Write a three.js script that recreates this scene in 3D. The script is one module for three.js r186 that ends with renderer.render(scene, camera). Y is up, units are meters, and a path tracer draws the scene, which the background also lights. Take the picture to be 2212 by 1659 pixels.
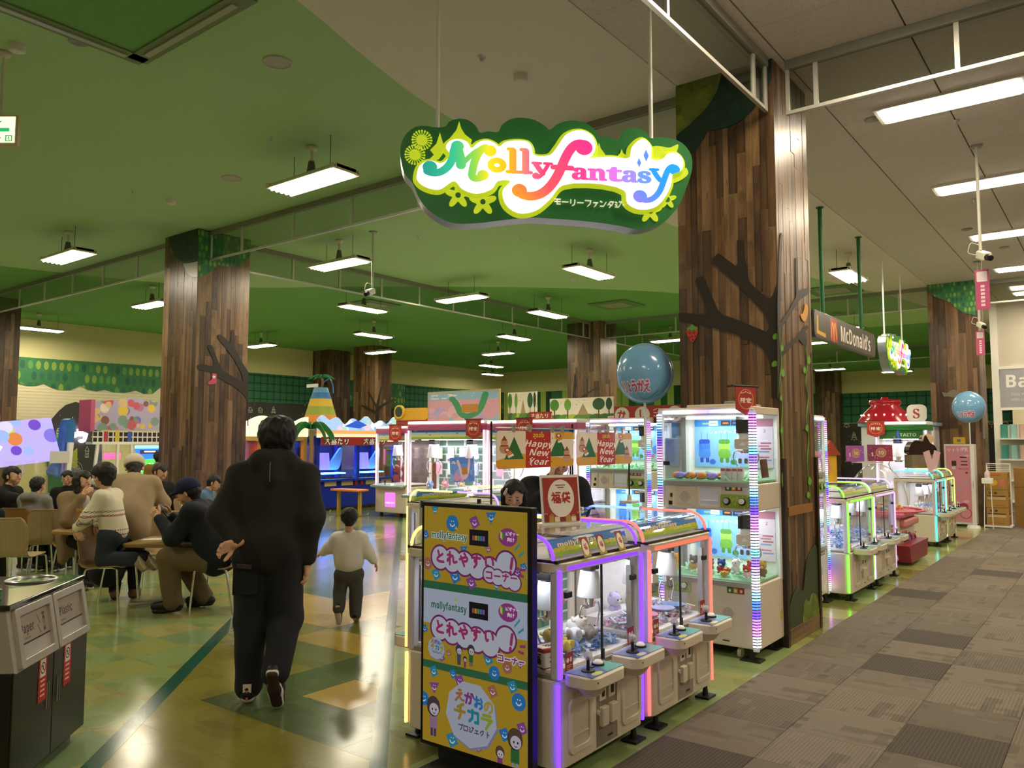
import * as THREE from 'three';
import { RoundedBoxGeometry } from 'three/addons/geometries/RoundedBoxGeometry.js';
import { mergeGeometries } from 'three/addons/utils/BufferGeometryUtils.js';
import { RectAreaLightUniformsLib } from 'three/addons/lights/RectAreaLightUniformsLib.js';
RectAreaLightUniformsLib.init();

// ---------- camera, exposure, lamps ----------
const scene = new THREE.Scene();
const camera = new THREE.PerspectiveCamera(51.53, 2212 / 1659, 0.05, 120);
camera.position.set(0, 1.58, 0);
camera.rotation.order = 'YXZ';
camera.rotation.set(0.07287, 0.65518, 0);
scene.add(camera);
const renderer = new THREE.WebGLRenderer({ antialias: true });
renderer.toneMapping = THREE.LinearToneMapping;
renderer.toneMappingExposure = 2.5;
renderer.shadowMap.enabled = true;
scene.background = new THREE.Color(0x000000);
const LAMP = 15, LAMP_COLOR = 0xfff1d6;            // every ceiling lamp, per square metre of its face
const HALL = { ceil: 4.7, beam: 4.25 };

// ---------- helpers ----------
let seed = 7;
const rnd = () => { seed = (seed * 1664525 + 1013904223) >>> 0; return seed / 4294967296; };
const rr = (a, b) => a + (b - a) * rnd();
const pick = (a) => a[Math.floor(rnd() * a.length)];
const taken = {};
const numbered = (n) => { const k = taken[n] = (taken[n] ?? -1) + 1; return k ? `${n}_${String(k).padStart(3, '0')}` : n; };
const mats = {};
function mat(color, rough = 0.6, o = {}) {
  const key = color + '|' + rough + '|' + Object.entries(o).map(([k, v]) => k + (v && v.uuid || v)).join();
  if (mats[key]) return mats[key];
  const phys = 'clearcoat' in o || 'transmission' in o || 'sheen' in o || 'specularIntensity' in o;
  return mats[key] = new (phys ? THREE.MeshPhysicalMaterial : THREE.MeshStandardMaterial)({ color, roughness: rough, ...o });
}
const glow = (color, k = 1, base = 0xffffff) => mat(base, 0.5, { emissive: color, emissiveIntensity: k });
const METAL = mat(0xc9c9c6, 0.28, { metalness: 1 }), CHROME = mat(0xe6e6e6, 0.1, { metalness: 1 }), ALU = mat(0xcfcdc4, 0.42, { metalness: 0.55 });
const GLASS = new THREE.MeshPhysicalMaterial({ color: 0xffffff, roughness: 0.02, transmission: 1, thickness: 0, ior: 1.45, side: THREE.DoubleSide });
const BEAMGLASS = new THREE.MeshPhysicalMaterial({ color: 0xdfe3dc, roughness: 0.06, transmission: 1, thickness: 0, ior: 1.5, side: THREE.DoubleSide });
const CREAM = mat(0xdfd3bf, 0.38), WHITE = mat(0xf2f0ea, 0.4), BLACK = mat(0x111111, 0.5), DARK = mat(0x26241f, 0.6), GREYP = mat(0x9a9a96, 0.5);
const geos = {};
const memo = (key, make) => geos[key] ??= make();
const bx = (w, h, d, r = 0) => memo(`b${w},${h},${d},${r}`, () => r ? new RoundedBoxGeometry(w, h, d, 2, Math.min(r, w / 2.01, h / 2.01, d / 2.01)) : new THREE.BoxGeometry(w, h, d));
const cyl = (r1, r2, h, s = 20, open = false) => memo(`c${r1},${r2},${h},${s},${open}`, () => new THREE.CylinderGeometry(r1, r2, h, s, 1, open));
const sph = (r, a = 16, b = 12) => memo(`s${r},${a},${b}`, () => new THREE.SphereGeometry(r, a, b));
const V = (x, y, z) => new THREE.Vector3(x, y, z);
const tube = (pts, r, n = 24, s = 8, closed = false) => new THREE.TubeGeometry(new THREE.CatmullRomCurve3(pts.map((p) => V(...p)), closed, 'catmullrom', 0.4), n, r, s, closed);
function pipe(pts, r, s = 8) { const c = new THREE.CurvePath(); for (let i = 1; i < pts.length; i++) c.add(new THREE.LineCurve3(V(...pts[i - 1]), V(...pts[i]))); return new THREE.TubeGeometry(c, (pts.length - 1) * 2, r, s); }
const bar = (a, b, r, s = 8) => { const A = V(...a), B = V(...b), g = new THREE.CylinderGeometry(r, r, A.distanceTo(B), s); g.applyQuaternion(new THREE.Quaternion().setFromUnitVectors(V(0, 1, 0), B.clone().sub(A).normalize())); g.translate((a[0] + b[0]) / 2, (a[1] + b[1]) / 2, (a[2] + b[2]) / 2); return g; };
const mv = (g, x = 0, y = 0, z = 0, rx = 0, ry = 0, rz = 0, s) => { const m = new THREE.Matrix4().compose(V(x, y, z), new THREE.Quaternion().setFromEuler(new THREE.Euler(rx, ry, rz)), s ? V(...(s.length ? s : [s, s, s])) : V(1, 1, 1)); return g.clone().applyMatrix4(m); };
const join = (list) => mergeGeometries(list.map((g) => { g = g.index ? g.toNonIndexed() : g.clone(); for (const k of Object.keys(g.attributes)) if (!['position', 'normal', 'uv'].includes(k)) g.deleteAttribute(k); return g; }));
const lathe = (pts, s = 28) => new THREE.LatheGeometry(pts.map(([x, y]) => new THREE.Vector2(x, y)), s);
function shapeOf(pts, smooth = false) { const s = new THREE.Shape(); if (smooth) { const c = new THREE.CatmullRomCurve3(pts.map(([x, y]) => V(x, y, 0)), true, 'centripetal').getPoints(pts.length * 5); c.forEach((p, i) => i ? s.lineTo(p.x, p.y) : s.moveTo(p.x, p.y)); } else pts.forEach(([x, y], i) => i ? s.lineTo(x, y) : s.moveTo(x, y)); return s; }
function rrect(w, h, r, x = 0, y = 0) { const s = new THREE.Shape(), a = x - w / 2, b = y - h / 2; s.moveTo(a + r, b); s.lineTo(a + w - r, b); s.absarc(a + w - r, b + r, r, -Math.PI / 2, 0); s.lineTo(a + w, b + h - r); s.absarc(a + w - r, b + h - r, r, 0, Math.PI / 2); s.lineTo(a + r, b + h); s.absarc(a + r, b + h - r, r, Math.PI / 2, Math.PI); s.lineTo(a, b + r); s.absarc(a + r, b + r, r, Math.PI, 1.5 * Math.PI); return s; }
const ext = (shape, depth, bevel = 0, seg = 8) => { const g = new THREE.ExtrudeGeometry(shape, { depth, bevelEnabled: bevel > 0, bevelThickness: bevel, bevelSize: bevel, bevelSegments: 1, curveSegments: seg }); return g; };
function fitUV(g, x0, x1, y0, y1) { const p = g.attributes.position, u = g.attributes.uv; for (let i = 0; i < p.count; i++) u.setXY(i, (p.getX(i) - x0) / (x1 - x0), (p.getY(i) - y0) / (y1 - y0)); return g; }
function put(parent, name, geo, m, p, r) { const o = new THREE.Mesh(geo, m); o.name = name; o.castShadow = o.receiveShadow = true; if (p) o.position.set(...p); if (r) o.rotation.set(...r); parent.add(o); return o; }
function thing(name, label, category, p = [0, 0, 0], turn = 0, group) { const o = new THREE.Group(); o.name = numbered(name); o.position.set(...p); o.rotation.y = turn; o.userData = { label, category }; if (group) o.userData.group = group; scene.add(o); return o; }
function single(name, label, category, geo, m, p, r, group) { const o = put(scene, numbered(name), geo, m, p, r); o.userData = { label, category }; if (group) o.userData.group = group; return o; }
function struct(name, geo, m, p, r) { const o = geo ? put(scene, numbered(name), geo, m, p, r) : new THREE.Group(); if (!geo) { o.name = numbered(name); if (p) o.position.set(...p); if (r) o.rotation.set(...r); scene.add(o); } o.userData = { kind: 'structure' }; return o; }
function dup(o, p, turn, label, group) { const c = o.clone(); c.name = numbered(o.name.replace(/_\d+$/, '')); c.userData = { ...o.userData }; if (p) c.position.set(...p); if (turn !== undefined) c.rotation.y = turn; if (label) c.userData.label = label; if (group) c.userData.group = group; scene.add(c); return c; }
function rect(parent, color, power, w, h, p, r) { const l = new THREE.RectAreaLight(color, power, w, h); l.name = 'lamp_light'; l.position.set(...p); if (r) l.rotation.set(...r); parent.add(l); return l; }
function tx(w, h, draw, repeat) { const c = document.createElement('canvas'); c.width = w; c.height = h; const g = c.getContext('2d'); draw(g, w, h); const t = new THREE.CanvasTexture(c); t.colorSpace = THREE.SRGBColorSpace; t.wrapS = t.wrapT = THREE.RepeatWrapping; if (repeat) t.repeat.set(...repeat); t.anisotropy = 8; return t; }
const print = (w, h, draw, rough = 0.5, o = {}) => new THREE.MeshStandardMaterial({ map: tx(w, h, draw), roughness: rough, ...o });
function lit(w, h, draw, k = 1, rough = 0.3) { const t = tx(w, h, draw); return new THREE.MeshStandardMaterial({ color: 0x333333, map: t, emissive: 0xffffff, emissiveMap: t, emissiveIntensity: k * 0.68, roughness: rough }); }
const disc = (g, x, y, r, c, ry) => { g.fillStyle = c; g.beginPath(); g.ellipse(x, y, r, ry ?? r, 0, 0, 7); g.fill(); };
const poly = (g, pts, c, stroke, lw) => { g.beginPath(); pts.forEach(([x, y], i) => i ? g.lineTo(x, y) : g.moveTo(x, y)); g.closePath(); if (c) { g.fillStyle = c; g.fill(); } if (stroke) { g.strokeStyle = stroke; g.lineWidth = lw; g.stroke(); } };
const fillR = (g, x, y, w, h, c, r = 0) => { g.fillStyle = c; g.beginPath(); g.roundRect(x, y, w, h, r); g.fill(); };

// ---------- strokes of the Japanese lettering (0-9 grid, x then y; ~ is a curve) ----------
const KANA = { 'モ': '1282 1585 424888', 'ー': '1585', 'リ': '2226 72756849', 'フ': '12827649', 'ァ': '247465 555739', 'ン': '1233 185883', 'タ': '4216 42826639 3557', 'ジ': '1233 1536 185883 6172 8192', 'シ': '1233 1536 185883', 'コ': '12828818', 'ナ': '1484 525639', 'チ': '7133 1585 525749', 'カ': '13838868 424628', 'ラ': '2272 14846649', 'プ': '12727649 8191928281', 'ロ': '1282881812', 'ェ': '2474 5458 1888', 'ク': '3316 33726639', 'ト': '4249 4476', 'ル': '323618 626885', 'ダ': '4216 42726639 3557 7182 8192', 'ポ': '1383 5159 3517 6587 8191928281', 'ョ': '24747828 2676', 'ピ': '222888 2575 8191928281', 'ギ': '1373 1676 4159 7182 8193', 'と': '3144 ~7335274888', 'れ': '3139 134317 ~1653646897', 'や': '~1563847656 5162 2359', 'す': '1383 ~5155463544555739', 'い': '~22263847 ~728486', 'え': '4161 247319 ~46567898', 'が': '~1363756858 4128 6374 7182 8193', 'か': '~1363756858 4128 7284', 'お': '1353 3138 ~38182665868869 7284', 'の': '~534728154272958869', 'り': '222634 ~72766849', 'ょ': '5258 5474 ~5838475868', 'う': '3161 ~2463857749', 'し': '~3137496886', 'た': '1353 3119 5474 ~57596988', 'け': '~12171928 4484 616759', '向': '4132 1913838979 3565673735', '大': '1383 515419 5489', '当': '5154 2234 8264 158589 1787 1989', '福': '2132 134317 3439 3547 5191 5383855553 5696995956 7679 5897', '袋': '3114 2225 4282 516585 7182 1686 5518 3739 4789', '限': '1119 113123 233526 5181855551 5383 5159 5977 5789', '定': '5051 14129294 3474 5458 5676 3528 2859 5999', '!': '5156 5859' };
function kana(g, text, x, y, size, color, lw = 0.13, step = 1) {
  g.save(); g.strokeStyle = color; g.lineWidth = size * lw; g.lineCap = 'round'; g.lineJoin = 'round';
  for (const ch of text) {
    if (KANA[ch]) for (const st of KANA[ch].split(' ')) {
      const soft = st[0] === '~', d = soft ? st.slice(1) : st, p = [];
      for (let i = 0; i < d.length; i += 2) p.push([x + (+d[i]) * size / 10, y + (+d[i + 1]) * size / 10]);
      g.beginPath(); g.moveTo(...p[0]);
      if (soft) { for (let i = 1; i < p.length - 1; i++) g.quadraticCurveTo(p[i][0], p[i][1], (p[i][0] + p[i + 1][0]) / 2, (p[i][1] + p[i + 1][1]) / 2); g.lineTo(...p.at(-1)); } else p.slice(1).forEach((q) => g.lineTo(...q));
      g.stroke();
    } else { g.fillStyle = color; g.font = `bold ${size * 0.9}px sans-serif`; g.fillText(ch, x + size * 0.1, y + size * 0.85); }
    x += size * step;
  }
  g.restore();
}
const word = (g, t, x, y, px, color, o = {}) => { g.font = `${o.style ?? 'bold'} ${px}px ${o.face ?? 'sans-serif'}`; g.textAlign = o.align ?? 'center'; g.textBaseline = 'middle'; if (o.edge) { g.strokeStyle = o.edge; g.lineWidth = o.lw ?? px * 0.2; g.lineJoin = 'round'; g.strokeText(t, x, y, o.max); } g.fillStyle = color; g.fillText(t, x, y, o.max); g.textAlign = 'left'; };
function speckle(g, w, h, n, colors, a = 0.1, s = 2) { g.globalAlpha = a; for (let i = 0; i < n; i++) { g.fillStyle = pick(colors); g.fillRect(rnd() * w, rnd() * h, rr(0.5, s), rr(0.5, s)); } g.globalAlpha = 1; }
// ---------- floor ----------
const CEIL = HALL.ceil;
function noiseBump(n, blobs, fine) { const t = tx(n, n, (g) => { g.fillStyle = '#808080'; g.fillRect(0, 0, n, n); for (let i = 0; i < blobs; i++) { const x = rnd() * n, y = rnd() * n, r = rr(n / 30, n / 9), l = rnd() < 0.5 ? 255 : 0; for (const [dx, dy] of [[0, 0], [n, 0], [-n, 0], [0, n], [0, -n]]) { const q = g.createRadialGradient(x + dx, y + dy, 0, x + dx, y + dy, r); q.addColorStop(0, `rgba(${l},${l},${l},.22)`); q.addColorStop(1, `rgba(${l},${l},${l},0)`); g.fillStyle = q; g.fillRect(x + dx - r, y + dy - r, 2 * r, 2 * r); } } speckle(g, n, n, fine, ['#000', '#fff'], 0.05, 2); }); t.colorSpace = THREE.NoColorSpace; return t; }
const waxBump = noiseBump(512, 260, 0);
function vinyl(color, light) {
  return new THREE.MeshStandardMaterial({ map: tx(256, 256, (g) => { g.fillStyle = color; g.fillRect(0, 0, 256, 256); speckle(g, 256, 256, 900, ['#000', '#fff', light], 0.05, 3); g.globalAlpha = 0.35; for (let i = 0; i < 7; i++) { g.fillStyle = '#3a3a20'; g.fillRect(rnd() * 256, rnd() * 256, rr(1, 4), rr(1, 3)); } g.globalAlpha = 1; for (let i = 0; i < 26; i++) { g.globalAlpha = 0.06; disc(g, rnd() * 256, rnd() * 256, rr(10, 50), pick(['#000', light]), rr(6, 30)); } g.globalAlpha = 1; }), roughness: 0.17, bumpMap: waxBump, bumpScale: 0.0016 });
}
const TILE = { gold: vinyl('#b99b46', '#cdb866'), olive: vinyl('#8c8638', '#a6a258'), dark: vinyl('#5a6a40', '#748454'), moss: vinyl('#797c3c', '#949858'), green: vinyl('#8ea268', '#aabd86'), pale: vinyl('#a8a666', '#bfbd84'), lime: vinyl('#9aa05c', '#b4b87c'), mint: vinyl('#869e70', '#a2b68e') };
const STRIP = mat(0x1c5a4a, 0.16, { bumpMap: waxBump, bumpScale: 0.0016 });
function clip(pts, a, b, c) { const out = []; for (let i = 0; i < pts.length; i++) { const p = pts[i], q = pts[(i + 1) % pts.length], dp = a * p[0] + b * p[1] - c, dq = a * q[0] + b * q[1] - c; if (dp >= 0) out.push(p); if (dp * dq < 0) { const t = dp / (dp - dq); out.push([p[0] + t * (q[0] - p[0]), p[1] + t * (q[1] - p[1])]); } } return out; }
function slab(pts, y, th) { const pos = [], uv = [], P = (p, yy) => { pos.push(p[0], yy, p[1]); uv.push(p[0] * 0.6, p[1] * 0.6); }; let area = 0; pts.forEach((p, i) => { const q = pts[(i + 1) % pts.length]; area += p[0] * q[1] - q[0] * p[1]; }); if (area > 0) pts = pts.slice().reverse(); for (let i = 1; i < pts.length - 1; i++) { P(pts[0], y); P(pts[i], y); P(pts[i + 1], y); } pts.forEach((p, i) => { const q = pts[(i + 1) % pts.length]; P(p, y); P(p, y - th); P(q, y); P(q, y); P(p, y - th); P(q, y - th); }); const g = new THREE.BufferGeometry(); g.setAttribute('position', new THREE.Float32BufferAttribute(pos, 3)); g.setAttribute('uv', new THREE.Float32BufferAttribute(uv, 2)); g.computeVertexNormals(); return g; }
const floor = struct('floor');
put(floor, 'subfloor', bx(32, 0.2, 46), mat(0x6a6a4a, 0.8), [-6.5, -0.116, -15.5]);
const forced = { '-1,-1': 'gold', '0,-1': 'gold' };
{
  const cells = [], T = 0.43, EDGE = -2.05;
  const zone = (x, z) => x - z < -2.14 ? 'left' : x - z < -0.18 ? 'path' : 'right';
  for (const zn of ['left', 'path', 'right']) {
    const dz = zn === 'left' ? 0.215 : 0;
    for (let i = -42; i < 8; i++) for (let j = -4; j < 80; j++) {
      const x0 = -4.57 + T * i, z0 = -2.81 - T * j + dz; let p = [[x0, z0], [x0 + T, z0], [x0 + T, z0 - T], [x0, z0 - T]];
      p = clip(p, -1, 0, -EDGE);
      if (zn === 'left') p = clip(p, -1, 1, 2.14); else if (zn === 'path') { p = clip(p, 1, -1, -2.14); p = clip(p, -1, 1, 0.18); } else p = clip(p, 1, -1, -0.18);
      if (p.length < 3) continue;
      const cx = x0 + T / 2, cz = z0 - T / 2; let k;
      const h = Math.abs(Math.sin(i * 12.9898 + j * 78.233) * 43758.5453) % 1, big = Math.abs(Math.sin((i >> 1) * 7.13 + (j >> 1) * 3.71 + 2) * 1531.7) % 1;
      if (zn === 'left') k = (i + j) & 1 ? (h < 0.5 ? 'pale' : 'lime') : (h < 0.75 ? 'green' : 'mint');
      else if (zn === 'path') k = big < 0.2 ? 'dark' : big < 0.32 ? 'gold' : big < 0.62 ? 'olive' : 'moss';
      else k = h < 0.55 ? 'green' : h < 0.8 ? 'moss' : 'lime';
      if (zn === 'path') { if (i === 1 && j === 1) k = 'gold'; else if (i >= 0 && i <= 2 && j >= 0 && j <= 2) k = 'dark'; else if (j === 0 && i < 0) k = 'olive'; else if ((i === -2 || i === -1) && j === 3) k = 'gold'; else if (j < 0) k = i < -1 ? 'gold' : 'olive'; else if (i < 0 && j < 3) k = j === 2 ? 'moss' : 'olive'; }
      cells.push({ p, k, d: Math.hypot(cx, cz), vis: cx < -1.2 && -cz > 0.45 * -cx - 0.6 });
    }
  }
  cells.sort((a, b) => (b.vis - a.vis) || a.d - b.d);
  const rest = {};
  cells.forEach((c, n) => { const inset = (() => { const mx = c.p.reduce((s, q) => s + q[0], 0) / c.p.length, mz = c.p.reduce((s, q) => s + q[1], 0) / c.p.length; return c.p.map(([x, z]) => [x + Math.sign(mx - x) * 0.0006, z + Math.sign(mz - z) * 0.0006]); })(); const g = slab(inset, 0, 0.004); if (n < 300) put(floor, 'tile', g, TILE[c.k]); else (rest[c.k] ??= []).push(g); });
  for (const k in rest) put(floor, 'tile_field', join(rest[k]), TILE[k]).userData.kind = 'stuff';
  const strip = (c, z0, z1, w) => put(floor, 'strip', slab([[z0 + c - w, z0], [z0 + c + w, z0], [z1 + c + w, z1], [z1 + c - w, z1]], 0.0012, 0.003), STRIP);
  strip(-2.14, 2, -8, 0.07); strip(-0.18, 2, -16, 0.062);
}
// carpet of the mall walkway
const carpetMat = [0, 1, 2, 3, 4].map((v) => new THREE.MeshStandardMaterial({ map: tx(256, 256, (g) => {
  const base = ['#746a5b', '#6e6455', '#7a7060', '#4b443b', '#696052'][v]; g.fillStyle = base; g.fillRect(0, 0, 256, 256);
  if (v !== 3) for (let i = 0; i < 16; i++) { g.globalAlpha = 0.5; g.fillStyle = pick(['#5e5548', '#7e7464', '#665c50', '#564d43']); const w = pick([30, 60, 90, 128]), h = pick([16, 24, 34]); g.fillRect(Math.round(rnd() * 8) * 32, Math.round(rnd() * 16) * 16, w, h); } g.globalAlpha = 0.22; for (let y = 0; y < 256; y += 5) { g.fillStyle = y % 10 ? '#3c352c' : '#a79b88'; g.fillRect(0, y, 256, 2); } g.globalAlpha = 1; speckle(g, 256, 256, 5000, ['#2c2620', '#b3a894'], 0.16, 2);
}), roughness: 0.95, bumpMap: waxBump, bumpScale: 0.002 }));
{
  const C = 0.5, rest = [[], [], [], [], []]; let n = 0; const carpet = struct('floor_carpet');
  put(carpet, 'underlay', bx(10.1, 0.008, 27), mat(0x4a4238, 0.95), [2.99, -0.005, -8.5]);
  const list = [];
  for (let i = 0; i < 20; i++) for (let j = -10; j < 44; j++) { const x = -2.045 + C * i, z = -j * C; list.push([x, z, i, j, Math.hypot(x, z) + (z > -1.4 * (x + 2.6) ? 40 : 0)]); }
  list.sort((a, b) => a[4] - b[4]);
  for (const [x, z, i, j] of list) { let v = pick([0, 0, 1, 1, 2, 2, 4, 0, 1, 2, 4, 3]); if (i === 0 && (j === 6 || j === 7)) v = 3; if (i === 1 && j === 14) v = 3; const ins = 0.0015, g = slab([[x + ins, z - ins], [x + C - ins, z - ins], [x + C - ins, z - C + ins], [x + ins, z - C + ins]], 0.003, 0.004); const uv = g.attributes.uv, turn = (i + j) & 1; for (let k = 0; k < uv.count; k++) { const a = uv.getX(k) / 0.3, b = uv.getY(k) / 0.3; uv.setXY(k, turn ? b : a, turn ? a : b); } if (n++ < 300) put(carpet, 'carpet_tile', g, carpetMat[v]); else rest[v].push(g); }
  rest.forEach((r, v) => { if (r.length) put(carpet, 'carpet_field', join(r), carpetMat[v]).userData.kind = 'stuff'; });
}
// ---------- ceiling ----------
const smoothLine = (pts, n) => new THREE.CatmullRomCurve3(pts.map(([x, z]) => V(x, 0, z)), false, 'centripetal').getPoints(n).map((p) => [p.x, p.z]);
const curveWhite = smoothLine([[-3.3, 6], [-3.75, 1], [-4.2, -1.6], [-4.51, -3.37], [-4.75, -4.21], [-4.98, -5.2], [-5.06, -6.2], [-5.1, -8], [-5.0, -11], [-4.6, -15.23], [-4.03, -17.48], [-3.6, -19.6], [-3.0, -23]], 60);
const curveDark = smoothLine([[-16.6, 6], [-16.3, 0], [-15.9, -4.6], [-15.44, -6.38], [-14.85, -8.07], [-13.9, -9.4], [-12.5, -10.4], [-10.5, -11.9], [-8.5, -13.73], [-7.3, -15.26], [-6.3, -18], [-5.4, -23]], 60);
const ceilShape = (pts) => { const g = ext(shapeOf(pts.map(([x, z]) => [x, -z])), 0.12); g.rotateX(-Math.PI / 2); return g; };
const LGREEN = mat(0xaed098, 0.85), DGREEN = mat(0x74ac5e, 0.85), CWHITE = mat(0xe8e0d6, 0.9);
struct('ceiling', ceilShape([...curveDark, ...curveWhite.slice().reverse()]), LGREEN, [0, CEIL, 0]);
struct('ceiling', ceilShape([...curveDark.slice().reverse(), [-22.2, 6], [-22.2, -37.2], [-2.99, -37.2], [-3.0, -23]].filter((p, i, a) => true)), DGREEN, [0, CEIL, 0]);
struct('ceiling', ceilShape([...curveWhite, [-2.99, -23], [-2.99, 6]]), CWHITE, [0, CEIL, 0]);
const tileMat = new THREE.MeshStandardMaterial({ map: tx(512, 512, (g) => { g.fillStyle = '#dad2c8'; g.fillRect(0, 0, 512, 512); speckle(g, 512, 512, 2600, ['#7d756a', '#8d8579'], 0.55, 4); speckle(g, 512, 512, 4000, ['#fff', '#6a6258'], 0.1, 2); }), roughness: 0.95 });
{
  const c = struct('ceiling_tiled'); put(c, 'ceiling_deck', bx(11.2, 0.1, 43.2), mat(0x5a554e, 0.9), [2.61, CEIL + 0.075, -15.6]);
  const far = [];
  for (let i = 0; i < 12; i++) for (let j = 0; j < 48; j++) { const z = 5.97 - j * 0.9, g = bx(0.897, 0.02, 0.897); if (i < 5 && j > 5 && j < 32) put(c, 'ceiling_panel', g, tileMat, [-2.535 + i * 0.91, CEIL + 0.012, z - 0.45]); else far.push(mv(g, -2.535 + i * 0.91, CEIL + 0.012, z - 0.45)); }
  put(c, 'panel_field', join(far), tileMat).userData.kind = 'stuff';
}
// ---------- walls ----------
const WALL = mat(0xdcd49a, 0.8), WALLR = mat(0xcfc8b8, 0.85);
struct('wall_left', bx(0.2, 4.7, 43.2), WALL, [-22.1, 2.35, -15.6]);
struct('wall_back', bx(10.2, 4.7, 0.2), WALL, [-17, 2.35, -28.1]);
struct('wall_return', bx(0.2, 4.7, 9), WALL, [-11.9, 2.35, -32.6]);
struct('wall_far', bx(20, 4.7, 0.2), WALL, [-1.9, 2.35, -37.1]);
struct('wall_right', bx(0.2, 4.7, 43.2), WALLR, [8.1, 2.35, -15.6]);
struct('wall_front', bx(30.2, 4.7, 0.2), WALLR, [-7, 2.35, 6.1]);
// ---------- smoke-screen beams ----------
function beam(label, a, b, spacing, off = 0) {
  const dx = b[0] - a[0], dz = b[1] - a[1], L = Math.hypot(dx, dz), t = thing('glass_smoke_screen', label, 'smoke screen', [a[0], 0, a[1]], Math.atan2(-dz, dx)); t.userData.kind = 'structure';
  const h = CEIL - HALL.beam;
  put(t, 'top_rail', bx(L, 0.075, 0.05), mat(0x8f9080, 0.5, { metalness: 0.3 }), [L / 2, CEIL - 0.0375, 0]);
  put(t, 'bottom_rail', bx(L, 0.028, 0.03), ALU, [L / 2, HALL.beam + 0.014, 0]);
  let last = 0; const cuts = []; for (let x = off || spacing; x < L - 0.15; x += spacing) cuts.push(x);
  for (const x of [...cuts, L]) { put(t, 'pane', bx(x - last - 0.012, h - 0.1, 0.006), BEAMGLASS, [(x + last) / 2, HALL.beam + 0.026 + (h - 0.1) / 2, 0]); if (x < L) put(t, 'mullion', bx(0.034, h - 0.08, 0.028), ALU, [x, HALL.beam + h / 2 - 0.012, 0]); last = x; }
  for (const x of [0.015, L - 0.015]) put(t, 'end_post', bx(0.028, h - 0.04, 0.028), ALU, [x, HALL.beam + h / 2, 0]);
}
beam('glass smoke screen from the tree pillar out over the walkway entrance', [-2.19, -6.24], [-2.19, 4], 1.5, 0.28);
beam('glass smoke screen across the carpeted walkway beside the tree pillar', [-2.08, -6.4], [6, -6.4], 1.0, 0.24);
beam('glass smoke screen over the entrance between the two big pillars', [-10.6, -6.48], [-3.0, -6.48], 1.16, 0.79);
beam('glass smoke screen left of the pillar with the pink stocking', [-21.9, -6.48], [-11.5, -6.48], 1.16, 1.03);
beam('glass smoke screen running back from the stocking pillar to the far pillar', [-10.88, -7.16], [-10.88, -17.48], 1.0);
beam('glass smoke screen from the far pillar to the pillar behind the blue balloon', [-10.56, -17.7], [-3.0, -17.7], 1.0);
beam('glass smoke screen over the walkway beside the change machine pillar', [-2.08, -17.7], [6, -17.7], 1.0);
beam('glass smoke screen behind the far pillar, deep in the hall', [-10.88, -18.3], [-10.88, -27.9], 1.0);
beam('glass smoke screen deep in the hall behind the second hanging sign', [-10.6, -27.95], [-2.2, -27.95], 1.0);
// ---------- ceiling lamps ----------
const TUBE = glow(0xfff3da, 7), LAMPBODY = mat(0xe4ddc8, 0.5);
function pendant(label, x, z, turn = 0, group, wires = false) {
  const t = thing('pendant_lamp', label, 'ceiling lamp', [x, CEIL, z], turn, group), L = 1.12, W = 0.34, y = -0.36;
  if (!wires) { put(t, 'ceiling_rose', lathe([[0, 0], [0.06, 0], [0.06, -0.03], [0.035, -0.055], [0, -0.055]], 16), LAMPBODY, [0, 0, 0]); put(t, 'stem', cyl(0.016, 0.016, 0.12), LAMPBODY, [0, -0.11, 0]); put(t, 'reel_cage', join([...[0, 1, 2, 3, 4, 5].map((k) => bar([0.025 * Math.cos(k), -0.16, 0.025 * Math.sin(k)], [0.05 * Math.cos(k), -0.31, 0.05 * Math.sin(k)], 0.006, 5)), mv(cyl(0.028, 0.05, 0.14, 12), 0, -0.24, 0)]), mat(0x6e6b58, 0.6)); }
  put(t, 'bracket', bx(0.16, 0.03, 0.09), LAMPBODY, [0, y + 0.045, 0]);
  put(t, 'housing', join([mv(bx(L, 0.05, W * 0.8, 0.01), 0, y + 0.005, 0), mv(bx(0.05, 0.06, W, 0.01), -L / 2 + 0.025, y, 0), mv(bx(0.05, 0.06, W, 0.01), L / 2 - 0.025, y, 0)]), LAMPBODY);
  put(t, 'side_lip', join([mv(bx(L, 0.012, 0.05), 0, y - 0.012, W / 2 - 0.012, 0.7), mv(bx(L, 0.012, 0.05), 0, y - 0.012, -W / 2 + 0.012, -0.7)]), LAMPBODY);
  for (let k = 0; k < 5; k++) put(t, 'tube', mv(cyl(0.018, 0.018, L - 0.1, 10), 0, 0, 0, 0, 0, Math.PI / 2), TUBE, [0, y - 0.035, (k - 2) * 0.062]);
  for (const s of [-0.4, 0.4]) put(t, 'wire', cyl(0.0035, 0.0035, 0.34, 5), DARK, [s, -0.17, s * 0.2]);
  rect(t, LAMP_COLOR, LAMP, L - 0.08, W - 0.04, [0, y - 0.058, 0], [-Math.PI / 2, 0, 0]);
  return t;
}
const G1 = 'pendant lamps under the green ceiling', PL = 'white pendant lamp with a row of bright tubes under the green ceiling';
const NAMED = { '-6.68,-5.22': 'pendant lamp in front of the smoke screen beside the hanging main sign', '-12.3,-5.2': 'pendant lamp in front of the smoke screen beyond the stocking pillar', '-15.3,-8.1': 'pendant lamp half hidden by the edge of the stocking pillar', '-9.5,-7.98': 'pendant lamp behind the smoke screen beside the pole camera', '-9.95,-11.35': 'pendant lamp hung on two wires without a ceiling stem', '-6.75,-10.85': 'pendant lamp below the main sign, closest to the tree pillar', '-20.8,-8.2': 'pendant lamp close to the cream wall with the leaf band' };
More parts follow.
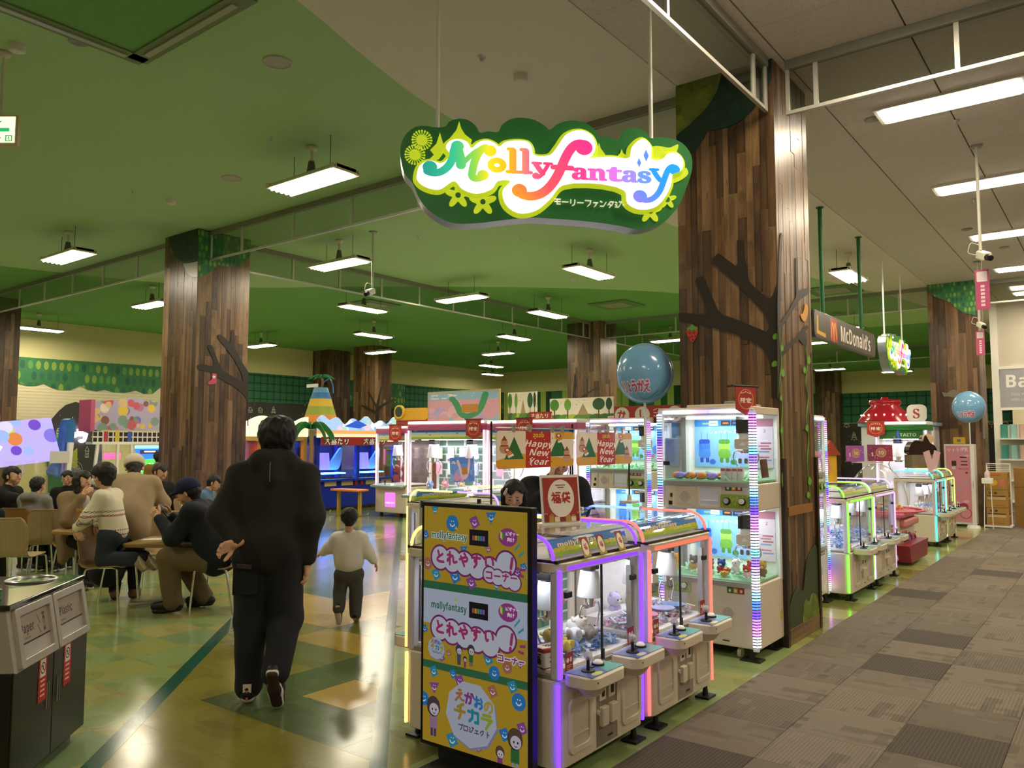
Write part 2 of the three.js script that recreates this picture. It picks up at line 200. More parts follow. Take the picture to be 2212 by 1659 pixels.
for (const [x, z, turn, w] of [[-6.68, -5.22, 0], [-12.3, -5.2, 0], [-15.3, -8.1, 0], [-9.5, -7.98, 0], [-12.3, -11.0, 1], [-9.95, -11.35, 0, 1], [-6.75, -10.85, 1], [-9.7, -13.9, 1], [-15.2, -13.95, 1], [-12.6, -16.5, 1], [-17.9, -16.7, 0], [-15.3, -19.2, 0], [-18.0, -22.2, 1], [-20.2, -25.0, 1], [-20.8, -8.2, 1], [-19.4, -13.5, 0], [-17.8, -10.9, 0],
  [-6.8, -16.6, 0], [-9.6, -19.5, 0], [-6.8, -22.4, 0], [-8.6, -25.2, 0], [-8.7, -31.0, 0], [-6.9, -33.5, 0], [-10.2, -30.2, 0], [-5.4, -20.0, 0], [-9.6, -2.4, 0], [-15.3, -2.4, 0], [-6.7, 0.5, 0], [-12.4, 0.5, 0], [-18.2, -5.2, 0]]) { const own = NAMED[`${x},${z}`]; pendant(own ?? PL, x, z, turn ? Math.PI / 2 : 0, G1, w); }
pendant('pendant lamp on the white ceiling strip behind the green-rod sign', -3.5, -13.7, Math.PI / 2);
function troffer(x, z) {
  const t = thing('recessed_lamp', 'long recessed ceiling lamp with three tubes over the carpeted walkway', 'ceiling lamp', [x, CEIL, z], 0, 'recessed lamps over the walkway'), L = 1.16, W = 0.36;
  put(t, 'frame', join([mv(bx(L + 0.06, 0.024, 0.03), 0, -0.006, W / 2 + 0.014), mv(bx(L + 0.06, 0.024, 0.03), 0, -0.006, -W / 2 - 0.014), mv(bx(0.03, 0.024, W), L / 2 + 0.014, -0.006, 0), mv(bx(0.03, 0.024, W), -L / 2 - 0.014, -0.006, 0)]), WHITE);
  put(t, 'reflector', bx(L, 0.01, W), mat(0xf4f0e2, 0.5), [0, -0.002, 0]);
  for (let k = 0; k < 4; k++) put(t, 'tube', mv(cyl(0.017, 0.017, L - 0.06, 10), 0, 0, 0, 0, 0, Math.PI / 2), TUBE, [0, -0.026, (k - 1.5) * 0.08]);
  rect(t, 0xffedcf, LAMP, L - 0.06, W - 0.04, [0, -0.048, 0], [-Math.PI / 2, 0, 0]);
}
for (const x of [-1.14, 2.9]) for (let k = -1; k < 6; k++) { if (x > 0 && k > 3) continue; troffer(x, -8.05 - k * 2.87 + (x > 0 ? 1.2 : 0)); }
troffer(-1.14, 0.56); troffer(2.9, 3);
// ---------- pixel rays, for outlines traced from the photograph onto real surfaces ----------
const CF = 1719.4;
function ray(u, v) { return V((u - 1106) / CF, -(v - 829.5) / CF, -1).applyEuler(camera.rotation); }
const onZ = (u, v, z) => { const d = ray(u, v); return d.multiplyScalar(z / d.z).add(V(0, 1.58, 0)); };
const onX = (u, v, x) => { const d = ray(u, v); return d.multiplyScalar(x / d.x).add(V(0, 1.58, 0)); };
const onPlane = (u, v, P, N) => { const d = ray(u, v), o = V(0, 1.58, 0); return d.multiplyScalar(P.clone().sub(o).dot(N) / d.dot(N)).add(o); };
const zoomed = (list, ox, oy, s) => { const o = []; for (let i = 0; i < list.length; i += 2) o.push([ox + list[i] / s, oy + list[i + 1] / s]); return o; };
// ---------- wooden pillars ----------
const WOODS = ['#684c32', '#5a412b', '#76573b', '#3a291b', '#7f6343', '#4a3525', '#6e5238', '#8a6d4e'].map((c) => new THREE.MeshStandardMaterial({ map: tx(96, 512, (g) => { g.fillStyle = c; g.fillRect(0, 0, 96, 512); for (let i = 0; i < 90; i++) { g.globalAlpha = rr(0.05, 0.2); g.fillStyle = pick(['#1e1208', '#b08a5c', '#2c1a0c', '#9a7448']); g.fillRect(rnd() * 96, rnd() * 512 - 120, rr(1, 3), rr(60, 400)); } for (let i = 0; i < 4; i++) { g.globalAlpha = 0.35; disc(g, rnd() * 96, rnd() * 512, rr(2, 5), '#1c1007', rr(5, 12)); } for (let i = 0; i < 9; i++) { g.globalAlpha = 0.1; disc(g, rnd() * 96, rnd() * 512, rr(20, 50), pick(['#000', '#c09a68']), rr(40, 120)); } g.globalAlpha = 1; }), roughness: 0.36 }));
const BARK = mat(0x2a2119, 0.5);
function planks(t, face, from, to, top, plane, coarse = 1, bottom = 0) {
  let a = from; const len = [0.55, 0.8, 1.05, 1.35, 1.7], wid = [0.045, 0.06, 0.075, 0.09].map((w) => w * coarse);
  while (a < to - 0.002) {
    let w = pick(wid); if (to - a - w < 0.03) w = to - a; let y = bottom, first = true;
    while (y < top - 0.01) { let l = first ? rr(0.25, 1.2) : pick(len) * (coarse > 1 ? 1.5 : 1); first = false; if (top - y - l < 0.2) l = top - y; const th = pick([0.008, 0.0095, 0.011]), g = new THREE.BoxGeometry(face === 'z' ? w - 0.0015 : th, l - 0.0015, face === 'z' ? th : w - 0.0015); const p = face === 'z' ? [a + w / 2, y + l / 2, plane + th / 2] : [plane + th / 2, y + l / 2, a + w / 2]; put(t, 'plank', g, rnd() < 0.13 ? WOODS[3] : pick(WOODS), p); y += l; }
    a += w;
  }
}
function pillar(label, x0, x1, z0, z1, coarse = 1) { // x0..x1, z0 is the nearer face
  const t = thing('wooden_pillar', label, 'pillar'); t.userData.kind = 'structure';
  put(t, 'core', bx(x1 - x0 - 0.012, CEIL, z0 - z1 - 0.012), WOODS[5], [(x0 + x1) / 2 - 0.006, CEIL / 2, (z0 + z1) / 2 - 0.006]);
  planks(t, 'z', x0, x1 - 0.012, CEIL, z0 - 0.012, coarse); planks(t, 'x', z1, z0 - 0.012, CEIL, x1 - 0.012, coarse);
  put(t, 'corner_trim', bx(0.012, CEIL, 0.012), WOODS[0], [x1 - 0.006, CEIL / 2, z0 - 0.006]);
  return t;
}
// a thin cut-out fixed to the front (z) or side (x) face of a pillar, traced in photo pixels
function cutZ(t, name, px, z, m, th = 0.004, smooth = true, uv) { const p = px.map(([u, v]) => { const q = onZ(u, v, z); return [q.x, q.y]; }); const g = ext(shapeOf(p, smooth), th); if (uv) { g.computeBoundingBox(); const b = g.boundingBox; fitUV(g, b.min.x, b.min.x + uv, b.min.y, b.min.y + uv); } return put(t, name, g, m, [0, 0, z]); }
function cutX(t, name, px, x, m, th = 0.004, smooth = true, uv) { const p = px.map(([u, v]) => { const q = onX(u, v, x); return [-q.z, q.y]; }); const g = ext(shapeOf(p, smooth), th); if (uv) { g.computeBoundingBox(); const b = g.boundingBox; fitUV(g, b.min.x, b.min.x + uv, b.min.y, b.min.y + uv); } g.rotateY(Math.PI / 2); return put(t, name, g, m, [x, 0, 0]); }
const leafDots = print(256, 256, (g) => { g.fillStyle = '#6a7a2a'; g.fillRect(0, 0, 256, 256); for (let i = 0; i < 26; i++) { g.globalAlpha = 0.75; disc(g, rnd() * 256, rnd() * 256, rr(12, 22), pick(['#55682a', '#7d8a2c', '#8b9634', '#4e5f26'])); } g.globalAlpha = 1; }, 0.6);
const leafDark = print(256, 256, (g) => { g.fillStyle = '#17352a'; g.fillRect(0, 0, 256, 256); for (let i = 0; i < 30; i++) { g.globalAlpha = 0.5; disc(g, rnd() * 256, rnd() * 256, rr(10, 20), pick(['#1f4030', '#244a33', '#142c24'])); } g.globalAlpha = 1; }, 0.6);
const leafPrint = print(512, 512, (g) => { g.fillStyle = '#3a7a4a'; g.fillRect(0, 0, 512, 512); for (let r = 0; r < 9; r++) for (let c = 0; c < 13; c++) disc(g, c * 40 + (r & 1) * 20, r * 60 + 20, 13, pick(['#2c6a52', '#4c8a4c', '#8aa84a', '#2f7a4a', '#5c9a4c', '#24604a']), 24); }, 0.65);
const leafDeep = print(256, 256, (g) => { g.fillStyle = '#1c3c26'; g.fillRect(0, 0, 256, 256); for (let r = 0; r < 6; r++) for (let c = 0; c < 9; c++) disc(g, c * 32 + (r & 1) * 16, r * 48 + 16, 10, pick(['#18361f', '#24482a', '#20402a']), 19); }, 0.6);
const P1 = pillar('tree-painted wooden pillar at the walkway edge with a strawberry and vines', -3.0, -2.14, -6.27, -7.11);
cutZ(P1, 'dark_canopy', zoomed([115, 1070, 270, 940, 400, 820, 520, 680, 600, 540, 640, 400, 660, 310, 1180, 180, 1255, 140, 1255, 380, 1215, 470, 1160, 600, 1030, 760, 900, 880, 740, 965, 600, 995, 490, 1005, 450, 1100, 330, 1270, 250, 1240, 118, 1110], 1440, 100, 5.53), -6.267, leafDark, 0.003, false, 0.6);
cutZ(P1, 'light_canopy', zoomed([110, 465, 350, 395, 660, 312, 640, 400, 600, 540, 520, 680, 400, 820, 270, 940, 115, 1070], 1440, 100, 5.53), -6.263, leafDots, 0.003, false, 0.5);
cutZ(P1, 'painted_branch', zoomed([818, 1659, 815, 1450, 800, 1350, 770, 1290, 700, 1235, 600, 1185, 440, 1130, 280, 1090, 100, 1060, 95, 1000, 130, 992, 240, 1005, 300, 1000, 312, 970, 290, 890, 225, 750, 235, 720, 280, 708, 295, 725, 345, 850, 400, 970, 430, 1005, 560, 1050, 700, 1110, 780, 1142, 800, 1115, 795, 1070, 770, 1010, 700, 930, 600, 820, 500, 730, 360, 600, 360, 570, 400, 530, 420, 540, 540, 630, 555, 600, 550, 430, 600, 425, 612, 580, 640, 740, 700, 810, 780, 870, 810, 880, 830, 850, 856, 770, 862, 1200, 866, 1659], 1440, 400, 3.606), -6.267, BARK, 0.003, false);
cutX(P1, 'painted_branch', zoomed([862, 900, 872, 560, 880, 420, 893, 370, 903, 390, 890, 600, 884, 1070, 960, 960, 1008, 870, 1005, 570, 1020, 560, 1025, 820, 1108, 797, 1108, 845, 1040, 890, 980, 980, 900, 1100, 890, 1280, 1000, 1190, 1090, 1090, 1105, 1110, 1060, 1165, 1090, 1210, 1088, 1245, 1060, 1240, 1030, 1200, 960, 1270, 885, 1350, 870, 1659, 862, 1659], 1440, 400, 3.606), -2.138, BARK, 0.003, false);
cutZ(P1, 'strawberry', [[1496, 707], [1504, 705], [1508, 712], [1506, 724], [1501, 735], [1497, 739], [1491, 735], [1486, 726], [1483, 715], [1486, 708]], -6.267, mat(0xc03a2c, 0.5), 0.004);
cutZ(P1, 'strawberry_leaf', [[1484, 709], [1490, 706], [1496, 700], [1502, 706], [1508, 708], [1503, 716], [1499, 711], [1495, 717], [1490, 711], [1487, 716]], -6.263, mat(0x5aa03c, 0.5), 0.003, false);
for (const [u, v] of [[1490, 720], [1499, 719], [1495, 727], [1502, 726], [1490, 729], [1497, 734]]) { const q = onZ(u, v, -6.262); put(P1, 'seed', cyl(0.006, 0.006, 0.003, 8), BLACK, [q.x, q.y, q.z], [Math.PI / 2, 0, 0]); }
cutX(P1, 'painted_bird', [[1739, 656], [1744, 660], [1745, 670], [1743, 685], [1738, 694], [1732, 690], [1729, 680], [1734, 677], [1737, 668]], -2.137, mat(0xe0a040, 0.5));
const VINE = mat(0x6f9a3e, 0.55);
const vineX = (pts) => tube(pts.map(([u, v]) => { const q = onX(u, v, -2.136); return [q.x, q.y, q.z]; }), 0.006, 60, 5);
put(P1, 'vine', vineX([[1683, 706], [1685, 740], [1688, 790], [1684, 830], [1690, 880], [1688, 930], [1692, 985], [1690, 1040], [1697, 1090]]), VINE);
put(P1, 'vine', vineX([[1741, 748], [1744, 790], [1741, 830], [1746, 860], [1742, 905], [1747, 950], [1744, 1000], [1752, 1090]]), VINE);
const LEAFM = mat(0x6fae38, 0.5);
for (const [u, v, s] of [[1689, 752, 1], [1691, 806, 1.2], [1747, 778, 1.2], [1738, 800, 1], [1689, 930, 1], [1743, 925, 1], [1749, 1040, 1.2], [1746, 1070, 1], [1687, 860, 0.8]]) cutX(P1, 'vine_leaf', [[u, v - 8 * s], [u + 3 * s, v], [u + 1 * s, v + 7 * s], [u - 3 * s, v + 3 * s]], -2.135, LEAFM);
for (const [u, v] of [[1676, 726], [1674, 785]]) cutZ(P1, 'vine_leaf', [[u - 6, v], [u, v - 6], [u + 6, v - 3], [u + 5, v + 5], [u - 5, v + 7]], -6.262, LEAFM);
put(P1, 'painted_bench', bx(0.012, 0.07, 0.6), mat(0x9a6a34, 0.5), [-2.134, 1.03, -6.66]);
cutX(P1, 'painted_bush', [[1706, 1395], [1704, 1330], [1712, 1290], [1722, 1272], [1735, 1275], [1738, 1250], [1742, 1215], [1752, 1190], [1763, 1180], [1768, 1350]], -2.137, print(128, 128, (g) => { g.fillStyle = '#3a4a2a'; g.fillRect(0, 0, 128, 128); for (let i = 0; i < 30; i++) { g.globalAlpha = 0.3; g.fillStyle = pick(['#2a3a20', '#4c5a34']); g.fillRect(rnd() * 128, rnd() * 128, 3, rr(10, 50)); } g.globalAlpha = 1; }), 0.004, true, 0.4);
cutX(P1, 'painted_bush', [[1735, 1350], [1736, 1310], [1741, 1295], [1748, 1300], [1752, 1286], [1760, 1282], [1768, 1300], [1770, 1345]], -2.132, leafDots, 0.003, true, 0.4);
put(P1, 'kick_plate', bx(0.014, 0.12, 0.82), WOODS[4], [-2.132, 0.06, -6.69]);
put(P1, 'corner_guard', bx(0.05, 1.45, 0.05), mat(0x2c1c12, 0.4), [-2.142, 0.725, -6.272]);
put(P1, 'corner_guard', bx(0.04, 1.45, 0.05), mat(0x2c1c12, 0.4), [-2.14, 0.725, -7.1]);
put(P1, 'outlet_plate', bx(0.05, 0.12, 0.012, 0.004), GREYP, [-2.2, 0.86, -6.262]);
const P2 = pillar('tree-painted wooden pillar behind the diners with a pink stocking', -11.53, -10.6, -6.28, -7.15);
{ const Z = -6.277, zz = (l) => zoomed(l, 330, 480, 7.54), X = -10.597, zx = (l) => zoomed(l, 0, 500, 3.95);
  cutZ(P2, 'dark_canopy', zz([250, 245, 520, 165, 735, 103, 735, 600, 640, 660, 550, 670, 460, 640, 380, 560, 310, 440, 270, 330]), Z, leafDeep, 0.003, false, 0.6);
  cutZ(P2, 'hanging_leaf_panel', zz([505, 680, 600, 668, 735, 640, 735, 888, 660, 890, 590, 850, 540, 780]), -6.272, mat(0x9a9a7c, 0.35), 0.012, false);
  cutX(P2, 'leaf_canopy', zz([738, 103, 1000, 170, 1585, 298, 1585, 530, 1540, 600, 1460, 670, 1340, 720, 1200, 725, 1060, 690, 990, 770, 900, 840, 800, 880, 738, 886]), X, leafPrint, 0.003, false, 0.9);
  cutX(P2, 'painted_branch', zx([2110, 1659, 2108, 1450, 2080, 1390, 2020, 1340, 1900, 1270, 1780, 1200, 1685, 1175, 1680, 1140, 1720, 1130, 1820, 1150, 1822, 1110, 1770, 985, 1780, 965, 1808, 970, 1860, 1110, 1900, 1190, 2010, 1250, 2075, 1280, 2060, 1210, 2000, 1100, 1930, 1000, 1855, 910, 1860, 880, 1885, 880, 1965, 950, 1972, 840, 1995, 838, 2000, 990, 2060, 1110, 2118, 1200, 2118, 1659]), X, BARK, 0.003, false);
  cutX(P2, 'pink_stocking', zx([1808, 1210, 1848, 1215, 1845, 1290, 1820, 1303, 1780, 1305, 1770, 1290, 1805, 1262]), -10.593, mat(0xc8506a, 0.6), 0.004, false);
  cutX(P2, 'stocking_star', zx([1824, 1222, 1829, 1234, 1840, 1236, 1832, 1246, 1835, 1257, 1824, 1250, 1813, 1257, 1816, 1246, 1808, 1236, 1819, 1234]), -10.588, WHITE, 0.003, false);
}
const P3 = pillar('wooden pillar deep in the green hall with painted bare twigs', -11.59, -10.57, -17.48, -18.3, 1.8);
{ const z6 = (l) => zoomed(l, 1000, 500, 3.95), z5 = (l) => zoomed(l, 500, 500, 3.95);
  cutX(P3, 'painted_branch', z6([1050, 1455, 1055, 1255, 1068, 1255, 1070, 1370, 1150, 1315, 1152, 1330, 1072, 1385, 1060, 1430, 1062, 1455]), -10.567, BARK, 0.003, false);
  cutZ(P3, 'painted_branch', z6([930, 1470, 950, 1216, 964, 1216, 955, 1400, 990, 1425, 1045, 1385, 1045, 1400, 990, 1445, 955, 1470]), -17.477, BARK, 0.003, false);
}
const P5 = pillar('wooden pillar behind the volcano game with painted bare twigs', -20.0, -19.07, -17.48, -18.3, 1.8);
cutZ(P5, 'painted_branch', zoomed([1230, 1659, 1225, 1560, 1110, 1490, 1112, 1478, 1230, 1530, 1225, 1490, 1160, 1370, 1172, 1365, 1235, 1475, 1275, 1320, 1285, 1322, 1258, 1490, 1345, 1440, 1350, 1362, 1360, 1362, 1358, 1430, 1410, 1428, 1410, 1440, 1300, 1490, 1260, 1530, 1258, 1659], 500, 500, 3.95), -17.476, BARK, 0.003, false);
pillar('wooden half pillar against the cream wall with the plaid mural', -22.0, -21.1, -17.4, -18.3, 1.8);
pillar('wooden pillar beside the red ball game at the cream wall', -20.6, -19.07, -6.28, -7.15, 1.6);
const P7 = pillar('wooden pillar behind the pink change machine with a paper bat', -3.0, -2.14, -17.48, -18.3, 1.6);
cutZ(P7, 'leaf_canopy', zoomed([985, 735, 1385, 692, 1388, 985, 1300, 970, 1220, 920, 1180, 880, 1050, 830, 1000, 770], 1740, 420, 3.771), -17.476, leafPrint, 0.003, false, 0.9);
put(P7, 'bumper_strip', bx(0.02, 0.5, 0.02), GREYP, [-2.13, 1.9, -17.6]);
pillar('wooden half pillar against the farthest wall', -10.9, -9.9, -36.5, -37, 1.8);
{ const B = thing('paper_bat', 'grey paper bat cut-out on the pillar above the change machine', 'decoration', [0, 0, -17.474]); const p = zoomed([1110, 1605, 1150, 1620, 1185, 1600, 1200, 1590, 1220, 1590, 1235, 1605, 1270, 1615, 1305, 1600, 1290, 1650, 1250, 1645, 1205, 1655, 1160, 1645, 1130, 1650], 1740, 420, 3.771).map(([u, v]) => { const q = onZ(u, v, -17.474); return [q.x, q.y]; }); put(B, 'wings', ext(shapeOf(p), 0.006), mat(0x7d7468, 0.7)); }
// ---------- hanging main sign ----------
const SIGNP = V(-2.978, 3.363, -4.2495), SIGNN = V(Math.SQRT1_2, 0, Math.SQRT1_2), SIGND = V(Math.SQRT1_2, 0, -Math.SQRT1_2);
const signXY = (u, v) => { const q = onPlane(u, v, SIGNP, SIGNN).sub(SIGNP); return [q.dot(SIGND), q.y]; };
const z2 = (l) => zoomed(l, 740, 0, 2.989).map(([u, v]) => signXY(u, v));
const SIGN = thing('hanging_shop_sign', 'green cloud-shaped lit sign with rainbow lettering hung over the entrance', 'sign', SIGNP.toArray(), Math.PI / 4);
const sGreen = mat(0x2f8a45, 0.4), sLime = mat(0xb2c21e, 0.4, { emissive: 0xb0c020, emissiveIntensity: 0.35 });
const backShape = shapeOf(z2([372, 985, 378, 930, 410, 865, 470, 820, 530, 812, 600, 822, 665, 815, 690, 785, 760, 765, 820, 780, 865, 820, 885, 855, 940, 848, 1005, 850, 1030, 805, 1090, 768, 1160, 760, 1240, 775, 1310, 815, 1335, 838, 1390, 800, 1480, 778, 1560, 790, 1620, 830, 1660, 880, 1720, 885, 1780, 900, 1800, 860, 1850, 828, 1910, 828, 1960, 855, 1985, 890, 2050, 885, 2120, 895, 2195, 925, 2250, 1000, 2257, 1085, 2235, 1170, 2170, 1330, 2130, 1380, 2080, 1430, 2000, 1465, 1900, 1478, 1780, 1455, 1600, 1430, 1370, 1412, 1200, 1405, 1000, 1425, 870, 1440, 720, 1440, 620, 1400, 540, 1340, 490, 1270, 450, 1180, 400, 1120, 380, 1050]), true);
put(SIGN, 'cabinet', ext(backShape, 0.14), mat(0x9aa2a4, 0.35, { metalness: 0.6 }), [0, 0, -0.145]);
put(SIGN, 'face_plate', ext(backShape, 0.006), sGreen, [0, 0, -0.005]);
const whiteShape = shapeOf(z2([480, 1130, 500, 1080, 560, 1050, 640, 1065, 690, 1010, 665, 960, 690, 925, 740, 912, 800, 930, 830, 970, 870, 935, 930, 920, 980, 940, 1005, 960, 1050, 930, 1190, 930, 1215, 965, 1225, 1010, 1330, 1015, 1380, 960, 1440, 880, 1530, 855, 1600, 890, 1625, 960, 1600, 1020, 1580, 1030, 1720, 1025, 1840, 1030, 1860, 960, 1930, 910, 1980, 960, 1985, 1040, 2050, 1040, 2090, 1005, 2150, 1005, 2185, 1050, 2175, 1110, 2120, 1140, 2110, 1200, 2060, 1300, 2000, 1350, 1900, 1360, 1830, 1320, 1810, 1240, 1420, 1205, 1330, 1300, 1240, 1370, 1130, 1385, 1050, 1330, 1030, 1240, 1080, 1180, 1000, 1180, 960, 1230, 860, 1260, 770, 1230, 720, 1180, 620, 1235, 520, 1210, 480, 1170]), true);
put(SIGN, 'lime_border', ext(whiteShape, 0.008, 0.024), sLime, [0, 0, 0.0]);
const signArt = lit(1800, 620, (g, W, H) => {
  g.fillStyle = '#fff'; g.fillRect(0, 0, W, H); g.translate(-440, -820); g.lineCap = 'round'; g.lineJoin = 'round';
  const gr = g.createLinearGradient(510, 0, 2180, 0); [[0, '#1a8a78'], [0.11, '#2fae86'], [0.19, '#7cc24a'], [0.25, '#e6d21e'], [0.33, '#f7a81e'], [0.4, '#ee6a7c'], [0.47, '#ea3a6a'], [0.58, '#ee3f86'], [0.66, '#e46ac0'], [0.74, '#b07ae0'], [0.83, '#6f8fe0'], [0.92, '#1f8fe0'], [1, '#1a9ae6']].forEach(([a, c]) => gr.addColorStop(a, c));
  const gd = g.createLinearGradient(1080, 1330, 1560, 860); gd.addColorStop(0, '#f79a1e'); gd.addColorStop(0.35, '#f2505a'); gd.addColorStop(1, '#ea2f80');
  const gy = g.createLinearGradient(1870, 1310, 2160, 1030); gy.addColorStop(0, '#8a7ae0'); gy.addColorStop(0.5, '#2f8fe0'); gy.addColorStop(1, '#1a9ae6');
  const sw = (paint, w, ...c) => { g.strokeStyle = paint; g.lineWidth = w; g.beginPath(); g.moveTo(c[0], c[1]); for (let i = 2; i < c.length; i += 6) g.bezierCurveTo(c[i], c[i + 1], c[i + 2], c[i + 3], c[i + 4], c[i + 5]); g.stroke(); };
  // M
  disc(g, 560, 1120, 45, gr); sw(gr, 52, 545, 1150, 620, 1190, 690, 1110, 700, 1040, 705, 1000, 712, 975, 722, 958); disc(g, 730, 960, 40, gr); sw(gr, 62, 725, 965, 740, 1000, 752, 1060, 752, 1095); sw(gr, 34, 752, 1095, 800, 1040, 840, 980, 900, 962); disc(g, 935, 982, 40, gr); sw(gr, 50, 905, 960, 850, 980, 830, 1090, 822, 1150, 815, 1190, 850, 1200, 890, 1170); disc(g, 890, 1160, 36, gr);
  // olly
  g.strokeStyle = gr; g.lineWidth = 42; g.beginPath(); g.ellipse(978, 1084, 39, 34, 0, 0, 7); g.stroke(); g.lineWidth = 30;
  for (const x of [1078, 1160]) { sw(gr, 46, x, 975, x, 1020, x, 1060, x, 1120); sw(gr, 24, x - 28, 962, x - 20, 962, x - 10, 962, x + 2, 962); sw(gr, 24, x - 34, 1128, x - 10, 1128, x + 10, 1128, x + 34, 1128); }
  sw(gr, 36, 1225, 1065, 1240, 1090, 1255, 1115, 1268, 1130); sw(gr, 26, 1305, 1062, 1285, 1100, 1262, 1150, 1240, 1160); disc(g, 1225, 1150, 24, gr); sw(gr, 20, 1205, 1056, 1220, 1056, 1235, 1056, 1255, 1056); sw(gr, 20, 1280, 1056, 1295, 1056, 1310, 1056, 1325, 1056);
  // f
  disc(g, 1535, 925, 56, gd); sw(gd, 62, 1530, 900, 1470, 880, 1430, 960, 1395, 1060, 1350, 1190, 1280, 1310, 1170, 1300); disc(g, 1120, 1262, 48, gd); sw(gd, 40, 1120, 1290, 1140, 1315, 1200, 1315, 1240, 1280); sw(gd, 36, 1335, 1080, 1375, 1078, 1410, 1080, 1455, 1082);
  // antas
  const baseY = 1160; g.font = 'bold 150px serif'; g.textBaseline = 'alphabetic'; g.fillStyle = gr; g.strokeStyle = gr; g.lineWidth = 9; let x = 1452; for (const [ch, w, col] of [['a', 100, '#ee3f86'], ['n', 116, '#ea58b0'], ['t', 92, '#d070d4'], ['a', 100, '#9a84e2'], ['s', 84, '#6a90e2']]) { g.save(); g.fillStyle = g.strokeStyle = col; g.translate(x, baseY + (x - 1452) * 0.012); g.scale((w + 12) / g.measureText(ch).width * 0.98, 1); g.strokeText(ch, 0, 0); g.fillText(ch, 0, 0); g.restore(); x += w + 6; }
  // y
  sw(gy, 36, 1990, 1070, 2005, 1100, 2022, 1130, 2035, 1140); sw(gy, 20, 1970, 1064, 1985, 1064, 2000, 1064, 2020, 1064); disc(g, 2130, 1058, 38, gy); sw(gy, 40, 2120, 1036, 2085, 1040, 2070, 1110, 2050, 1170, 2030, 1240, 1990, 1300, 1930, 1296); disc(g, 1900, 1268, 46, gy);
  for (const [cx, cy, s] of [[1943, 962, 46], [1896, 1018, 36]]) poly(g, [[cx, cy - s], [cx + s * 0.38, cy], [cx, cy + s], [cx - s * 0.38, cy]], '#5a86e0');
}, 0.8);
{ const a = z2([440, 820])[0], b = z2([2240, 1440])[0]; put(SIGN, 'lit_letter_panel', fitUV(ext(whiteShape, 0.012), a[0], b[0], b[1], a[1]), signArt, [0, 0, 0.03]); }
const limeCut = (name, l, smooth) => put(SIGN, name, ext(shapeOf(z2(l), smooth), 0.006), sLime, [0, 0, 0.002]);
limeCut('lime_tree', [752, 785, 765, 830, 790, 870, 835, 905, 830, 922, 800, 915, 760, 915, 700, 910, 670, 915, 700, 885, 735, 840]);
limeCut('lime_tree', [628, 858, 640, 900, 655, 945, 650, 990, 620, 1030, 570, 1040, 555, 1035, 590, 1000, 565, 970, 605, 930]);
limeCut('lime_tree', [1655, 925, 1665, 960, 1695, 1000, 1680, 1015, 1640, 1008, 1600, 1015, 1640, 975]);
limeCut('lime_tree', [1800, 965, 1810, 990, 1830, 1005, 1800, 1020, 1770, 1012, 1792, 990]);
limeCut('lime_hill', [1985, 960, 2020, 945, 2060, 948, 2110, 955, 2165, 935, 2150, 990, 2120, 1005, 2080, 1000, 2040, 1035, 1990, 1030], true);
limeCut('lime_hill', [2190, 1100, 2215, 1085, 2230, 1120, 2190, 1160, 2130, 1180, 2120, 1150], true);
const flower = (x, y, s) => { const pts = []; for (let i = 0; i < 60; i++) { const a = i / 60 * Math.PI * 2, r = s * (0.72 + 0.28 * Math.cos(a * 5)); pts.push(x + r * Math.sin(a), y - r * Math.cos(a)); } limeCut('lime_flower', pts); const [cx, cy] = z2([x, y])[0]; put(SIGN, 'flower_eye', cyl(0.018, 0.018, 0.004, 14), sGreen, [cx, cy, 0.01], [Math.PI / 2, 0, 0]); };
flower(745, 1262, 88); flower(905, 1305, 92); flower(2095, 1290, 62); flower(1985, 1365, 80);
for (const [x, y, r] of [[512, 905, 34], [467, 1000, 34]]) { const [cx, cy] = z2([x, y])[0]; put(SIGN, 'lime_puff', cyl(0.035, 0.035, 0.006, 20), sLime, [cx, cy, 0.004], [Math.PI / 2, 0, 0]); for (let k = 0; k < 20; k++) { const a = k * Math.PI / 10; put(SIGN, 'puff_spoke', bx(0.028, 0.006, 0.005), sLime, [cx + 0.046 * Math.cos(a), cy + 0.046 * Math.sin(a), 0.004], [0, 0, a]); put(SIGN, 'puff_bead', cyl(0.007, 0.007, 0.005, 8), sLime, [cx + 0.062 * Math.cos(a), cy + 0.062 * Math.sin(a), 0.004], [Math.PI / 2, 0, 0]); } }
function kanaSolid(text, size, lw, depth, step = 1) { const list = []; let x = 0; for (const ch of text) { for (const st of (KANA[ch] ?? '').split(' ')) { const d = st.replace('~', ''); const p = []; for (let i = 0; i < d.length; i += 2) p.push([x + d[i] * size / 10, (9 - d[i + 1]) * size / 10]); for (let i = 1; i < p.length; i++) { const [a, b] = [p[i - 1], p[i]], L = Math.hypot(b[0] - a[0], b[1] - a[1]); list.push(mv(new THREE.BoxGeometry(L + lw * 0.8, lw, depth), (a[0] + b[0]) / 2, (a[1] + b[1]) / 2, 0, 0, 0, Math.atan2(b[1] - a[1], b[0] - a[0]))); } } x += size * step; } return join(list); }
{ const [x, y] = z2([1362, 1322])[0]; put(SIGN, 'small_lettering', kanaSolid('モーリーファンタジー', 0.055, 0.006, 0.012, 0.94), mat(0xe4dcc0, 0.4, { emissive: 0xe4dcc0, emissiveIntensity: 0.25 }), [x, y - 0.002, 0.012], [0, 0, -0.012]); }
for (const [u, v] of [[946, 275], [1414, 300]]) { const [x, y] = signXY(u, v); put(SIGN, 'hanger_rod', cyl(0.014, 0.014, CEIL - SIGNP.y - y + 0.03, 10), WHITE, [x, (CEIL - SIGNP.y + y - 0.03) / 2, -0.075]); }
rect(SIGN, 0xfff6e0, 4, 1.3, 0.25, [0.05, 0, 0.06]).rotation.y = Math.PI;
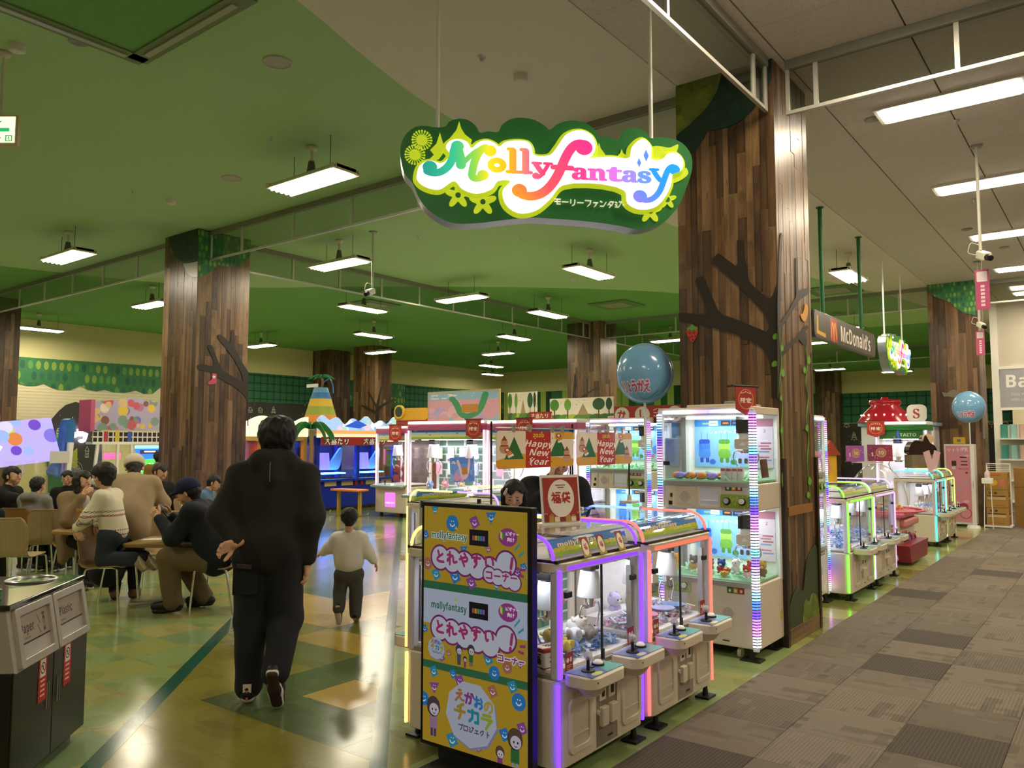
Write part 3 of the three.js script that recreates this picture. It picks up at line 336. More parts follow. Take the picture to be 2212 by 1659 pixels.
// second, smaller sign further along the walkway
const SIGN2 = SIGN.clone(); SIGN2.name = numbered('hanging_shop_sign'); SIGN2.userData = { label: 'smaller hanging green lit sign seen edge-on beside the restaurant direction sign', category: 'sign' }; SIGN2.position.set(-3.1, 3.12, -15.2); SIGN2.rotation.y = Math.PI / 2; SIGN2.scale.setScalar(0.92); scene.add(SIGN2);
SIGN2.children.filter((o) => o.isLight).forEach((o) => SIGN2.remove(o));
SIGN2.children.filter((o) => o.name === 'hanger_rod').forEach((o) => { const L = o.geometry.parameters.height, yb = o.position.y - L / 2, top = (CEIL - 3.12) / 0.92; o.scale.y = (top - yb) / L; o.position.y = (top + yb) / 2; });
// ---------- restaurant direction sign ----------
const MC = thing('direction_sign', 'dark brown hanging direction sign with yellow arrow and white lettering on green rods', 'sign', [-3.09, 0, -11.83], Math.PI / 2);
put(MC, 'panel', ext(rrect(3.15, 0.36, 0.09), 0.05, 0.004), mat(0x3a322a, 0.3), [0, 3.09, -0.027]);
const mcFace = print(1024, 118, (g, W, H) => { g.fillStyle = '#3a322a'; g.fillRect(0, 0, W, H); poly(g, [[40, 18], [58, 18], [58, 88], [160, 92], [160, 112], [30, 104]].map(([x, y]) => [x, y * 0.97]), '#d9a822'); fillR(g, 230, 6, 108, 106, '#b8261c'); g.strokeStyle = '#f0b21e'; g.lineWidth = 11; g.beginPath(); g.moveTo(244, 98); g.bezierCurveTo(252, 20, 274, -8, 284, 88); g.bezierCurveTo(294, -8, 316, 20, 324, 98); g.stroke(); word(g, 'McDonald’s', 655, 62, 104, '#f2efe6', { max: 540 }); }, 0.35);
put(MC, 'print_face', fitUV(ext(rrect(3.12, 0.34, 0.08), 0.004), -1.56, 1.56, -0.17, 0.17), mcFace, [0, 3.09, 0.028]);
for (const x of [1.08, -0.86]) { put(MC, 'green_rod', cyl(0.028, 0.028, CEIL - 3.26, 12), mat(0x0f6b32, 0.4), [-x, (CEIL + 3.26) / 2, 0]); put(MC, 'rod_flange', cyl(0.05, 0.05, 0.012, 16), mat(0x0f6b32, 0.4), [-x, CEIL - 0.006, 0]); }
// ---------- emergency exit sign ----------
const EXIT = thing('exit_sign', 'lit green and cream emergency exit sign hanging from the green ceiling', 'sign', [-6.99, 0, -2.41], 0.65);
put(EXIT, 'ceiling_cup', lathe([[0, 0], [0.05, 0], [0.045, -0.035], [0, -0.05]], 16), CREAM, [0, CEIL, 0]); put(EXIT, 'rod', cyl(0.01, 0.01, 0.5, 8), CREAM, [0, CEIL - 0.27, 0]);
put(EXIT, 'case', bx(0.5, 0.25, 0.05, 0.01), mat(0xcdb98a, 0.5), [-0.1, CEIL - 0.65, 0]);
put(EXIT, 'lit_face', bx(0.47, 0.21, 0.004), lit(256, 128, (g, W, H) => { g.fillStyle = '#f4ecc2'; g.fillRect(0, 0, W, H); poly(g, [[130, 64], [180, 20], [200, 20], [168, 56], [232, 56], [232, 74], [168, 74], [200, 108], [180, 108]], '#1c9a5a'); fillR(g, 216, 92, 30, 30, '#1c9a5a'); fillR(g, 221, 96, 20, 22, '#f4ecc2'); disc(g, 231, 101, 3, '#1c9a5a'); g.strokeStyle = '#1c9a5a'; g.lineWidth = 3; g.beginPath(); g.moveTo(231, 104); g.lineTo(229, 111); g.lineTo(235, 117); g.moveTo(225, 106); g.lineTo(237, 108); g.stroke(); fillR(g, 8, 8, 90, 112, '#1c9a5a', 6); disc(g, 62, 30, 9, '#f4ecc2'); }, 0.9), [-0.1, CEIL - 0.65, 0.027]);
// ---------- soft toys ----------
function plush(name, label, p, turn, s, c, group, o = {}) {
  const t = thing(name, label, 'soft toy', p, turn, group), m = mat(c[0], 0.95), m2 = mat(c[1] ?? c[0], 0.95), dk = mat(0x1a1512, 0.4), e = (n, x, y, z, a, b, d, mm, par = t) => put(par, n, mv(sph(1, 14, 10), 0, 0, 0, 0, 0, 0, [a * s, b * s, d * s]), mm, [x * s, y * s, z * s]);
  e('body', 0, 0.34, 0, 0.3, 0.34, 0.26, m); const h = e('head', 0, 0.86, 0.03, 0.36, 0.33, 0.32, m2);
  e('muzzle', 0, -0.08, 0.26, 0.14, 0.1, 0.1, mat(0xf3e9d6, 0.9), h); for (const k of [-1, 1]) { e('eye', k * 0.13, 0.03, 0.29, 0.035, 0.045, 0.03, dk, h); e('ear', k * 0.24, o.long ? 0.42 : 0.27, 0, o.long ? 0.09 : 0.12, o.long ? 0.3 : 0.13, 0.07, m2, h); e('arm', k * 0.3, 0.42, 0.1, 0.1, 0.2, 0.1, m); e('leg', k * 0.18, 0.1, 0.22, 0.12, 0.11, 0.2, m); }
  if (o.lie) { t.rotation.order = 'YXZ'; t.rotation.x = o.lie; }
  return t;
}
function shreds(n, w, d, colors, y) { const list = colors.map(() => []); for (let i = 0; i < n; i++) { const k = i % colors.length; list[k].push(mv(bx(0.06, 0.0016, 0.016), rr(-w, w), y + rr(0, 0.04), rr(-d, d), rr(-0.6, 0.6), rr(0, 6), rr(-0.6, 0.6))); } return list.map(join); }
const ledGlow = (c, k = 2.2) => glow(c, k * 0.66, c);
const skyHeader = print(512, 128, (g, W, H) => { g.fillStyle = '#2f7fd0'; g.fillRect(0, 0, W, H); g.globalAlpha = 0.8; for (let i = 0; i < 5; i++) disc(g, rnd() * W, 20, 50, '#fff', 12); g.globalAlpha = 1; for (let i = 0; i < 14; i++) disc(g, i * 40, 92 + rr(-8, 8), 30, pick(['#d3d63c', '#c6cf3a', '#b6c72f']), 26); g.fillStyle = '#9cc13a'; g.fillRect(0, 100, W, 28); word(g, 'mollyfantasy', 190, 48, 44, '#f0f4e0', { edge: '#b06a3a', lw: 5 }); for (let i = 0; i < 10; i++) disc(g, rnd() * W, rr(80, 120), 4, pick(['#e05a3a', '#fff', '#6a4a2a'])); }, 0.4);
const shelfPrint = print(128, 64, (g, W, H) => { g.fillStyle = '#54609a'; g.fillRect(0, 0, W, H); poly(g, [[60, 64], [80, 30], [128, 10], [128, 64]], '#3f9a8a'); disc(g, 36, 54, 18, '#c4d23a', 8); g.fillStyle = '#7a88c4'; g.fillRect(0, 0, W, 8); disc(g, 100, 18, 6, '#e8eef8', 4); }, 0.35);
const redCard = print(64, 96, (g, W, H) => { g.fillStyle = '#9c2c26'; g.fillRect(0, 0, W, H); disc(g, 20, 40, 12, '#f0e4d0'); disc(g, 46, 38, 8, '#f0e4d0', 13); g.fillStyle = '#f0e4d0'; for (let i = 0; i < 3; i++) g.fillRect(10, 64 + i * 9, 44 - i * 8, 3); }, 0.5);
const fukuCard = print(128, 192, (g, W, H) => { g.fillStyle = '#8c2420'; g.fillRect(0, 0, W, H); fillR(g, 0, 140, W, 52, '#b89a3a'); disc(g, 64, 96, 54, '#f2ead8', 80); kana(g, '福', 34, 62, 64, '#b0281e', 0.11); }, 0.5);
const warnCard = print(64, 96, (g, W, H) => { g.fillStyle = '#efe7d2'; g.fillRect(0, 0, W, H); g.fillStyle = '#c0602c'; g.fillRect(0, 0, W, 22); g.fillStyle = '#e6c822'; g.fillRect(0, 44, W, 26); poly(g, [[20, 62], [32, 46], [44, 62]], '#222'); poly(g, [[22, 18], [32, 5], [42, 18]], '#222'); g.fillStyle = '#777'; for (let i = 0; i < 3; i++) { g.fillRect(6, 27 + i * 5, 50, 2); g.fillRect(6, 75 + i * 6, 50, 2); } }, 0.5);
const icons4 = print(128, 32, (g, W, H) => { ['#b8432c', '#2f7a3c', '#c8922a', '#b8432c'].forEach((c, i) => { fillR(g, i * 32 + 2, 2, 28, 28, c, 3); disc(g, i * 32 + 16, 16, 8, '#efe6cf', 9); disc(g, i * 32 + 16, 16, 4, c); }); }, 0.5);
const icons3 = print(96, 32, (g) => { ['#2f7a3c', '#c8922a', '#b8432c'].forEach((c, i) => { fillR(g, i * 32 + 2, 2, 28, 28, c, 3); disc(g, i * 32 + 16, 18, 7, '#efe6cf', 8); }); }, 0.5);
function claw(t, x, y, z, s = 1) { const c = new THREE.Group(); c.name = 'claw'; c.position.set(x, y, z); c.scale.setScalar(s); t.add(c); put(c, 'carriage', bx(0.09, 0.05, 0.08, 0.008), BLACK, [0, 0.14, 0]); put(c, 'cup', lathe([[0, 0.11], [0.052, 0.11], [0.075, -0.03], [0.07, -0.035], [0, -0.02]], 16), mat(0xeceff2, 0.4), [0, 0, 0]); put(c, 'hub', join([mv(cyl(0.03, 0.022, 0.06, 12), 0, -0.06, 0), mv(bx(0.08, 0.02, 0.02), 0, -0.085, 0)]), CHROME); for (const k of [-1, 1]) put(c, 'arm', tube([[k * 0.03, -0.085, 0], [k * 0.085, -0.075, 0], [k * 0.105, -0.13, 0], [k * 0.07, -0.2, 0], [k * 0.05, -0.205, 0]], 0.006, 18, 6), CHROME); put(c, 'rail', bx(0.02, 0.02, 0.34), METAL, [0, 0.185, 0]); return c; }
// ---------- low two-player crane game ----------
function crane(label, p, turn, led, o = {}) {
  const W = o.w ?? 0.83, D = o.d ?? 0.5, t = thing('crane_game', label, 'crane game', p, turn, o.group), L = ledGlow(led, o.k ?? 2.4), yb = 0.07, y1 = 0.47, y2 = 0.985, y3 = 1.13, hw = W / 2, hd = D / 2;
  const foot = (w, d, r) => rrect(w, d, r);
  const stand = (shape, h, y, m, name, bev = 0) => { const g = ext(shape, h - 2 * bev, bev, 6); g.rotateX(-Math.PI / 2); return put(t, name, g, m, [0, y + bev, 0]); };
  stand(foot(W - 0.012, D - 0.012, 0.07), y1 - yb, yb, CREAM, 'base_cabinet', 0.006);
  stand(foot(W - 0.03, D - 0.03, 0.06), 0.02, y1, mat(0x8f877a, 0.5), 'glass_sill');
  for (const [x, z] of [[hw - 0.1, hd - 0.08], [-hw + 0.1, hd - 0.08], [-hw + 0.1, -hd + 0.08], [hw - 0.1, -hd + 0.08]]) { put(t, 'levelling_foot', join([mv(bx(0.11, 0.012, 0.09), 0, 0.006, 0), mv(cyl(0.012, 0.02, 0.06, 10), 0, 0.04, 0)]), BLACK, [x, 0, z + (z > 0 ? 0.06 : -0.02)]); put(t, 'caster', mv(cyl(0.035, 0.035, 0.025, 14), 0, 0, 0, 0, 0, Math.PI / 2), mat(0xb8b08a, 0.5), [x * 0.75, 0.036, z * 0.8]); }
  // glass box
  const gy = (y1 + y2) / 2 + 0.01, gh = y2 - y1 - 0.04;
  for (const k of [-1, 1]) { put(t, 'front_pane', bx(hw - 0.06, gh, 0.006), GLASS, [k * (hw / 2 - 0.026), gy, hd - 0.03 + k * 0.006]); put(t, 'side_pane', bx(0.006, gh, D - 0.14), GLASS, [k * (hw - 0.022), gy, 0]); }
  put(t, 'pane_edge', bx(0.008, gh, 0.01), mat(0x1d2a26, 0.3), [0.004, gy, hd - 0.022]); put(t, 'pane_clip', bx(0.016, 0.05, 0.014), BLACK, [0.004, y1 + 0.045, hd - 0.018]);
  put(t, 'back_wall', bx(W - 0.1, gh, 0.012), o.back ?? WHITE, [0, gy, -hd + 0.03]);
  for (const [x, z, f] of [[hw - 0.035, hd - 0.035, 1], [-hw + 0.035, hd - 0.035, 1], [-hw + 0.035, -hd + 0.035], [hw - 0.035, -hd + 0.035]]) put(t, 'corner_post', bx(0.05, y2 - y1, 0.05, 0.014), f ? mat(0xd8d2da, 0.3) : CREAM, [x, (y1 + y2) / 2, z]);
  for (const k of [-1, 1]) { put(t, 'led_strip', bx(0.022, y2 - y1 - 0.02, 0.012), L, [k * (hw - 0.02), (y1 + y2) / 2, hd - 0.006]); put(t, 'led_strip', bx(0.016, y1 - yb - 0.03, 0.012), L, [k * (hw - 0.012), (y1 + yb) / 2, hd - 0.012]); put(t, 'lock_hasp', bx(0.05, 0.028, 0.02, 0.004), BLACK, [k * (hw - 0.1), y2 - 0.13, hd - 0.014]); put(t, 'door_rail', bx(0.018, gh * 0.86, 0.03), METAL, [k * (hw - 0.075), gy - 0.03, hd - 0.05]); }
  // top rim, led line and clear dome
  stand(foot(W, D, 0.07), 0.045, y2 - 0.02, CREAM, 'top_rim', 0.004);
  put(t, 'led_strip', bx(W - 0.14, 0.02, 0.012), o.top ? glow(o.top, 0.8, o.top) : L, [0, y2 - 0.002, hd - 0.002]);
  put(t, 'dome_deck', bx(W - 0.05, 0.006, D - 0.05), mat(0xb9b5ae, 0.35), [0, y2 + 0.03, 0]); put(t, 'dome_gasket', join([mv(bx(W - 0.02, 0.014, 0.014), 0, y2 + 0.03, hd - 0.02), mv(bx(0.014, 0.014, D - 0.04), hw - 0.016, y2 + 0.03, 0), mv(bx(0.014, 0.014, D - 0.04), -hw + 0.016, y2 + 0.03, 0)]), DARK);
  const prof = new THREE.Shape(); prof.moveTo(-hd + 0.01, 0); prof.lineTo(-hd + 0.01, y3 - y2 - 0.035); prof.lineTo(hd - 0.15, y3 - y2 - 0.035); prof.absarc(hd - 0.15, y3 - y2 - 0.035 - 0.11, 0.11, Math.PI / 2, 0, true); prof.lineTo(hd - 0.04, 0);
  const pp = prof.getPoints(8), hood = []; { const pos = [], N = pp.length; for (let i = 1; i < N; i++) { const a = pp[i - 1], b = pp[i]; for (const [x, q] of [[-1, a], [1, a], [1, b], [-1, a], [1, b], [-1, b]]) pos.push(x * (hw - 0.02), q.y, q.x); } const g = new THREE.BufferGeometry(); g.setAttribute('position', new THREE.Float32BufferAttribute(pos, 3)); g.setAttribute('uv', new THREE.Float32BufferAttribute(new Array(pos.length / 3 * 2).fill(0), 2)); g.computeVertexNormals(); put(t, 'clear_dome', g, GLASS, [0, y2 + 0.036, 0]); }
  for (const k of [-1, 1]) { const arch = pp.slice(1).map((q) => [k * (hw - 0.014), y2 + 0.036 + q.y, q.x]); put(t, 'led_arch', tube(arch, 0.009, 40, 6), L); put(t, 'dome_end', ext(prof, 0.004), GLASS, [k * (hw - 0.03), y2 + 0.036, 0], [0, -Math.PI / 2, 0]); }
  put(t, 'header_print', bx(W - 0.09, 0.085, 0.006), skyHeader, [0, y2 + 0.085, hd - 0.09], [-0.32, 0, 0]);
  put(t, 'gantry', join([mv(bx(W - 0.12, 0.02, 0.03), 0, y2 - 0.03, -0.08), mv(bx(W - 0.12, 0.02, 0.03), 0, y2 - 0.03, 0.08)]), METAL);
  put(t, 'light_panel', bx(W - 0.2, 0.012, 0.05), glow(0xf2f4ff, 3), [0, y2 + 0.01, hd - 0.14]); rect(t, 0xeef2ff, o.in ?? 3.6, W - 0.2, 0.14, [0, y2 - 0.06, 0.02], [-Math.PI / 2, 0, 0]);
  claw(t, -hw * 0.42, y2 - 0.21, 0.02, 0.95); claw(t, hw * 0.42, y2 - 0.2, 0.05, 0.95);
  // bed, chute
  put(t, 'prize_bed', bx(W - 0.09, 0.02, D - 0.09), WHITE, [0, y1 + 0.025, 0]); put(t, 'bed_step', bx(W - 0.1, 0.06, 0.1), WHITE, [0, y1 + 0.06, -hd + 0.1]); put(t, 'chute_fence', join([mv(bx(0.2, 0.08, 0.005), -hw * 0.55, y1 + 0.07, hd - 0.17), mv(bx(0.2, 0.08, 0.005), hw * 0.55, y1 + 0.07, hd - 0.17)]), GLASS);
  const sc = o.bed ?? [0xdfe8f6, 0x5f90dc, 0x9cbcec]; shreds(o.n ?? 600, hw - 0.08, hd - 0.1, sc, y1 + 0.04).forEach((g, i) => put(t, 'paper_shred_bed', g, mat(sc[i], 0.6)).userData.kind = 'stuff');
  if (o.plain) return t;
  // front of the cabinet
  const zf = hd - 0.002, xs = o.shelf ?? [-0.235, 0.19], xw = [-0.235, 0.255];
  for (const x of xs) {
    const sh = rrect(0.3, 0.17, 0.05); const a = ext(sh, 0.045, 0.006, 6); a.rotateX(-Math.PI / 2); const st = put(t, 'control_shelf', a, CREAM, [x, y1 - 0.012, zf + 0.085]);
    const lo = mv(cyl(0.16, 0.07, 0.07, 18), 0, -0.03, -0.01, 0, 0, 0, [0.86, 1, 0.5]); put(st, 'shelf_bracket', lo, CREAM); put(st, 'shelf_print', bx(0.285, 0.003, 0.15), shelfPrint, [0, 0.053, 0]);
    put(st, 'dust_disc', cyl(0.032, 0.034, 0.006, 18), BLACK, [-0.06, 0.057, 0.0]); put(st, 'joystick', cyl(0.007, 0.009, 0.06, 10), BLACK, [-0.06, 0.088, 0]); put(st, 'joystick_ball', sph(0.021, 14, 10), new THREE.MeshPhysicalMaterial({ color: 0xe8e8ea, roughness: 0.08, transmission: 0.6, thickness: 0, ior: 1.4 }), [-0.06, 0.125, 0]);
    put(st, 'button_ring', cyl(0.03, 0.032, 0.01, 18), BLACK, [0.06, 0.058, -0.02]); put(st, 'button', lathe([[0, 0.018], [0.014, 0.016], [0.024, 0.006], [0.024, 0]], 18), WHITE, [0.06, 0.062, -0.02]); put(st, 'counter', bx(0.03, 0.006, 0.02), BLACK, [0.005, 0.056, -0.02]); put(st, 'screw', sph(0.006, 8, 6), DARK, [-0.115, 0.028, 0.085]);
  }
  for (const x of xw) { const ring = rrect(0.2, 0.25, 0.035); ring.holes.push(rrect(0.155, 0.2, 0.028)); put(t, 'prize_door_frame', ext(ring, 0.012, 0.003, 6), CREAM, [x, 0.245, zf - 0.004]); put(t, 'prize_recess', ext(rrect(0.158, 0.203, 0.028), 0.004), mat(0xf4faff, 0.6), [x, 0.245, zf - 0.003]); put(t, 'prize_flap', ext(rrect(0.15, 0.195, 0.026), 0.003), GLASS, [x, 0.245, zf + 0.007]); put(t, 'recess_ledge', bx(0.14, 0.004, 0.008), mat(0xdcdcd8, 0.5), [x, 0.2, zf + 0.004]); put(t, 'warning_sticker', bx(0.03, 0.02, 0.002), mat(0xd8c02a, 0.5), [x - 0.05, 0.39, zf + 0.002]); put(t, 'sticker_text', bx(0.06, 0.016, 0.002), mat(0xc9bfae, 0.6), [x, 0.392, zf + 0.002]); }
  const xc = 0.01; put(t, 'service_door', bx(0.2, 0.36, 0.004), mat(0xe4dac8, 0.4), [xc, 0.265, zf]); for (const k of [-1, 1]) { put(t, 'door_seam', bx(0.002, 0.36, 0.005), mat(0x8c8474, 0.6), [xc + k * 0.101, 0.265, zf]); put(t, 'coin_plate', bx(0.06, 0.13, 0.008, 0.002), mat(0xebe2c8, 0.4), [xc + k * 0.045, 0.365, zf + 0.004]); put(t, 'coin_return', bx(0.022, 0.042, 0.004), BLACK, [xc + k * 0.045, 0.34, zf + 0.009]); put(t, 'coin_knob', bx(0.012, 0.016, 0.014), mat(0xd6d27a, 0.4), [xc + k * 0.045, 0.41, zf + 0.012]); put(t, 'cash_cover', bx(0.06, 0.095, 0.028, 0.008), CREAM, [xc + k * 0.042, 0.225, zf + 0.012]); }
  put(t, 'door_lock', cyl(0.012, 0.012, 0.016, 14), CHROME, [xc - 0.087, 0.25, zf + 0.008], [Math.PI / 2, 0, 0]); put(t, 'maker_plate', bx(0.045, 0.008, 0.003), DARK, [xc + 0.03, 0.115, zf + 0.003]);
  put(t, 'icon_strip', bx(0.17, 0.045, 0.003), icons4, [xc - 0.005, 0.445, zf + 0.002]);
  put(t, 'red_notice', bx(0.065, 0.09, 0.002), redCard, [-hw + 0.115, y1 + 0.07, hd - 0.02]); put(t, 'red_notice', bx(0.065, 0.09, 0.002), redCard, [hw - 0.12, y1 + 0.08, hd - 0.02]);
  for (const k of [-1, 1]) put(t, 'warning_label', bx(0.002, 0.1, 0.07), warnCard, [k * (hw + 0.001), 0.17, -hd * 0.1]);
  return t;
}
const brick = print(256, 256, (g) => { g.fillStyle = '#d9ddd2'; g.fillRect(0, 0, 256, 256); for (let r = 0; r < 8; r++) for (let c = 0; c < 5; c++) fillR(g, c * 64 - (r & 1) * 32 + 3, r * 32 + 3, 58, 26, pick(['#5f8a74', '#6b947e', '#557f6c'])); }, 0.7);
const CR1 = crane('white crane game with violet lights behind the yellow poster stand', [-2.37, 0, -3.53], Math.PI / 2, 0x5a2cff, { back: brick });
const CR2 = crane('white crane game with pale pink lights next to the two-level tower game', [-2.37, 0, -4.43], Math.PI / 2, 0xff7a6a, { k: 0.75, w: 0.86, bed: [0xe8eef6, 0xf0b8cc, 0xf4f4f4, 0x9ab8e8] });
crane('white crane game with amber lights backing onto the violet one', [-2.88, 0, -3.53], -Math.PI / 2, 0xffc070, { k: 1.2, back: brick });
crane('white crane game with blue lights backing onto the pale pink one', [-2.88, 0, -4.43], -Math.PI / 2, 0x7a9aff, { k: 1.4, w: 0.86 });
crane('white crane game with yellow lights facing the tiled path', [-5.13, 0, -5.82], -Math.PI / 2, 0xe6e070, { k: 1.5, d: 0.58 });
crane('white crane game with lilac lights backing onto the yellow one', [-4.53, 0, -5.82], Math.PI / 2, 0x9a7aff, { k: 1.6, d: 0.52 });
crane('white crane game with green lights behind the tree pillar at the walkway', [-2.58, 0, -8.9], Math.PI / 2, 0x70ff3a, { k: 1.6, w: 1.02, d: 0.72 });
crane('white crane game with lilac lights next to the green-lit one', [-2.58, 0, -9.95], Math.PI / 2, 0xb48aff, { k: 1.6, w: 1.02, d: 0.72 });
crane('white crane game with turquoise lights near the pink change machine', [-2.6, 0, -13.95], Math.PI / 2, 0x3ae0ea, { k: 1.7, d: 0.6, bed: [0xf2d0dc, 0xe8e090, 0xf4f4f4] });
crane('white crane game with lime lights next to the turquoise one', [-2.6, 0, -14.8], Math.PI / 2, 0xc6ea50, { k: 1.6, d: 0.6 });
crane('white crane game with yellow lights, second along the tiled path', [-5.13, 0, -6.72], -Math.PI / 2, 0xe6e070, { k: 1.5, d: 0.58 });
{ // cards on the violet machine's dome
  for (const [k, z] of [[0, -3.36], [1, -3.51], [2, -3.7]]) single('lucky_bag_card', 'small red lucky bag card on the curved dome of the violet crane game', 'card', bx(0.003, 0.1, 0.065), fukuCard, [-2.128, 1.065, z], [0, Math.PI, 0.35], 'lucky bag cards on the dome').rotation.set(0, 0, 0.35);
  const c = thing('lucky_bag_sign', 'red and white lucky bag sign standing on the violet crane game', 'sign', [-2.47, 1.13, -3.66], 1.15); put(c, 'acrylic_board', bx(0.25, 0.27, 0.006), mat(0xf2efe8, 0.25), [0, 0.135, -0.01], [-0.12, 0, 0]);
  put(c, 'print_face', bx(0.225, 0.24, 0.003), print(256, 272, (g, W, H) => { g.fillStyle = '#a8382a'; g.fillRect(0, 0, W, H); speckle(g, W, H, 60, ['#e8c86a', '#fff'], 0.6, 5); for (let i = 0; i < 7; i++) { const x = i * 40 - 6, y = 226 + (i % 3) * 8; fillR(g, x, y, 36, 48, ['#8c2a22', '#c09a2e', '#efe2cc'][i % 3]); g.strokeStyle = '#e8d8b8'; g.lineWidth = 3; g.beginPath(); g.arc(x + 18, y, 9, Math.PI, 0); g.stroke(); } disc(g, 128, 128, 96, '#f4eee2', 116); kana(g, '福袋', 54, 86, 76, '#b5281e', 0.13); g.fillStyle = '#8a5a4a'; g.fillRect(92, 44, 72, 6); g.fillRect(104, 58, 48, 6); }), [0, 0.135, -0.004], [-0.12, 0, 0]); put(c, 'foot', bx(0.12, 0.008, 0.1), GLASS, [0, 0.004, -0.03]);
}
const G2 = 'soft toys in the violet crane game';
[['panda_plush', 'white and grey plush toy lying on blue shreds in the violet crane game', -2.3, -3.52, 0.14, [0xe8e8e8, 0xf4f4f4], 0.5, -1.2], ['bear_plush', 'brown and yellow plush toy lying beside the white one in the violet crane game', -2.28, -3.42, 0.12, [0x8a6a48, 0xd8c070], 1.6, -1.3], ['yellow_plush', 'yellow plush hanging at the back glass of the violet crane game', -2.53, -3.28, 0.13, [0xd8cc6a, 0xe6da80], 1.4, 0], ['teal_plush', 'teal and white plush sitting high at the back of the violet crane game', -2.55, -3.22, 0.12, [0x7ac4c0, 0xf0f0ee], 1.5, 0], ['tan_plush', 'tan plush bear with pale belly in the violet crane game', -2.52, -3.14, 0.13, [0xc9a878, 0xe0c498], 1.4, 0], ['cream_plush', 'cream plush bear behind the poster stand in the violet crane game', -2.4, -3.2, 0.13, [0xe8d8b0, 0xf0e4c8], 1.0, 0]].forEach(([n, l, x, z, s, c, turn, lie], i) => plush(n, l, [x, i < 2 ? 0.56 : i === 2 ? 0.62 : i === 3 ? 0.8 : 0.51, z], turn, s, c, G2, { lie }));
[['grey_cat_plush', 'grey and white plush toy half buried in the shreds of the violet crane game', -2.25, -3.62, 0.12, [0x9a948c, 0xe8e4de], 1.5, -0.9], ['small_yellow_plush', 'small yellow plush toy at the front glass of the violet crane game', -2.22, -3.36, 0.1, [0xe0d060, 0xe8dc8a], 1.2, -1.3], ['lilac_plush', 'lilac plush toy sitting at the back of the pale pink crane game', -2.52, -4.3, 0.13, [0xb8a8e0, 0xd8d0f0], 1.5, 0], ['white_rabbit_plush', 'white plush toy with long ears at the back of the pale pink crane game', -2.52, -4.52, 0.13, [0xf0f0f0, 0xf6f4f2], 1.5, 0]].forEach(([n, l, x, z, sc, c, turn, lie], k) => plush(n, l, [x, k < 2 ? 0.56 : 0.51, z], turn, sc, c, k < 2 ? G2 : 'soft toys in the pale pink crane game', { lie, long: k === 3 }));
single('fortune_box', 'small white and red gift box with black lucky character behind the poster stand', 'box', bx(0.12, 0.1, 0.1, 0.008), print(128, 128, (g) => { g.fillStyle = '#f2ecdc'; g.fillRect(0, 0, 128, 128); g.fillStyle = '#b83a2c'; g.fillRect(0, 0, 128, 26); g.fillRect(0, 116, 128, 12); kana(g, '福', 34, 34, 70, '#1a1512', 0.12); }), [-2.26, 0.55, -3.22], [0, 1.3, 0]);
single('red_picture_board', 'red board with a green snowman print in the violet crane game', 'board', bx(0.008, 0.2, 0.2), print(128, 128, (g) => { g.fillStyle = '#b8686a'; g.fillRect(0, 0, 128, 128); poly(g, [[40, 60], [60, 20], [80, 60]], '#5aa05a'); disc(g, 60, 72, 20, '#f2ece0'); fillR(g, 56, 86, 26, 36, '#a83a34', 8); }), [-2.55, 0.74, -3.68], [0.35, 0, 0]);
const toyDisc = lathe([[0, 0.012], [0.03, 0.016], [0.07, 0.008], [0.075, 0], [0, 0]], 20);
[[0xe88ab0, -4.3, 'pink'], [0xb8b8e8, -4.52, 'lilac'], [0x7aa8e0, -4.66, 'blue']].forEach(([c, z, w]) => single('round_toy_pouch', w + ' round toy pouch on the bed of the pale pink crane game', 'pouch', toyDisc, mat(c, 0.5), [-2.3, 0.56, z]));
// poster boards on poles: new year banners
const nyPrint = print(768, 384, (g, W, H) => {
  g.fillStyle = '#e8dcc4'; g.fillRect(0, 0, W, H); poly(g, [[0, 300], [200, 230], [520, 270], [768, 300], [768, 384], [0, 384]], '#d9a42a'); for (const [x, y, s] of [[160, 60, 1], [600, 40, 1.1]]) poly(g, [[x, y], [x + 90 * s, y + 230], [x - 90 * s, y + 230]], '#2f6b3a'); fillR(g, 560, 0, 208, 80, '#d9a42a');
  for (const [x, y] of [[70, 120], [690, 230]]) { disc(g, x, y + 60, 44, '#c49a74', 52); disc(g, x, y, 32, '#c49a74'); fillR(g, x - 34, y + 26, 68, 14, '#a8322a', 5); poly(g, [[x - 26, y - 20], [x, y - 70], [x + 26, y - 20]], '#8a4a2c'); }
  for (const [x, y, r] of [[110, 220, -0.5], [610, 70, -0.3]]) { g.save(); g.translate(x, y); g.rotate(r); fillR(g, -26, -50, 52, 100, '#a83a2c', 20); fillR(g, -28, 26, 56, 24, '#f0e6d2', 6); g.fillStyle = '#e0b04a'; g.fillRect(-26, -6, 52, 9); g.fillRect(-26, 10, 52, 9); disc(g, 0, -28, 14, '#f0e6d2'); g.restore(); }
  fillR(g, 268, 0, 250, H, '#b5302a'); word(g, '2020', 392, 46, 52, '#e6c23a', { edge: '#8c5a1c', lw: 6 }); g.save(); g.translate(392, 150); g.rotate(0.06); word(g, 'Happy', 0, -14, 92, '#f4eee0', { style: 'italic bold' }); word(g, 'New', 6, 78, 92, '#f4eee0', { style: 'italic bold' }); word(g, 'Year', 6, 172, 92, '#f4eee0', { style: 'italic bold' }); g.restore(); for (let i = 0; i < 26; i++) disc(g, rr(260, 540), rnd() * H, rr(3, 7), pick(['#e6c23a', '#f4eee0', '#8c201c']));
}, 0.18);
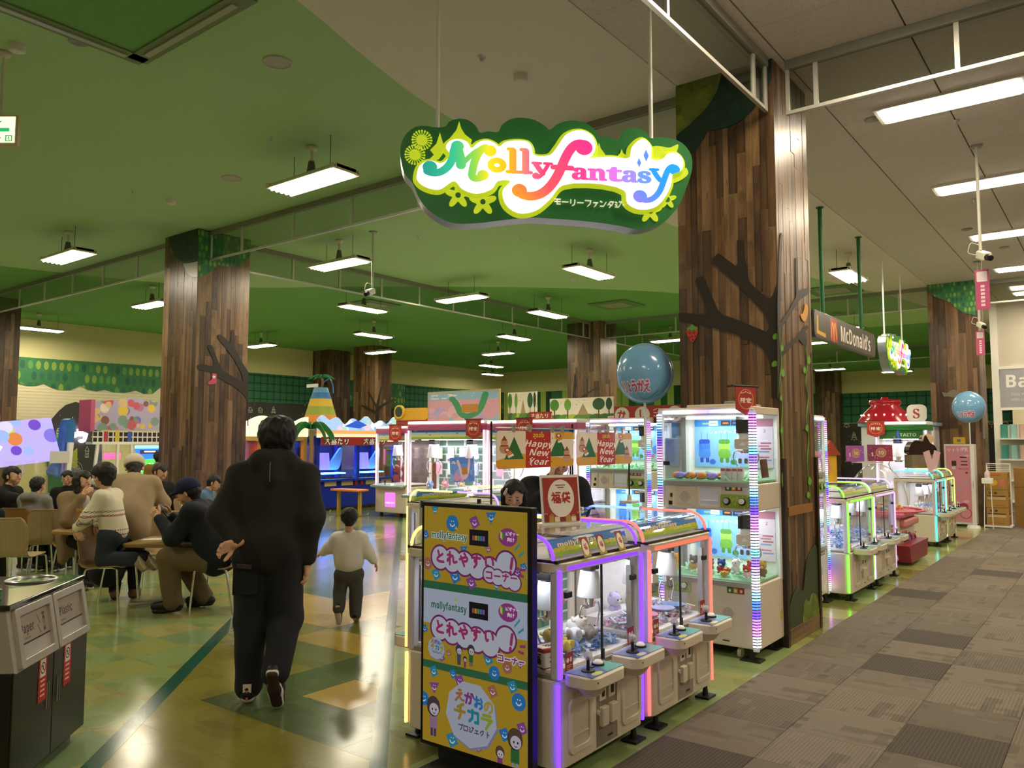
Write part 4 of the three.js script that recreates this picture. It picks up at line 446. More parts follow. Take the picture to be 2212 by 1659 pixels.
for (const [z, x, w, lab] of [[-4.03, -2.9, 0.82, 'red Happy New Year banner held on black poles above the violet crane game'], [-4.85, -2.9, 0.75, 'red Happy New Year banner held on poles above the pale pink crane game']]) {
  const b = thing('new_year_banner', lab, 'banner', [x, 0, z], Math.PI / 2); put(b, 'board', fitUV(ext(rrect(w, 0.225, 0.03), 0.004), -w / 2, w / 2, -0.1125, 0.1125), nyPrint, [0, 1.535, 0]); put(b, 'hanger_wire', bar([-w / 2, 1.665, -0.004], [w / 2, 1.665, -0.004], 0.004, 6), METAL); for (const k of [-0.3, -0.1, 0.2, 0.34]) put(b, 'bulldog_clip', join([mv(bx(0.03, 0.03, 0.012), 0, 0, 0), mv(bx(0.012, 0.02, 0.02), -0.01, 0.02, 0), mv(bx(0.012, 0.02, 0.02), 0.01, 0.02, 0)]), CHROME, [k * w, 1.655, 0]);
  put(b, 'pole', bar([-w / 2 - 0.03, 1.13, -0.01], [-w / 2 - 0.03, 1.7, -0.01], 0.006, 8), BLACK); put(b, 'pole', bar([w / 2 - 0.02, 1.13, -0.01], [w / 2 - 0.02, 1.67, -0.01], 0.006, 8), BLACK); for (const k of [-w / 2 - 0.03, w / 2 - 0.02]) put(b, 'pole_base', join([mv(bx(0.12, 0.02, 0.1, 0.004), k, 1.142, -0.01), mv(cyl(0.012, 0.02, 0.05, 10), k, 1.17, -0.01)]), CREAM);
}
const H2P = thing('how_to_play_board', 'black how to play board with yellow lettering behind the poster stand', 'board', [-4.78, 0.93, -5.36]);
put(H2P, 'board', bx(0.82, 0.24, 0.016), mat(0xb8b0a0, 0.4)); put(H2P, 'title_strip', bx(0.78, 0.06, 0.004), print(512, 40, (g, W, H) => { g.fillStyle = '#17140f'; g.fillRect(0, 0, W, H); word(g, 'HOW TO PLAY CRANE MACHINE', 256, 21, 30, '#c9a83a', { max: 490 }); }), [0, 0.08, 0.01]); put(H2P, 'hook', bx(0.03, 0.05, 0.02), BLACK, [0.3, 0.13, 0]);
// ---------- two-level tower crane game ----------
const rainbow = (n, shift, k = 2.2) => memo(`rb${n},${shift},${k}`, () => lit(16, n * 8, (g, W, H) => { g.fillStyle = '#16121e'; g.fillRect(0, 0, W, H); const pal = ['#7a5aff', '#c08aff', '#ffffff', '#e8f4ff', '#7ad0ff', '#3a6aff', '#5a3aff', '#b06aff', '#ff7af0', '#ffe8ff', '#d8ffff', '#6ae0f0']; for (let i = 0; i < n; i++) { g.fillStyle = pal[Math.floor(i / 3 + shift) % pal.length]; g.fillRect(0, i * 8 + 1, W, 5); } }, k));
const pouchPoster = print(768, 448, (g, W, H) => {
  g.fillStyle = '#86bdf0'; g.fillRect(0, 0, W, H); for (let i = 0; i < 16; i++) { g.globalAlpha = 0.5; disc(g, rnd() * W, rnd() * H, rr(20, 70), pick(['#a8d0f8', '#c8e0a0', '#6aa8f0', '#d8e8ff'])); } g.globalAlpha = 1; fillR(g, 0, 0, 610, 64, '#2f8fe0'); fillR(g, 150, 8, 90, 48, '#eaf2ff'); word(g, 'molly', 120, 34, 28, '#d6e04a'); word(g, 'molly', 195, 34, 22, '#6a9a3a'); for (const [x, c] of [[270, '#e0803a'], [370, '#4a70d0'], [490, '#e8e8f0']]) { fillR(g, x, 10, 92, 46, '#15151c'); fillR(g, x + 18, 24, 56, 16, c); } kana(g, 'ショルダーポーチ', 150, 92, 46, '#1f5aa8', 0.2); kana(g, 'ショルダーポーチ', 150, 92, 46, '#ffffff', 0.12); word(g, '2', 540, 116, 50, '#fff', { edge: '#1f5aa8', lw: 6 });
  const pouch = (x, y, c1, c2, c3) => { g.strokeStyle = c2; g.lineWidth = 4; g.beginPath(); g.moveTo(x - 30, y - 70); g.lineTo(x - 30, y - 150); g.moveTo(x + 30, y - 70); g.lineTo(x + 30, y - 150); g.stroke(); fillR(g, x - 56, y - 84, 112, 150, c1, 50); fillR(g, x - 56, y - 84, 112, 44, c2, 40); fillR(g, x - 62, y + 10, 124, 90, c3, 40); fillR(g, x - 46, y + 90, 34, 48, c2, 12); fillR(g, x + 12, y + 90, 34, 48, c2, 12); };
  pouch(100, 270, '#3f82e0', '#2a55c0', '#4a90ea'); pouch(300, 270, '#a8cf5a', '#5a9a3a', '#7ab848'); pouch(480, 275, '#f2d8c0', '#4a3a34', '#b0b8e8'); disc(g, 600, 310, 44, '#3f82e0', 54);
  for (const [x, y, c] of [[180, 400, '#3a6ad0'], [390, 400, '#2f8a3a'], [560, 400, '#e070b0']]) { const p = []; for (let i = 0; i < 24; i++) { const a = i * Math.PI / 12, r = i & 1 ? 26 : 40; p.push([x + r * Math.cos(a), y + r * 0.8 * Math.sin(a)]); } poly(g, p, c); }
  fillR(g, 612, 0, 156, H, '#e8d8e0'); fillR(g, 612, 0, 156, 70, '#c07a90'); word(g, '2', 690, 110, 40, '#c04a7a'); for (let i = 0; i < 8; i++) fillR(g, 630 + (i % 2) * 20, 190 + i * 26, 100, 14, pick(['#d07a90', '#f0e0e6', '#b05a70', '#7aa0d8']), 4);
}, 0.4);
const knobPlate = print(256, 128, (g, W, H) => { g.fillStyle = '#8aa832'; g.fillRect(0, 0, W, H); for (let i = 0; i < 26; i++) fillR(g, rnd() * W, rnd() * H, 10, 26, '#b6c85a', 5); }, 0.4);
const speakerGrille = print(128, 128, (g, W, H) => { g.fillStyle = '#ddd4c2'; g.fillRect(0, 0, W, H); for (let i = 0; i < 14; i++) for (let j = 0; j < 14; j++) if (Math.hypot(i - 6.5, j - 6.5) < 6.8) disc(g, 12 + i * 8, 12 + j * 8, 2.6, '#6a6458'); }, 0.5);
function tower(label, p, turn, o = {}) {
  const W = 0.78, D = 0.53, t = thing('tower_crane_game', label, 'crane game', p, turn), hw = W / 2, hd = D / 2, H = 1.84;
  for (const [x, z] of [[hw - 0.06, hd - 0.02], [-hw + 0.08, hd - 0.05], [hw - 0.08, -hd + 0.08], [-hw + 0.08, -hd + 0.08]]) { put(t, 'levelling_foot', join([mv(bx(0.15, 0.012, 0.11), 0, 0.006, 0), mv(cyl(0.012, 0.022, 0.08, 10), 0, 0.05, 0)]), BLACK, [x, 0, z]); put(t, 'caster', mv(cyl(0.035, 0.035, 0.028, 14), 0, 0, 0, 0, 0, Math.PI / 2), mat(0xb8b08a, 0.5), [x * 0.7, 0.036, z * 0.9]); }
  put(t, 'lower_cabinet', bx(W, 0.46, D, 0.012), CREAM, [0, 0.31, 0]); put(t, 'middle_cabinet', bx(W, 0.2, D, 0.01), CREAM, [0, 1.17, 0]); put(t, 'top_cap', bx(W, 0.06, D, 0.008), CREAM, [0, 1.815, 0]); put(t, 'roof_box', bx(0.5, 0.03, 0.3, 0.01), CREAM, [0.02, 1.86, -0.06]); put(t, 'roof_knob', bx(0.08, 0.03, 0.06, 0.006), GREYP, [0.1, 1.885, 0]);
  put(t, 'back_panel', bx(W, 1.3, 0.02), WHITE, [0, 1.17, -hd + 0.012]);
  for (const k of [-1, 1]) { put(t, 'rear_post', bx(0.03, 1.3, 0.03), WHITE, [k * (hw - 0.018), 1.16, -hd + 0.03]); put(t, 'front_post', bx(0.042, 1.76, 0.03, 0.006), WHITE, [k * (hw - 0.022), 0.95, hd + 0.0]); put(t, 'led_column', bx(0.034, 1.7, 0.014), rainbow(82, k * 2 + 5, o.k), [k * (hw - 0.02), 0.95, hd + 0.02]); if (!o.cut) put(t, 'led_column', bx(0.014, 1.7, 0.024), rainbow(82, k * 2 + 5, o.k), [k * (hw + 0.002), 0.95, hd - 0.002]); }
  put(t, 'led_bar', bx(W - 0.1, 0.024, 0.012), lit(256, 8, (g, W2, H2) => { const q = g.createLinearGradient(0, 0, W2, 0); [[0, '#b8dcff'], [0.3, '#ffffff'], [0.42, '#f090ff'], [0.55, '#8a8aff'], [0.8, '#ffffff'], [1, '#9ac8ff']].forEach(([a, c]) => q.addColorStop(a, c)); g.fillStyle = q; g.fillRect(0, 0, W2, H2); for (let i = 0; i < 64; i++) { g.fillStyle = 'rgba(60,60,120,.35)'; g.fillRect(i * 4, 0, 1, 8); } }, 2), [0, 1.812, hd + 0.006]);
  for (const [y0, y1, up] of [[1.275, 1.785, 1], [0.545, 1.065, 0]]) {
    const yc = (y0 + y1) / 2, h = y1 - y0; put(t, 'front_pane', bx(W - 0.08, h, 0.006), GLASS, [0, yc, hd - 0.01]); for (const k of [-1, 1]) put(t, 'side_pane', bx(0.006, h, D - 0.08), GLASS, [k * (hw - 0.008), yc, 0]);
    put(t, 'bed', bx(W - 0.05, 0.014, D - 0.05), mat(0x9ed8a8, 0.4), [0, y0 + 0.008, 0]); put(t, 'sill', bx(W - 0.08, 0.035, 0.02), GREYP, [0, y0 - 0.012, hd + 0.002]); put(t, 'poster', bx(0.66, 0.385, 0.006), pouchPoster, [0.02, yc + 0.04, -hd + 0.032]);
    put(t, 'light_panel', bx(W - 0.16, 0.012, 0.06), glow(0xeaf4ff, 2.6), [0, y1 - 0.012, -0.1]); rect(t, 0xe6f2ff, 3.2, W - 0.16, 0.2, [0, y1 - 0.03, -0.02], [-Math.PI / 2, 0, 0]);
    const c = claw(t, 0.24, y1 - 0.2, 0.06, 0.95); put(c, 'claw_box', bx(0.15, 0.09, 0.1, 0.02), CREAM, [0, -0.02, 0.02]); put(c, 'motor', bx(0.11, 0.11, 0.08), BLACK, [0, 0.12, 0.02]);
    put(t, 'lock_hasp', bx(0.05, 0.03, 0.016), BLACK, [-hw + 0.07, y0 + 0.14, hd + 0.004]);
    shreds(120, hw - 0.06, hd - 0.06, [0xbfeac0, 0x8fd8a0], y0 + 0.02).forEach((g, i) => put(t, 'shred_bed', g, mat([0xbfeac0, 0x8fd8a0][i], 0.5)).userData.kind = 'stuff');
    const q = up ? 1.17 : 0.42, xa = up ? 1 : 0;
    put(t, 'coin_panel', bx(0.085, up ? 0.17 : 0.2, 0.006), mat(0xe0d8c4, 0.4), [up ? -0.29 : -0.05, q - (up ? 0.005 : 0.05), hd + 0.002]); put(t, 'coin_plate', bx(0.05, 0.13, 0.006), mat(0xe8dfae, 0.4), [up ? -0.29 : -0.05, q - (up ? 0.02 : 0.07), hd + 0.006]); put(t, 'coin_return', bx(0.03, 0.03, 0.004), BLACK, [up ? -0.29 : -0.05, q - (up ? 0.06 : 0.11), hd + 0.01]); put(t, 'coin_knob', bx(0.014, 0.03, 0.014), DARK, [up ? -0.28 : -0.04, q, hd + 0.012]);
    put(t, 'speaker_grille', bx(0.1, 0.1, 0.004), speakerGrille, [up ? -0.17 : 0.16, q - (up ? 0.01 : 0.1), hd + 0.002]);
    const rg = rrect(0.19, 0.17, 0.03); rg.holes.push(rrect(0.16, 0.14, 0.02)); const dx = up ? 0.03 : -0.24; put(t, 'prize_door_frame', ext(rg, 0.012, 0.002, 5), CREAM, [dx, q - (up ? 0 : 0.03), hd - 0.004]); put(t, 'prize_recess', ext(rrect(0.162, 0.142, 0.02), 0.004), mat(0xdfe6f4, 0.3), [dx, q - (up ? 0 : 0.03), hd - 0.002]); put(t, 'recess_shelf', bx(0.13, 0.006, 0.008), WHITE, [dx, q - 0.03, hd + 0.004]);
    put(t, 'icon_strip', bx(0.13, 0.042, 0.003), icons3, [0.22, q + 0.07, hd + 0.002]); const kp = put(t, 'knob_plate', ext(rrect(0.22, 0.1, 0.014), 0.012), knobPlate, [up ? 0.23 : -0.24, q - (up ? 0.03 : -0.065), hd]); fitUV(kp.geometry, -0.11, 0.11, -0.05, 0.05); for (const k of [-1, 1]) { put(kp, 'knob_ring', cyl(0.028, 0.028, 0.008, 18), BLACK, [k * 0.058, 0, 0.016], [Math.PI / 2, 0, 0]); put(kp, 'knob', cyl(0.02, 0.02, 0.02, 18), k < 0 ? METAL : WHITE, [k * 0.058, 0.004, 0.024], [Math.PI / 2, 0, 0]); }
  }
  put(t, 'service_door', bx(0.24, 0.09, 0.005), mat(0xe2d9c6, 0.4), [-0.13, 0.16, hd + 0.002]); for (const k of [-1, 1]) put(t, 'door_seam', bx(0.24, 0.003, 0.006), DARK, [-0.13, 0.16 + k * 0.046, hd + 0.002]); put(t, 'maker_plate', bx(0.05, 0.008, 0.003), DARK, [0.14, 0.12, hd + 0.003]); put(t, 'side_sticker', bx(0.003, 0.07, 0.03), mat(0xd8c02a, 0.5), [hw + 0.001, 0.26, -hd + 0.06]);
  return t;
}
tower('two-level white tower crane game with rainbow light columns beside the tree pillar', [-2.54, 0, -5.985], 0);
tower('two-level white tower crane game behind the new year banners', [-4.41, 0, -7.9], 0, {});
tower('two-level white tower crane game half hidden behind the tree pillar', [-2.68, 0, -7.95], Math.PI / 2, {});
const G3 = 'soft toys on the lower bed of the tower game';
[['doll_plush', 'plush doll with black hair and yellow skirt in the lower tower bed', -2.72, [0xd8b83a, 0x2a2220], 0.1, -5.88], ['dog_plush', 'pink and brown plush dog in the lower tower bed', -2.6, [0xc87a90, 0xb88a68], 0.085, -5.92], ['blue_cap_plush', 'plush dog with blue cap in the lower tower bed', -2.5, [0xb0342a, 0x2f4a9a], 0.09, -5.9], ['white_plush', 'round white plush toy in the lower tower bed', -2.4, [0xe8ecf2, 0xf2f4f8], 0.095, -5.94], ['red_cap_plush', 'plush dog with red cap by the side glass of the tower', -2.24, [0xf0ece6, 0xc03a2c], 0.1, -5.84], ['yellow_pup_plush', 'yellow and brown plush dog by the side glass of the tower', -2.2, [0x7a5a3c, 0xe0a82a], 0.095, -5.94], ['spotted_plush', 'white spotted plush dog at the front of the tower bed', -2.26, [0xe8e4de, 0xc8443a], 0.08, -5.79], ['lying_plush', 'red and yellow plush toy lying at the front glass of the tower', -2.45, [0xd8a840, 0xc04a3a], 0.085, -5.8], ['yellow_bear_plush', 'yellow plush toy slumped at the left of the lower tower bed', -2.85, [0xe8c84a, 0xf0b03a], 0.11, -5.84]].forEach(([n, l, x, c, s, z], i) => plush(n, l, [x, 0.575, z], rr(-0.4, 0.4), s, c, G3, { lie: i === 7 ? -1.2 : 0 }));
const G4 = 'round toys on the upper bed of the tower game'; for (let i = 0; i < 9; i++) single('round_mascot_ball', 'small round fabric ball toy on the upper tower bed', 'toy', mv(sph(0.035, 12, 8), 0, 0, 0, 0, 0, 0, [1.2, 0.8, 1]), mat([0xe0883a, 0x8a7ad0, 0xa894e0, 0xe08a4a, 0x9a86d8][i % 5], 0.8), [-2.84 + i * 0.045, 1.32, -5.86 + (i % 2) * 0.04], undefined, G4);
for (let i = 0; i < 4; i++) { const b = thing('snack_figure_box', 'small boxed figure with pink label on the upper tower bed', 'box', [-2.44 + i * 0.045, 1.292, -5.83], 0, 'boxed figures on the upper tower bed'); put(b, 'box', bx(0.04, 0.09, 0.03), mat(0xe6e0dc, 0.4), [0, 0.045, 0]); put(b, 'label', bx(0.036, 0.02, 0.032), mat(0xc05a7a, 0.5), [0, 0.078, 0]); }
single('chocolate_box', 'brown box leaning in the upper right corner of the tower', 'box', bx(0.02, 0.14, 0.1), mat(0x7a4a3a, 0.5), [-2.18, 1.38, -5.98], [0, 0, 0.1]);
// ---------- digital poster stand ----------
const STAND = thing('poster_stand', 'tall black digital poster stand with yellow screens in front of the crane games', 'sign stand', [-2.545, 0, -3.0]);
put(STAND, 'frame', bx(0.7, 1.21, 0.05, 0.006), mat(0x0c0c0d, 0.35), [0, 0.67, -0.028]);
put(STAND, 'back_box', bx(0.64, 0.9, 0.03, 0.006), mat(0x101011, 0.5), [0, 0.66, -0.064]);
put(STAND, 'base_plate', join([mv(bx(0.46, 0.05, 0.04), 0, 0.042, -0.03), mv(bx(0.44, 0.016, 0.3), 0, 0.009, 0.03)]), BLACK);
const standArt = lit(680, 1210, (g, W, H) => {
  const Y = '#b9962a'; g.fillStyle = Y; g.fillRect(0, 0, W, H); speckle(g, W, H, 1500, ['#d8b64a', '#a08020'], 0.25, 3);
  g.fillStyle = '#b8c0d4'; g.fillRect(0, 420, W, 185); g.fillStyle = '#2f6b4a'; g.fillRect(0, 388, W, 40); g.fillRect(0, 798, W, 38);
  const smile = (x, y, s, c, kind) => { if (kind === 0) disc(g, x, y, s, c); else if (kind === 1) poly(g, [[x - s, y - s * 0.4], [x + s * 0.3, y - s], [x + s, y + s * 0.3], [x - s * 0.2, y + s]], c); else poly(g, [[x - s, y - s * 0.6], [x + s, y - s * 0.8], [x, y + s]], c); g.strokeStyle = '#e8eef4'; g.lineWidth = s * 0.16; g.lineCap = 'round'; g.beginPath(); g.arc(x, y, s * 0.36, 0.3, 2.8); g.stroke(); disc(g, x - s * 0.15, y - s * 0.25, s * 0.08, '#e8eef4'); disc(g, x + s * 0.2, y - s * 0.25, s * 0.08, '#e8eef4'); };
  const B = '#2a7ac0', T = '#2f8fae', Pu = '#8a4a9a', Ro = '#a86a5a';
  [[200, 80, 42, B, 0], [76, 18, 26, T, 2], [350, 66, 36, Pu, 1], [458, 34, 34, B, 2], [10, 150, 26, B, 1], [110, 150, 26, Ro, 2], [278, 210, 26, B, 2], [440, 190, 24, Ro, 1], [660, 260, 22, B, 1], [28, 300, 32, Ro, 0], [88, 350, 34, T, 1], [220, 350, 40, B, 1], [330, 370, 36, Pu, 1], [494, 360, 34, T, 2], [622, 290, 28, Pu, 1], [8, 640, 24, B, 1], [290, 690, 18, B, 0], [190, 660, 16, Ro, 1], [180, 740, 18, Ro, 1], [440, 730, 34, T, 1], [560, 750, 30, Ro, 0], [640, 720, 26, Pu, 2], [480, 790, 34, B, 0], [592, 836, 34, T, 1], [130, 770, 24, Pu, 1], [210, 840, 26, B, 1], [76, 850, 32, T, 1], [256, 870, 36, Pu, 1], [80, 930, 34, Pu, 2], [470, 880, 34, Ro, 1], [630, 900, 42, B, 0], [6, 1000, 36, B, 0], [544, 1070, 36, B, 1], [650, 1020, 34, Pu, 1], [206, 1168, 42, T, 1], [380, 1170, 24, Ro, 1]].forEach((a) => smile(...a));
  for (const dy of [0, 362]) {
    word(g, 'mollyfantasy', 176, 146 + dy, 50, '#2a6b4a', { max: 248, edge: dy ? undefined : '#e8eef0', lw: 6 }); poly(g, [[214, 108 + dy], [226, 92 + dy], [240, 112 + dy]], '#b8c84a');
    fillR(g, 316, 102 + dy, 124, 80, '#12121c'); ['#c04a5a', '#d89a3a', '#5aa050', '#4a7ac0', '#9a5ab0'].forEach((c, i) => fillR(g, 336 + i * 17, 132 + dy, 14, 24, c));
    disc(g, 564, 126 + dy, 58, '#9a3a8a', 44); kana(g, 'ピギナー', 548, 98 + dy, 22, '#fff', 0.14); kana(g, '向け', 560, 124 + dy, 24, '#fff', 0.14); poly(g, [[516, 96 + dy], [530, 108 + dy], [530, 142 + dy], [516, 130 + dy]], '#d8d06a'); poly(g, [[544, 96 + dy], [530, 108 + dy], [530, 142 + dy], [544, 130 + dy]], '#3a8a4a');
    const y0 = 206 + dy; for (const pass of [0, 1]) [0, 1, 2, 3, 4, 5].forEach((i) => disc(g, 116 + i * 84 + (i === 5 ? 16 : 0), y0 + 56 + i * 8 - (i === 5 ? 46 : 0), pass ? 58 : 68, pass ? '#c4c8d4' : '#7a2a6a')); kana(g, 'とれやすい', 78, y0 + 14, 78, '#a8326a', 0.17, 1.06); g.save(); g.translate(545, y0 + 4); g.rotate(0.16); kana(g, '!', 0, 0, 96, '#a8326a', 0.17); g.restore();
    for (const [a, r] of [[-0.9, 0], [-0.5, 0], [0.2, 1], [0.5, 1]]) { const x = 548 + Math.cos(a) * 90, y = y0 + 50 + Math.sin(a) * 90; poly(g, [[x, y - 4], [x + 34, y - 14 + a * 30], [x + 34, y + a * 30], [x, y + 8]], r ? '#9a3a7a' : '#3a9ab0'); }
  }
  for (let i = 0; i < 4; i++) { disc(g, 448 + i * 52, 318 + i * 8, 44, '#7a2a6a'); } for (let i = 0; i < 4; i++) disc(g, 448 + i * 52, 318 + i * 8, 37, '#c4c8d4'); kana(g, 'コーナー', 424, 296, 48, '#a8326a', 0.17, 1.08); g.lineJoin = 'round'; kana(g, 'コーナー', 500, 690, 42, '#e6e2ee', 0.4, 1.02); kana(g, 'コーナー', 500, 690, 42, '#8a3a8a', 0.17, 1.02);
  const octa = (x, y, r) => { const p = []; for (let i = 0; i < 9; i++) { const a = i / 9 * Math.PI * 2 + 0.2; p.push([x + r * Math.cos(a), y + r * 0.96 * Math.sin(a)]); } poly(g, p.map(([a, b]) => [a + r * 0.05, b + r * 0.06]), '#8a86b0'); poly(g, p, '#b4bacc'); };
  const smileWord = (x, y, s) => { [['え', '#b0704a'], ['が', '#8a3a8a'], ['お', '#2a7ac0'], ['の', '#b0a04a']].forEach(([c, col], i) => kana(g, c, x + i * s * 0.92, y + i * s * 0.1, s, col, 0.18)); [['チ', '#a8883a'], ['カ', '#2a8aa0'], ['ラ', '#9aa83a']].forEach(([c, col], i) => kana(g, c, x + i * s * 1.3 - s * 0.1, y + s * 0.95 + i * s * 0.12, s * 1.35, col, 0.17)); kana(g, 'プロジェクト', x + s * 0.35, y + s * 2.5, s * 0.52, '#5a5460', 0.16); };
  octa(92, 730, 60); smileWord(54, 684, 24); octa(330, 1020, 170); smileWord(222, 905, 68);
  const kid = (x, y, s, hair, cl, legs) => { fillR(g, x - 17 * s, y + 26 * s, 34 * s, 50 * s, cl, 8 * s); fillR(g, x - 13 * s, y + 72 * s, 11 * s, 26 * s, legs, 3); fillR(g, x + 2 * s, y + 72 * s, 11 * s, 26 * s, legs, 3); disc(g, x, y - 2 * s, 30 * s, '#1a1820', 34 * s); disc(g, x, y - 4 * s, 28 * s, hair, 31 * s); disc(g, x + 3 * s, y + 8 * s, 22 * s, '#d0c4d0', 21 * s); disc(g, x - 5 * s, y + 8 * s, 3 * s, '#1a1820', 4 * s); disc(g, x + 11 * s, y + 8 * s, 3 * s, '#1a1820', 4 * s); g.strokeStyle = '#1a1820'; g.lineWidth = 2 * s; g.beginPath(); g.arc(x + 3 * s, y + 17 * s, 5 * s, 0.3, 2.8); g.stroke(); };
  kid(250, 715, 0.75, '#3a3a6a', '#4a4a7a', '#2a2a4a'); kid(330, 705, 0.8, '#4a3a30', '#2f6b3a', '#6a6a6a'); kid(290, 755, 0.42, '#3a3040', '#8a3a7a', '#4a3a5a'); kid(76, 1030, 1.5, '#4a4048', '#a07a98', '#4a3a6a'); kid(608, 1080, 1.5, '#5a4638', '#2f6b3a', '#9a9a9a'); kid(516, 1160, 0.9, '#5a4638', '#8a3a8a', '#5a3a6a');
}, 0.28, 0.25);
put(STAND, 'screen', bx(0.655, 1.165, 0.004), standArt, [0, 0.67, -0.001]);
// ---------- recycling station ----------
const BIN = thing('recycling_bin', 'black and silver two-flap recycling station marked Paper and Plastic', 'bin', [-4.43, 0, -1.65], 2.356);
{ const w = 0.82, d = 0.46, hw = w / 2, hd = d / 2, silver = mat(0xb9b4aa, 0.42, { metalness: 0.35 }), blackL = mat(0x17160f, 0.3);
  BIN.scale.y = 1.06; put(BIN, 'plinth', bx(w - 0.06, 0.05, d - 0.08), BLACK, [0, 0.025, -0.01]);
  put(BIN, 'lower_cabinet', bx(w, 0.47, d, 0.012), blackL, [0, 0.285, 0]);
  const side = new THREE.Shape(); side.moveTo(-hd, 0.52); side.lineTo(hd + 0.006, 0.52); side.lineTo(hd - 0.04, 0.775); side.lineTo(-hd, 0.775); const g = ext(side, w - 0.012, 0.006); g.translate(0, 0, -hw + 0.006); g.rotateY(-Math.PI / 2); put(BIN, 'upper_housing', g, silver);
  put(BIN, 'worktop', bx(w + 0.02, 0.025, d + 0.0, 0.006), mat(0x1d1c16, 0.08, { clearcoat: 0.6 }), [0, 0.79, -0.02]);
  const tilt = -0.178; [['Paper', -0.195], ['Plastic', 0.195]].forEach(([txt, x]) => {
    const fr = rrect(0.37, 0.25, 0.01); fr.holes.push(rrect(0.31, 0.19, 0.006)); put(BIN, 'opening_frame', ext(fr, 0.02, 0.003, 4), silver, [x, 0.648, hd - 0.012], [tilt, 0, 0]);
    put(BIN, 'flap', bx(0.31, 0.115, 0.006), print(384, 128, (c, W, H) => { c.fillStyle = '#a89a88'; c.fillRect(0, 0, W, H); word(c, txt, txt === 'Paper' ? 110 : 150, 62, 62, '#3a3430', { max: txt === 'Paper' ? 170 : 200 }); for (let i = 0; i < 5; i++) { c.fillStyle = '#6a6058'; c.fillRect(70 + i * 14, 106, 10, 8); } if (txt === 'Paper') { c.strokeStyle = '#4a423c'; c.lineWidth = 6; c.beginPath(); c.moveTo(240, 20); c.lineTo(270, 70); c.moveTo(236, 70); c.lineTo(270, 118); c.stroke(); fillR(c, 300, 20, 34, 14, '#4a423c', 4); fillR(c, 306, 38, 26, 76, '#4a423c', 6); fillR(c, 312, 56, 14, 40, '#a89a88', 4); } }), [x, 0.676, hd - 0.014], [tilt, 0, 0]);
    put(BIN, 'flap_gap', bx(0.31, 0.006, 0.006), BLACK, [x, 0.616, hd - 0.004], [tilt, 0, 0]); put(BIN, 'push_plate', bx(0.31, 0.068, 0.006), mat(0xc4c0b8, 0.35, { metalness: 0.3 }), [x, 0.579, hd + 0.001], [tilt, 0, 0]); put(BIN, 'push_ledge', bx(0.33, 0.012, 0.035), silver, [x, 0.533, hd + 0.01]);
    put(BIN, 'cabinet_door', bx(0.405, 0.47, 0.006), blackL, [x * 1.06, 0.285, hd + 0.002]); put(BIN, 'door_pull', bx(0.016, 0.11, 0.006), mat(0x050505, 0.5), [x > 0 ? 0.06 : -0.06, 0.33, hd + 0.006]); put(BIN, 'pull_rim', join([mv(bx(0.003, 0.118, 0.008), 0.01), mv(bx(0.003, 0.118, 0.008), -0.01)]), GREYP, [x > 0 ? 0.06 : -0.06, 0.33, hd + 0.006]);
    put(BIN, 'red_notice', bx(0.085, 0.2, 0.002), print(96, 224, (c, W, H) => { c.fillStyle = '#b82a24'; c.fillRect(0, 0, W, H); fillR(c, 16, 14, 64, 88, '#f0e8e0'); c.strokeStyle = '#3a2a28'; c.lineWidth = 6; c.beginPath(); c.arc(48, 58, 26, 0, 7); c.moveTo(30, 40); c.lineTo(66, 76); c.stroke(); c.fillStyle = '#3a2a28'; c.fillRect(42, 44, 10, 24); c.fillStyle = '#f0c8b8'; for (let i = 0; i < 4; i++) c.fillRect(22, 116 + i * 24, 52, 10); }), [x * 0.72 + 0.02, 0.42, hd + 0.0065]);
  });
  put(BIN, 'liquid_bowl', lathe([[0.125, 0.004], [0.125, 0], [0.105, -0.002], [0.1, -0.05], [0.04, -0.08], [0, -0.08]].map(([a, b]) => [a, b + 0.002]), 32), METAL, [0.27, 0.803, 0.0]); put(BIN, 'bowl_rim', new THREE.TorusGeometry(0.115, 0.009, 8, 36), METAL, [0.27, 0.804, 0.0], [Math.PI / 2, 0, 0]);
}
for (let i = 0; i < 3; i++) { const tr = thing('food_tray', ['topmost', 'middle', 'lowest'][i] + ' green-rimmed tray stacked on the recycling station', 'tray', [-4.17, 0.854 + (2 - i) * 0.016, -1.3], 2.2, 'trays on the recycling station'), s = rrect(0.4, 0.29, 0.03); s.holes.push(rrect(0.37, 0.26, 0.02)); const r = ext(s, 0.012, 0.002, 4); r.rotateX(-Math.PI / 2); put(tr, 'rim', r, mat(0x1c7a3c, 0.35)); const b = ext(rrect(0.37, 0.26, 0.02), 0.003); b.rotateX(-Math.PI / 2); put(tr, 'liner', b, mat(0x3a3a30, 0.5)); }
